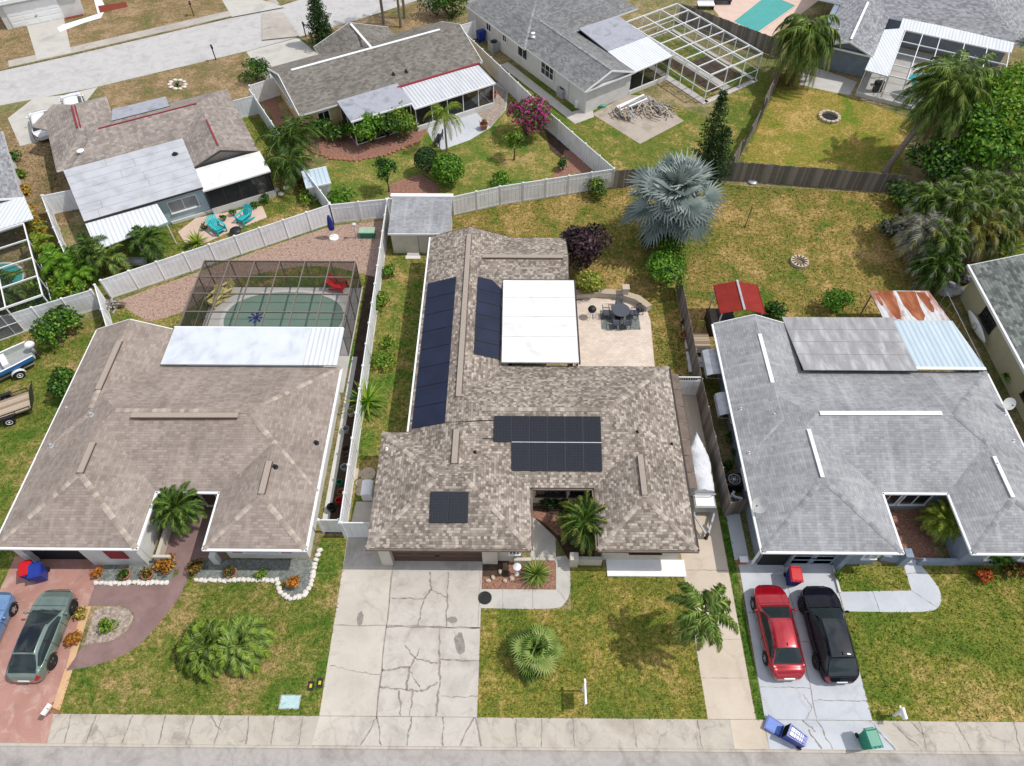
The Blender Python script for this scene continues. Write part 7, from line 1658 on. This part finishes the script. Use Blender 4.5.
x,y=P0(591,318); t=thing('grill','dark charcoal grill on the left of the paver patio','grill',(x,y,.05)); b=MB(); b.lathe((x,y,.05),[(.05,.62),(.25,.7),(.3,.85),(.29,.9),(.22,1.02),(.05,1.08)],'black',16); b.build('bowl',t,smooth=True)
for k in range(3): b=MB(); a=k*2.09; b.bar((x+.2*math.cos(a),y+.2*math.sin(a),.75),(x+.34*math.cos(a),y+.34*math.sin(a),.05),.03,'alu'); b.build('leg',t)
x,y=P0(639,314); t=tchair('black chair beside the seat wall pillar',x,y,200,'black',sc=.8)
# kerb blocks along right fence with pots
for k in range(6):
    v=(299,312,325,345,358,368)[k]; u=(681,682.5,684,687,688.5,690)[k]; x,y=P0(u,v); b=MB(); b.box(x-.14,x+.14,y-.42,y+.42,0,.16,'stwhite',rz=-3); tag(b.build('edging_block'),'white edging block in the row by the grey board fence','edging block','white edging blocks along the board fence')
x,y=P0(683,338); pot('terracotta pot on the row of white edging blocks',x,y,310,['l_croton'],.3,.4,.22,60,.15)
x,y=P0(682,325); pot('small dark pot above the terracotta one by the board fence',x,y,311,['l_dark'],.2,.25,.25,60,.14)
# left side yard of A
for k,(u,v,r_) in enumerate(((354,474,.42),(368,474,.46),(360,483,.26),(361,491,.33))):
    x,y=P0(u,v); b=MB(); b.lathe((x,y,.0),[(r_,0),(r_,.03),(r_*.97,.04),(.02,.042)],'stonetan',22); tag(b.build('stepping_stone'),('largest pale round stepping stone by the white side fence','second round stepping stone beside the house','smallest round stepping stone in the side yard','lowest round stepping stone before the side slab')[k],'stepping stone')
x,y=P0(369,494); t=thing('storage_box','white humped storage box against the tan house side','storage box',(x,y,0)); b=MB(); b.box(x-.3,x+.3,y-.45,y+.45,0,.7,'white'); b.build('body',t); b=MB(); vs=[]; 
for k in range(9): a=math.pi*k/8; vs+= [(x-.33*math.cos(a),y-.48,.7+.16*math.sin(a)),(x-.33*math.cos(a),y+.48,.7+.16*math.sin(a))]
b.add(vs,[(2*k,2*k+1,2*k+3,2*k+2) for k in range(8)]+[tuple(range(0,18,2)),tuple(range(17,0,-2))],'white'); b.build('lid',t)
# front bed ornaments of A
x,y=P0(517,574); t=thing('garden_lantern','white round garden lantern in the red mulch bed','lantern',(x,y,0)); b=MB(); b.lathe((x,y,0),[(.14,0),(.10,.05),(.04,.1),(.04,.7)],'white',12); b.build('post',t); b=MB(); b.lathe((x,y,.7),[(.06,0),(.17,.06),(.20,.16),(.15,.27),(.05,.32)],'glassl',14); b.lathe((x,y,1.0),[(.22,0),(.16,.05),(.04,.12)],'white',14); b.build('lamp',t)
rnd=random.Random(9)
for k,(u,v) in enumerate(((488,581),(493,578),(505,581),(512,579),(500,572))):
    x,y=P0(u,v); b=MB(); b.blob((x,y,.09),(.15*rnd.uniform(.7,1.1),.12,.09),'stonetan',k,9,6,.25); tag(b.build('garden_rock',uv=False),'pale rock lying in the red mulch bed','rock','pale rocks in the mulch bed')
# B side strip clutter
for k,(u,v,m_,s_) in enumerate(((331,485,'green',.18),(325,503,'redp',.2),(323,510,'black',.25),(330,470,'galv',.2),(338,452,'barkd',.25),(340,432,'galv',.2),(329,495,'teak',.22),(342,415,'stonetan',.22),(345,398,'galv',.18))):
    x,y=P0(u,v); x=-10.25+.22*math.sin(k*2.3); t=thing('bucket',('green bucket in the narrow strip by the white fence','red bucket in the narrow strip by the white fence','black tub at the foot of the narrow strip','grey pail in the narrow strip','brown tub in the narrow strip','upper grey pail in the narrow strip','orange-brown tub in the narrow strip','tan tub in the narrow strip','topmost grey pail in the narrow strip')[k],'bucket',(x,y,0)); b=MB(); b.lathe((x,y,0),[(s_*.75,0),(s_,.4),(s_*1.06,.41),(s_*1.05,.44),(s_*.9,.43),(s_*.7,.05)],m_,14); b.build('tub',t); b=MB(); b.tube([(x-s_,y,.4),(x-s_*.6,y,.5),(x+s_*.6,y,.5),(x+s_,y,.4)],.012,'black',5); b.build('handle',t)
# pool yard of B
x,y=P0(334,238); t=thing('patio_umbrella','folded navy umbrella with white base on the pink gravel','umbrella',(x,y,0)); b=MB(); b.tube([(x,y,0),(x,y,2.3)],.03,'white',8); b.build('pole',t); b=MB(); b.lathe((x,y,0),[(.05,.75),(.22,.9),(.26,1.2),(.16,1.9),(.05,2.25)],'navy',10); b.build('canopy',t); b=MB(); b.lathe((x,y,0),[(.38,0),(.36,.1),(.12,.16)],'white',14); b.build('base',t)
x,y=P0(357,238); b=MB(); b.lathe((x,y,0),[(.12,0),(.06,.1),(.05,1.2),(.14,1.25),(.15,1.4),(.04,1.45)],'stwhite',12); tag(b.build('garden_post'),'slim white post with knob top on the pink gravel','post')
x,y=P0(368,236); t=thing('deck_box','pale green deck box beside the long white fence','storage box',(x,y,0)); b=MB(); b.box(x-.55,x+.55,y-.28,y+.28,0,.5,'green'); b.build('body',t); b=MB(); b.box(x-.6,x+.6,y-.33,y+.33,.5,.6,'greenpale'); b.build('lid',t)
def lounge(label,u,v,rz,mat,z=.022,cat='chair',name='adirondack_chair'):
    x,y=P0(u,v); t=thing(name,label,cat,(0,0,0)); b=MB()
    for k in range(6): b.add([(-.28,-.2+k*.11,.30+.02*k),(.28,-.2+k*.11,.30+.02*k),(.28,-.11+k*.11,.316+.02*k),(-.28,-.11+k*.11,.316+.02*k)],[(0,1,2,3)],mat); 
    b.box(-.29,.29,-.22,.48,.27,.30,mat); b.build('seat',t); b=MB()
    for k in range(6): xx=-.30+k*.12; b.bar((xx,-.2,.30),(xx*1.15,-.62,1.02-.06*abs(k-2.5)),.10,mat,.025)
    b.bar((-.3,-.42,.62),(.3,-.42,.62),.06,mat); b.build('backrest',t)
    for s in(-1,1):
        b=MB(); b.box(s*.33-.07,s*.33+.07,-.42,.5,.56,.59,mat); b.build('armrest',t)
        b=MB(); b.bar((s*.33,.45,0),(s*.33,.45,.56),.06,mat,.1); b.build('leg',t); b=MB(); b.bar((s*.31,.4,.33),(s*.31,-.55,.02),.05,mat,.12); b.build('leg',t)
    t.location=(x,y,z); t.rotation_euler=(0,0,R(rz)); t.scale=(1.15,)*3; return t
lounge('left turquoise adirondack chair behind the white fence',219,231,230,'turq'); lounge('right turquoise adirondack chair behind the white fence',246,221,150,'turq')
x,y=P0(237,234); b=MB(); b.lathe((x,y,0),[(.2,0),(.35,.2),(.45,.4),(.42,.42),(.3,.5),(.05,.55)],'black',16); tag(b.build('fire_bowl'),'black fire bowl between the turquoise chairs and fence','fire bowl')
lounge('left pale yellow chair on the pool deck',217,303,150,'yellowp',.023); lounge('right pale yellow chair on the pool deck',227,295,130,'yellowp',.023); lounge('red chair at the right end of the pool deck',339,289,250,'redp',.023)
t=thing('scrap_pile','heap of grey white pallets and slats by the fence corner','scrap pile',(*P0(115,308),0)); rnd=random.Random(12); x0,y0=P0(115,308)
for k in range(14): b=MB(); a=rnd.uniform(0,3.14); cx_=x0+rnd.uniform(-.5,.5);cy_=y0+rnd.uniform(-.6,.6); L_=rnd.uniform(.3,.6); z_=.06+k*.035; b.bar((cx_-L_*math.cos(a),cy_-L_*math.sin(a),z_),(cx_+L_*math.cos(a),cy_+L_*math.sin(a),z_+rnd.uniform(0,.15)),.12,rnd.choice(['galv','white','stonetan','tile_brown']),.04); b.build('slat',t)
# ================================================================ C rear: gazebo, deck, spa, kayak
t=thing('gazebo','red canopy gazebo with white ridge behind the grey house','gazebo',(15,33.2,0))
x0,x1,y0,y1,ze,zr_=13.5,16.45,31.95,34.6,2.35,2.75; xm=(x0+x1)/2
b=MB(); b.add([(x0,y0,ze),(xm,y0,zr_),(xm,y1,zr_),(x0,y1,ze),(x1,y0,ze),(x1,y1,ze)],[(0,1,2,3),(1,4,5,2)],'redawn'); b.add([(x0,y0,ze-.02),(xm,y0,zr_-.02),(xm,y1,zr_-.02),(x0,y1,ze-.02),(x1,y0,ze-.02),(x1,y1,ze-.02)],[(3,2,1,0),(2,5,4,1)],'redawn'); b.bar((x0,y0,ze-.05),(x0,y1,ze-.05),.03,'redawn',.16);b.bar((x1,y0,ze-.05),(x1,y1,ze-.05),.03,'redawn',.16); b.build('canopy',t)
b=MB(); b.bar((xm,y0-.05,zr_+.03),(xm,y1+.05,zr_+.03),.14,'galv',.06); b.build('ridge_bar',t)
for x in(x0+.15,x1-.15):
    for y in(y0+.1,y1-.1): b=MB(); b.bar((x,y,0),(x,y,ze),.08,'white'); b.build('post',t)
t=thing('hot_tub','black hot tub beside the red gazebo','hot tub',(14.3,32.9,0)); b=MB(); b.box(13.2,14.9,32.0,33.7,0,.85,'black'); b.box(13.15,14.95,31.95,33.75,.85,.93,'black'); b.build('shell',t); b=MB(); b.box(13.3,13.75,32.1,33.6,.93,1.02,'tile_brown'); b.build('step_cover',t)
t=thing('garden_table','dark cluttered table beneath the red gazebo','table',(15.7,32.3,0)); b=MB(); b.box(15.1,16.3,31.7,32.7,.7,.75,'black'); b.build('tabletop',t)
for x,y in((15.2,31.8),(16.2,31.8),(15.2,32.6),(16.2,32.6)): b=MB(); b.box(x-.03,x+.03,y-.03,y+.03,0,.7,'black'); b.build('leg',t)
b=MB(); b.box(15.4,15.75,31.85,32.15,.75,1.0,'white'); tag(b.build('cooler'),'small white cooler on the table under the gazebo','cooler')
b=MB(); 
for k in range(9): b.box(11.95,13.15,30.3+k*.2,30.48+k*.2,.25,.30,'woodnew')
b.box(12.0,13.1,30.35,32.05,0,.25,'wooddark'); tag(b.build('wood_deck'),'low weathered wood deck beside the board fence and gazebo','deck')
b=MB(); b.box(12.15,13.0,29.2,30.0,0,.12,'stwhite'); b.box(12.15,13.0,29.55,30.0,.12,.2,'stwhite'); tag(b.build('deck_step'),'cream step below the low wood deck','step')
b=MB(); b.tube([(12.25,32.3,0)]+[(12.55-.3*math.cos(a),32.3,1.0+.25*math.sin(a)) for a in [math.pi*k/6 for k in range(7)]]+[(12.85,32.3,0)],.03,'l_lime',7); tag(b.build('garden_arch'),'small pale green hoop standing above the wood deck','hoop')
x,y=P0(731,486); t=thing('air_conditioner','dark air conditioning unit in the grey house side yard','air conditioner',(x,y,0)); b=MB(); b.box(x-.42,x+.42,y-.42,y+.42,0,.8,'black'); 
for k in range(7): b.box(x-.43,x+.43,y-.43,y+.43,.1+k*.1,.12+k*.1,'bronze')
b.build('casing',t); b=MB(); ring(b,(x,y,.82),.33,.03,'alu','z',22,6); ring(b,(x,y,.82),.2,.015,'alu','z',22,6); b.lathe((x,y,.80),[(.12,0),(.1,.04),(.02,.05)],'alu',12)
for k in range(6): b.bar((x,y,.82),(x+.33*math.cos(k*1.05),y+.33*math.sin(k*1.05),.82),.015,'alu')
b.build('fan_grille',t)
rnd=random.Random(31); x0,y0=P0(733,501); t=thing('junk_pile','white scraps piled behind the short board fence','scrap pile',(x0,y0,0))
for k in range(9): b=MB(); a=rnd.uniform(0,3.1); cx_=x0+rnd.uniform(-.3,.3);cy_=y0+rnd.uniform(-.25,.25); b.bar((cx_-.2*math.cos(a),cy_-.2*math.sin(a),.1+.05*k),(cx_+.2*math.cos(a),cy_+.2*math.sin(a),.15+.05*k),.14,rnd.choice(['white','black','galv']),.06); b.build('scrap',t)
x,y=P0(742,562); b=MB(); b.box(x-.2,x+.2,y-.15,y+.15,0,.35,'brickred'); b.box(x-.22,x+.22,y-.17,y+.17,.35,.4,'white'); tag(b.build('storage_tote'),'small brick-coloured tote by the grey house carport wall','tote')
x,y=P0(972,318); t=thing('kayak','white kayak standing against the pale yellow house','kayak',(31.5,y,0)); b=MB(); vs=[];n=14
for i in range(n+1):
    f=i/n; w=.38*math.sin(math.pi*(f*.94+.03))**.7; 
    for j in range(8): a=2*math.pi*j/8; vs.append((31.35+.12*math.cos(a)*math.sin(math.pi*(f*.9+.05))+.25*f*0,32.15+2.9*f-1.2+0*w,.75+w*math.sin(a)))
b.add(vs,[(i*8+j,i*8+(j+1)%8,(i+1)*8+(j+1)%8,(i+1)*8+j) for i in range(n) for j in range(8)]+[tuple(range(7,-1,-1)),tuple(n*8+j for j in range(8))],'white'); b.build('hull',t,smooth=True); b=MB(); ring(b,(31.22,32.4,.75),.22,.03,'galv','x',16,6); b.build('cockpit_rim',t)
for k,(u,v,m_,rr) in enumerate(((962,281,'black',.75),(946,291,'galv',.95))):
    x,y=P0(u,v); b=MB(); b.blob((x,y,.3),(rr,rr*.6,.45),m_,k+3,16,9,.3); tag(b.build('tarp_heap',uv=False),('black tarp heap by the pale yellow house corner','grey tarp heap by the rusted metal roof')[k],'tarp heap')
b=MB(); x,y=P0(1018,170); b.box(x-1.3,x+2,y-.9,y+.9,1.9,2.0,'flatslate'); 
for sx,sy in((-1.2,-.8),(1.9,-.8),(-1.2,.8),(1.9,.8)): b.box(x+sx-.04,x+sx+.04,y+sy-.04,y+sy+.04,0,1.9,'wooddark')
tag(b.build('garden_shelter'),'small flat grey shelter at the right edge among the trees','shelter')
b=MB(); 
for ya in range(9): b.tube([(28.95+.55*ya/8*0+30.2-28.95,28+ya*.9,0),(30.2,28+ya*.9,1.1)],.025,'galv',6)
for zz in(.05,1.1): b.tube([(30.2,28,zz),(30.2,35.2,zz)],.022,'galv',6)
tag(b.build('chain_link_fence'),'low metal post fence between the grey and pale yellow houses','fence')
# ================================================================ D/E/F/G yard things
x,y=P0(439,143); t=thing('garden_bench','dark slatted bench on the curved concrete patio','bench',(0,0,0)); b=MB(); 
for k in range(4): b.box(-.7,.7,-.2+k*.12,-.1+k*.12,.42,.46,'black')
b.build('seat',t); b=MB(); 
for k in range(4): b.box(-.7,.7,-.28,-.25,.52+k*.12,.60+k*.12,'black')
b.build('backrest',t)
for s in(-.62,.62): b=MB(); b.box(s-.03,s+.03,-.25,-.18,0,.95,'black'); b.box(s-.03,s+.03,.2,.26,0,.42,'black'); b.build('leg',t)
t.location=(x,y,.01); t.rotation_euler=(0,0,R(80))
for k,(u,v) in enumerate(((484,129),(493,98))):
    x,y=P0(u,v); pot(('red glazed pot on the curved concrete patio','red pot at the corner of the ribbed patio roof')[k],x,y,320+k,['l_redf','l_dark'],.36,.55,.3,70,.16)
rnd=random.Random(17); x0,y0=P0(632,108); t=thing('timber_pile','pile of white planks on the concrete pad','scrap pile',(x0,y0,0))
for k in range(8): b=MB(); o=rnd.uniform(-.35,.35); a=R(35)+rnd.uniform(-.12,.12); b.bar((x0-1.7*math.cos(a)-o*math.sin(a),y0-1.7*math.sin(a)+o*math.cos(a),.25+.05*k),(x0+1.6*math.cos(a)-o*math.sin(a),y0+1.6*math.sin(a)+o*math.cos(a),.3+.05*k),.18,rnd.choice(['white','galv']),.05); b.build('plank',t)
for kk,(u,v,n_,rr,lab) in enumerate(((624,116,80,1.0,'dark heap of brush and scrap left on the concrete pad'),(656,112,99,1.55,'long heap of dry branches right on the concrete pad'))):
    x0,y0=P0(u,v); t=thing('brush_pile',lab,'brush pile',(x0,y0,0))
    for k in range(n_): b=MB(); a=rnd.uniform(0,3.14); cx_=x0+rnd.gauss(0,rr*.5);cy_=y0+rnd.gauss(0,rr*.35); z_=rnd.uniform(.05,.5); L_=rnd.uniform(.15,.5); b.bar((cx_-L_*math.cos(a),cy_-L_*math.sin(a),z_),(cx_+L_*math.cos(a),cy_+L_*math.sin(a),z_+rnd.uniform(-.05,.25)),.09,rnd.choice(['wood','wood','woodnew','wooddark','stonetan','galv']),.06); b.build('branch',t)
for k,(u,v) in enumerate(((494,50),(563,96))):
    x,y=P0(u,v); b=MB(); b.box(x-.45,x+.45,y-.45,y+.45,0,.85,'galv',rz=35); ring(b,(x,y,.87),.33,.03,'black','z',18,6); b.lathe((x,y,.85),[(.28,0),(.02,.015)],'black',16)
    tag(b.build('air_conditioner'),('air conditioner unit beside the royal blue bin','air conditioner unit on the grass by the white house wall')[k],'air conditioner')
x,y=P0(577,107); rnd=random.Random(23); t=thing('equipment_pile','white and black pool equipment by the white house corner','pool pump',(x,y,0))
b=MB(); b.lathe((x,y,0),[(.22,0),(.25,.5),(.18,.75),(.05,.8)],'white',12); b.build('filter_tank',t); b=MB(); b.lathe((x+.5,y-.1,.2),[(.1,-.25),(.15,-.2),(.15,.2),(.1,.25)],'black',12,ax='x'); b.build('pump',t)
b=MB(); x,y=P0(600,107); b.blob((x,y,.12),(.45,.3,.16),'green',5,12,7,.3); tag(b.build('hose_heap',uv=False),'green hose heap at the foot of the white house gable','hose')
x,y=P0(752,182); b=MB(); b.lathe((x,y,.0),[(.35,.02),(.42,.1),(.3,.18),(.05,.2)],'galv',18); tag(b.build('metal_basin'),'silver basin lying by the dark board fence','basin')
x,y=P0(916,98); t=thing('patio_umbrella','collapsed turquoise umbrella beside the screened enclosure','umbrella',(x,y,0)); b=MB(); vs=[(x,y,2.3)]; rnd=random.Random(5)
for k in range(12): a=2*math.pi*k/12; rr=1.5*rnd.uniform(.75,1.1); vs.append((x+rr*math.cos(a),y+rr*.8*math.sin(a),1.75-.35*(k%2)))
b.add(vs,[(0,1+k,1+(k+1)%12) for k in range(12)],'turq'); b.build('canopy',t); b=MB(); b.tube([(x,y,0),(x,y,2.35)],.035,'alu',8); b.build('pole',t)
x,y=P0(876,92); t=thing('grill','black grill inside the screened enclosure','grill',(x,y,.05)); b=MB(); b.box(x-.4,x+.4,y-.25,y+.25,.7,1.05,'black'); b.build('hood',t); b=MB(); b.box(x-.38,x+.38,y-.22,y+.22,.1,.7,'bronze'); b.build('cart',t); b=MB(); b.box(x-.8,x-.4,y-.2,y+.2,.7,.74,'galv'); b.build('side_shelf',t)
pts=[site(u,v)[:2] for u,v in ((738,20),(764,8),(790,6),(780,18),(758,34),(745,30))]
pool('swimming_pool','rectangular teal pool at the top behind the dark board fence',[site(734,22)[:2],site(757,33)[:2],site(795,6)[:2],site(768,-5)[:2]],1,'poolteal','teal_water',coping='deckpk',loc=(*site(762,14)[:2],0))
sheet('pool_deck',[site(u,v)[:2] for u,v in ((700,-8),(722,20),(752,42),(772,36),(830,-8),(760,-30))],'deckpk',.008)
for k,(u,v,dx) in enumerate(((705,8,0),(722,3,1))):
    x,y=P0(u,v); b=MB(); b.box(x-.9,x+.9,y-.5,y+.5,.4,.5,('white','black')[k]); b.box(x-.85,x+.85,y+.4,y+.5,.5,.9,('white','black')[k])
    for sx in(-.8,.8): b.box(x+sx-.04,x+sx+.04,y-.45,y+.45,0,.4,'bronze')
    tag(b.build('outdoor_sofa'),('white outdoor sofa beside the teal pool at the top','dark outdoor sofa beside the teal pool at the top')[k],'sofa')
# screened lanai chairs of D
for k,(lx,ly) in enumerate(((11.6,-5.4),(12.8,-5.2))):
    x,y,_=fr(FD,lx,ly); t=tchair(('left pale metal chair inside the lanai screen','right pale metal chair inside the lanai screen')[k],x,y,60+k*130,'alu',sc=1.1)
for k,(u,v) in enumerate(((276,190),(281,194),(286,188))):
    x,y=P0(u,v); b=MB(); b.lathe((x,y,.013),[(.25,0),(.25,.03),(.02,.032)],'stone',14); tag(b.build('stepping_stone'),('left round white stepping stone by the lanai end','lower round white stepping stone by the lanai end','right round white stepping stone by the lanai end')[k],'stepping stone')
x,y=P0(135,265); b=MB(); b.lathe((x,y,.35),[(.3,-.9),(.34,-.85),(.34,.85),(.3,.9)],'galv',14,ax='x'); b.box(x-.7,x-.6,y-.3,y+.3,0,.2,'black'); b.box(x+.6,x+.7,y-.3,y+.3,0,.2,'black'); tag(b.build('propane_tank'),'grey tank lying behind the white fence under the awning','tank')
# ================================================================ GRASS on the lawns (uncountable)
def inside(p,poly):
    x,y=p; c=False; n=len(poly); j=n-1
    for i in range(n):
        xi,yi=poly[i];xj,yj=poly[j]
        if (yi>y)!=(yj>y) and x<(xj-xi)*(y-yi)/(yj-yi+1e-12)+xi: c=not c
        j=i
    return c
bb=lambda P:(min(p[0] for p in P),max(p[0] for p in P),min(p[1] for p in P),max(p[1] for p in P))
BLK=[(bb(P),P) for P,m in BLOCK if m not in('ground','asph','asphB')]
VIEW=[(-40,3),(40,3),(62,90),(-62,90)]
rnd=random.Random(77)
for P,m in LAWNS:
    x0,x1,y0,y1=bb(P); x0=max(x0,-45);x1=min(x1,45); area=(x1-x0)*(y1-y0)
    if y0>=45 or y1>60: continue
    dens=95 if y0<12 else (30 if y0<45 else 9)
    k=1.0 if y0<12 else (1.25 if y0<45 else 2.2)
    b=MB(); made=0
    for _ in range(int(min(area*dens,34000))):
        x=rnd.uniform(x0,x1);y=rnd.uniform(y0,y1)
        if abs(x)>21+.62*y: continue
        if not inside((x,y),P): continue
        if any(q[0]<x<q[1] and q[2]<y<q[3] and inside((x,y),Q) for q,Q in BLK): continue
        for s in range(2):
            a=rnd.uniform(0,6.283); w=rnd.uniform(.018,.04)*k; h=rnd.uniform(.03,.085)*k; l=rnd.uniform(.02,.07)*k; a2=rnd.uniform(0,6.283)
            px,py=x+rnd.uniform(-.05,.05),y+rnd.uniform(-.05,.05)
            b.add([(px-w*math.cos(a),py-w*math.sin(a),.006),(px+w*math.cos(a),py+w*math.sin(a),.006),(px+l*math.cos(a2),py+l*math.sin(a2),h)],[(0,1,2)],m)
    if b.v:
        o=b.build('grass',uv=False); tag(o,None,None,None,'stuff'); tag(o,'short uneven grass growing on the lawn','grass')
